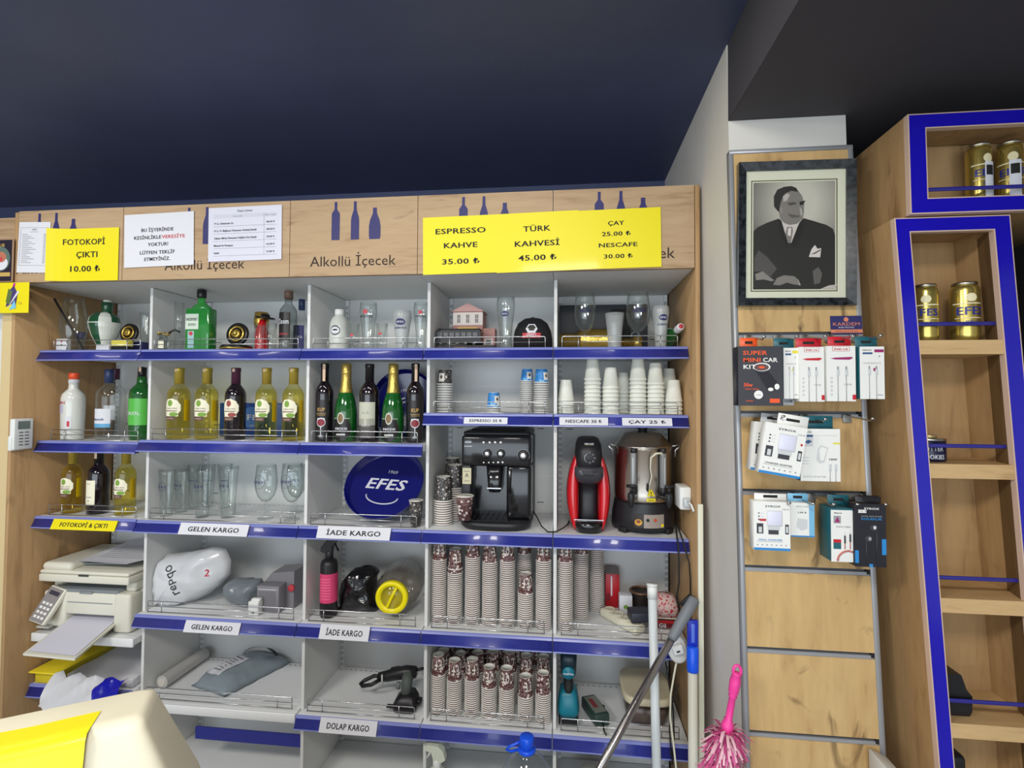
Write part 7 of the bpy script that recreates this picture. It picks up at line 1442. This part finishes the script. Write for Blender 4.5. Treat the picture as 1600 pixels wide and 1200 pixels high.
def art_car(b, w, h):
    T = T_(b, w, h); T('SUPER', -.12, .855, .10, M_or, .54); T('MINI', -.19, .735, .10, M_or, .38); T('CAR', .22, .735, .10, M_pw, .32); T('KIT', -.24, .62, .10, M_pw, .28); T('30w', -.28, .32, .09, M_or, .20); T('HIZLI ŞARJ', -.2, .27, .03, M_or, .30); T('SYROX', -.25, .07, .03, M_or, .16)
    b.rect(w*.2, w*.42, h*.05, h*.12, M_or, -.0005); b.disc(-w*.05, h*.185, w*.10, M_pw, -.0005); T('C106', -.05, .17, .03, M_gy, .1)
    pts = [(-.12, .60), (-.02, .69), (.14, .62), (.42, .34), (.33, .26), (.14, .28)]; b.plate([(x*w, z*h) for x, z in pts], M_blk_b, -.0008); b.disc(.03*w, .65*h, w*.19, M_pw, -.0010, rz=h*.072); b.disc(.02*w, .645*h, w*.165, mat('charger_face', (96, 70, 70), .4), -.0013, rz=h*.058); b.disc(.02*w, .645*h, w*.07, M_or, -.0016, rz=h*.02)
    b.disc(.36*w, .32*h, w*.055, M_pw, -.0012, rz=h*.05); b.disc(.22*w, .275*h, w*.06, M_pw, -.0012, rz=h*.03)
def art_cable(mark, col, pik=False, head='PRICCO'):
    def fn(b, w, h):
        T = T_(b, w, h)
        if pik: b.rect(-w*.3, w*.3, h*.905, h*.99, M_redb, -.0004); b.rect(-w*.285, w*.285, h*.91, h*.985, M_pw, -.0006); T('PIK10', 0, .925, .045, M_redb, .46, True, -.0009); b.plate([(-w*.38, h*.775), (-w*.2, h*.79), (w*.36, h*.80), (w*.42, h*.785), (w*.3, h*.75), (-w*.2, h*.755)], col, -.0005)
        else: T(head, -.2, .92, .035, M_ink, .36); b.rect(-w*.38, w*.02, h*.855, h*.89, M_bl2, -.0005); b.rect(w*.1, w*.48, h*.89, h*.945, col, -.0005); T('CHARGE/DATA', .0, .67, .04, M_gy, .74, False); b.disc(w*.12, h*.56, w*.08, col, -.0005)
        for dx in (-.12, .17): b.tube([((dx)*w, -.0004, 0.0), (dx*w, -.0004, h*.5)], w*.014, M_gy, 5); b.box((dx-.055)*w, (dx+.055)*w, -.0018, -.0002, h*.46, h*.57, M_lg, .0004); b.box((dx-.03)*w, (dx+.03)*w, -.0014, -.0002, h*.57, h*.63, M_gy, .0003)
        if pik:
            for k in range(5): b.disc(-w*.34, h*(.42-.075*k), w*.05, M_lg, -.0005, seg=10)
            T('130 ₺', .22, .29, .04, M_gy, .26); b.rect(w*.38, w*.5, h*.03, h*.12, M_redb, -.0005)
        else: b.rect(w*.2, w*.42, h*.07, h*.085, M_gy, -.0005); T('1', .3, .80, .04, M_gy, .05)
    return fn
G1 = None
product('dark SUPER MINI CAR KIT charger box with orange lettering', 'box', 1153.5, 1223.5, 541, 634, -.512, .042, M_dark_b, M_blk_b, art_car, (1156, 1183, 528), M_or, rz=.0)
product('grey-bottomed box half hidden behind the dark car charger box', 'box', 1200, 1240, 545, 633, -.462, .03, M_lg, M_gy, lambda b, w, h: T_(b, w, h)('USB', .3, .05, .06, M_ink, .3))
product('white cable box with a yellow mark and teal top', 'box', 1224.5, 1247.5, 543.5, 623, -.498, .03, M_pw, M_teal_b, art_cable('', M_yl), (1208, 1240, 528.5), M_teal_b)
product('white cable box with red top and red scribble mark', 'box', 1249, 1288, 542, 627.5, -.504, .032, M_pw, M_pw, art_cable('', M_redb, True), (1243, 1283, 528.5), M_redb)
product('white cable box with red top and purple scribble mark', 'box', 1292, 1337, 540.5, 627, -.504, .032, M_pw, M_pw, art_cable('', M_mg, True), (1293, 1329, 526), M_redb)
product('white cable box with teal side and purple mark, end of the top row', 'box', 1343.5, 1382, 541.5, 623.5, -.508, .034, M_pw, M_teal_b, art_cable('', M_mg), (1335, 1370, 526), M_teal_b)
def art_charger(name, word, blue=True):
    def fn(b, w, h):
        T = T_(b, w, h); T('SYROX', .03, .885, .055, M_dark_b, .42); T('150 ₺', .38, .835, .04, M_gy, .18); b.rect(-w/2, w/2, 0, h*.05, M_bb, -.0005)
        b.box(-w*.14, w*.28, -.002, -.0003, h*.50, h*.82, M_lg, .002); b.box(-w*.125, w*.265, -.0026, -.001, h*.515, h*.805, mat('box_lilac_white', (214, 214, 232), .3), .0015); b.rect(-w*.12, w*.22, h*.41, h*.50, M_lg, -.0006); b.rect(-w*.1, w*.18, h*.33, h*.42, M_dark_b, -.0008)
        b.rect(-w*.42, -w*.24, h*.34, h*.55, M_dark_b, -.0006); b.rect(-w*.37, -w*.28, h*.36, h*.48, M_lg, -.0009); b.rect(w*.36, w*.46, h*.34, h*.54, M_dark_b, -.0006); b.rect(w*.38, w*.44, h*.37, h*.50, M_lg, -.0009)
        for k in range(3): b.disc(-w*.36, h*(.76-.065*k), w*.022, M_dark_b, -.0006, seg=8); b.rect(-w*.31, -w*.22, h*(.755-.065*k), h*(.765-.065*k), M_lg, -.0006)
        T(word, -.05, .20, .045, M_dark_b if not blue else M_bb, .66); b.rect(-w*.42, w*.3, h*.175, h*.182, M_gy, -.0006)
        for k in range(7): b.disc(-w*.40+k*w*.13, h*.11, w*.022, M_gy, -.0006, seg=8)
        if blue: b.rect(-w*.34, -w*.16, h*.60, h*.645, M_redb, -.0006)
        else: b.disc(w*.42, h*.66, w*.03, M_redb, -.0006)
    return fn
product('white charger adapter box hanging tilted, front of the pair', 'box', 1184, 1249, 663, 743, -.536, .028, M_pw, M_pw, art_charger('', 'CHARGER ADAPTER', False), (1200, 1248, 645), M_pw, tilt=.165)
product('white charger adapter box hanging tilted, behind its twin', 'box', 1172, 1232, 661, 737, -.475, .03, M_pw, M_pw, art_charger('', 'CHARGER ADAPTER', False), (1180, 1215, 646), M_lg, tilt=.10)
def art_adapter(b, w, h):
    T = T_(b, w, h); T('PRICCO', -.33, .92, .045, M_ink, .24); b.rect(-w*.45, -w*.18, h*.84, h*.885, M_bl2, -.0005); b.rect(-w*.45, -w*.18, h*.66, h*.83, M_lg, -.0005); b.plate([(-w*.40, h*.74), (-w*.30, h*.79), (-w*.2, h*.76), (-w*.30, h*.71)], M_bl2, -.0008); T('2.1 A ADAPTER/CHARGER', .18, .86, .035, M_lg, .5, False); b.rect(w*.32, w*.5, h*.71, h*.74, M_yl, -.0005)
    b.plate([(-w*.06, h*.62), (w*.02, h*.69), (w*.20, h*.64), (w*.10, h*.36), (-w*.02, h*.34), (-w*.10, h*.40)], M_lg, -.0006); b.plate([(-w*.03, h*.60), (w*.03, h*.66), (w*.17, h*.62), (w*.08, h*.40), (-.0, h*.39)], M_pw, -.0009); T('10W', .32, .40, .055, M_dark_b, .2); T('QUICK ADAPTER', -.15, .07, .045, M_gy, .58, False)
    for dx in (.24, .38): b.box((dx-.03)*w, (dx+.03)*w, -.0016, -.0002, h*.20, h*.33, M_lg, .0004); b.tube([(dx*w, -.0004, 0), (dx*w, -.0004, h*.2)], w*.008, M_gy, 5)
    for k in range(3): b.rect(-w*.44, -w*.28, h*(.44-.06*k), h*(.455-.06*k), M_lg, -.0006)
product('white quick adapter box with a teal top on the middle row', 'box', 1250.5, 1313, 670, 752, -.502, .03, M_pw, M_blk_b, art_adapter, (1248, 1301, 650), M_teal_b)
product('white wall charger box with blue base, start of the lowest row', 'box', 1178, 1234.5, 784, 860, -.518, .034, M_pw, M_pw, art_charger('', 'WALL CHARGER'), (1178, 1228, 771), M_pw, rz=-.02)
def art_lb(b, w, h):
    T = T_(b, w, h); T('PRICCO', .0, .88, .05, M_gy, .5); T('130 ₺', .0, .70, .06, M_dark_b, .34); b.rect(w*.28, w*.5, 0, h, M_lb, -.0004); b.plate([(-w*.25, h*.3), (-w*.2, h*.55), (w*.2, h*.52), (w*.2, h*.25), (-w*.05, h*.18)], M_lg, -.0006); b.rect(-w/2, w/2, 0, h*.04, M_bb, -.0006)
product('pale box with a light blue edge beside the wall charger', 'box', 1235, 1272.5, 786, 839, -.498, .03, M_pw, M_pw, art_lb, (1230, 1262, 771), M_lb)
def art_audio(b, w, h):
    T = T_(b, w, h); b.rect(-w/2, w/2, h*.97, h, M_teal_b, -.0004); T('PRICCO', -.18, .90, .035, M_ink, .34); b.rect(-w*.38, -w*.05, h*.72, h*.86, M_gy, -.0005); b.plate([(-w*.34, h*.74), (-w*.2, h*.85), (-w*.1, h*.74)], M_mg, -.0008); T('AUDIO CABLE', .05, .645, .035, M_dark_b, .66, False); b.rect(-w*.4, -w*.05, h*.24, h*.42, M_teal_b, -.0005); b.rect(-w*.4, -w*.05, h*.36, h*.42, M_redb, -.0007)
    br = mat('braided_red', (186, 110, 100), .6)
    for dx, z in ((.12, .55), (.36, .58)): b.tube([(dx*w, -.0006, h*.24), (dx*w, -.0006, h*(z-.05))], w*.022, br, 6); b.box((dx-.035)*w, (dx+.035)*w, -.002, -.0002, h*(z-.2), h*(z-.06), M_dark_b, .0004); b.tube([(dx*w, -.0006, h*(z-.06)), (dx*w, -.0006, h*z)], w*.012, M_lg, 5)
    b.tube([(w*(.52*math.cos(a)+.30), -.0008, h*(.19*math.sin(a)+.02)) for a in [PI*.5+PI*.5*i/10 for i in range(11)]]+[], w*.045, br, 6); b.tube([(w*.30, -.0008, h*.21), (w*.48, -.0008, h*.19)], w*.045, br, 6)
product('teal-sided audio cable box with braided red cords', 'box', 1298.5, 1333, 794.5, 878, -.515, .06, M_pw, M_teal_b, art_audio, (1292, 1326, 773), M_teal_b)
def art_ear(b, w, h):
    T = T_(b, w, h); T('SYROX', .05, .915, .045, M_pw, .48); T('110 ₺', -.25, .875, .035, M_gy, .26); b.rect(-w*.38, -w*.12, h*.86, h*.91, M_pw, -.0004); T('EXTRA BASS IN-EAR', .05, .80, .025, M_gy, .66); T('KULAKLIK', .05, .75, .05, M_bb, .66)
    b.disc(.1*w, h*.63, w*.12, M_dark_b, -.0006, rz=h*.045); b.disc(.14*w, h*.63, w*.05, M_lg, -.001, rz=h*.03); b.disc(-.06*w, h*.45, w*.12, M_dark_b, -.0006, rz=h*.05); b.disc(-.02*w, h*.45, w*.05, M_gy, -.001, rz=h*.03)
    for dx, z in ((.2, .6), (-.14, .42)): b.tube([(dx*w, -.0006, h*.05), (dx*w, -.0006, h*z)], w*.016, M_dark_b, 6)
    b.rect(w*.36, w*.5, h*.20, h*.45, M_bb, -.0005); b.rect(-w*.5, -w*.38, h*.06, h*.26, M_bb, -.0005); b.rect(-w*.05, w*.07, 0, h*.05, M_bb, -.0005)
product('black in-ear headphone box, front of the two at the row end', 'box', 1335.5, 1384.5, 788, 886, -.523, .032, M_blk_b, M_blk_b, art_ear, (1336, 1376, 776), M_blk_b, rz=0)
product('black in-ear headphone box tucked behind its twin', 'box', 1330, 1376, 782, 872, -.470, .03, M_blk_b, M_blk_b, art_ear, (1330, 1372, 774), M_blk_b)
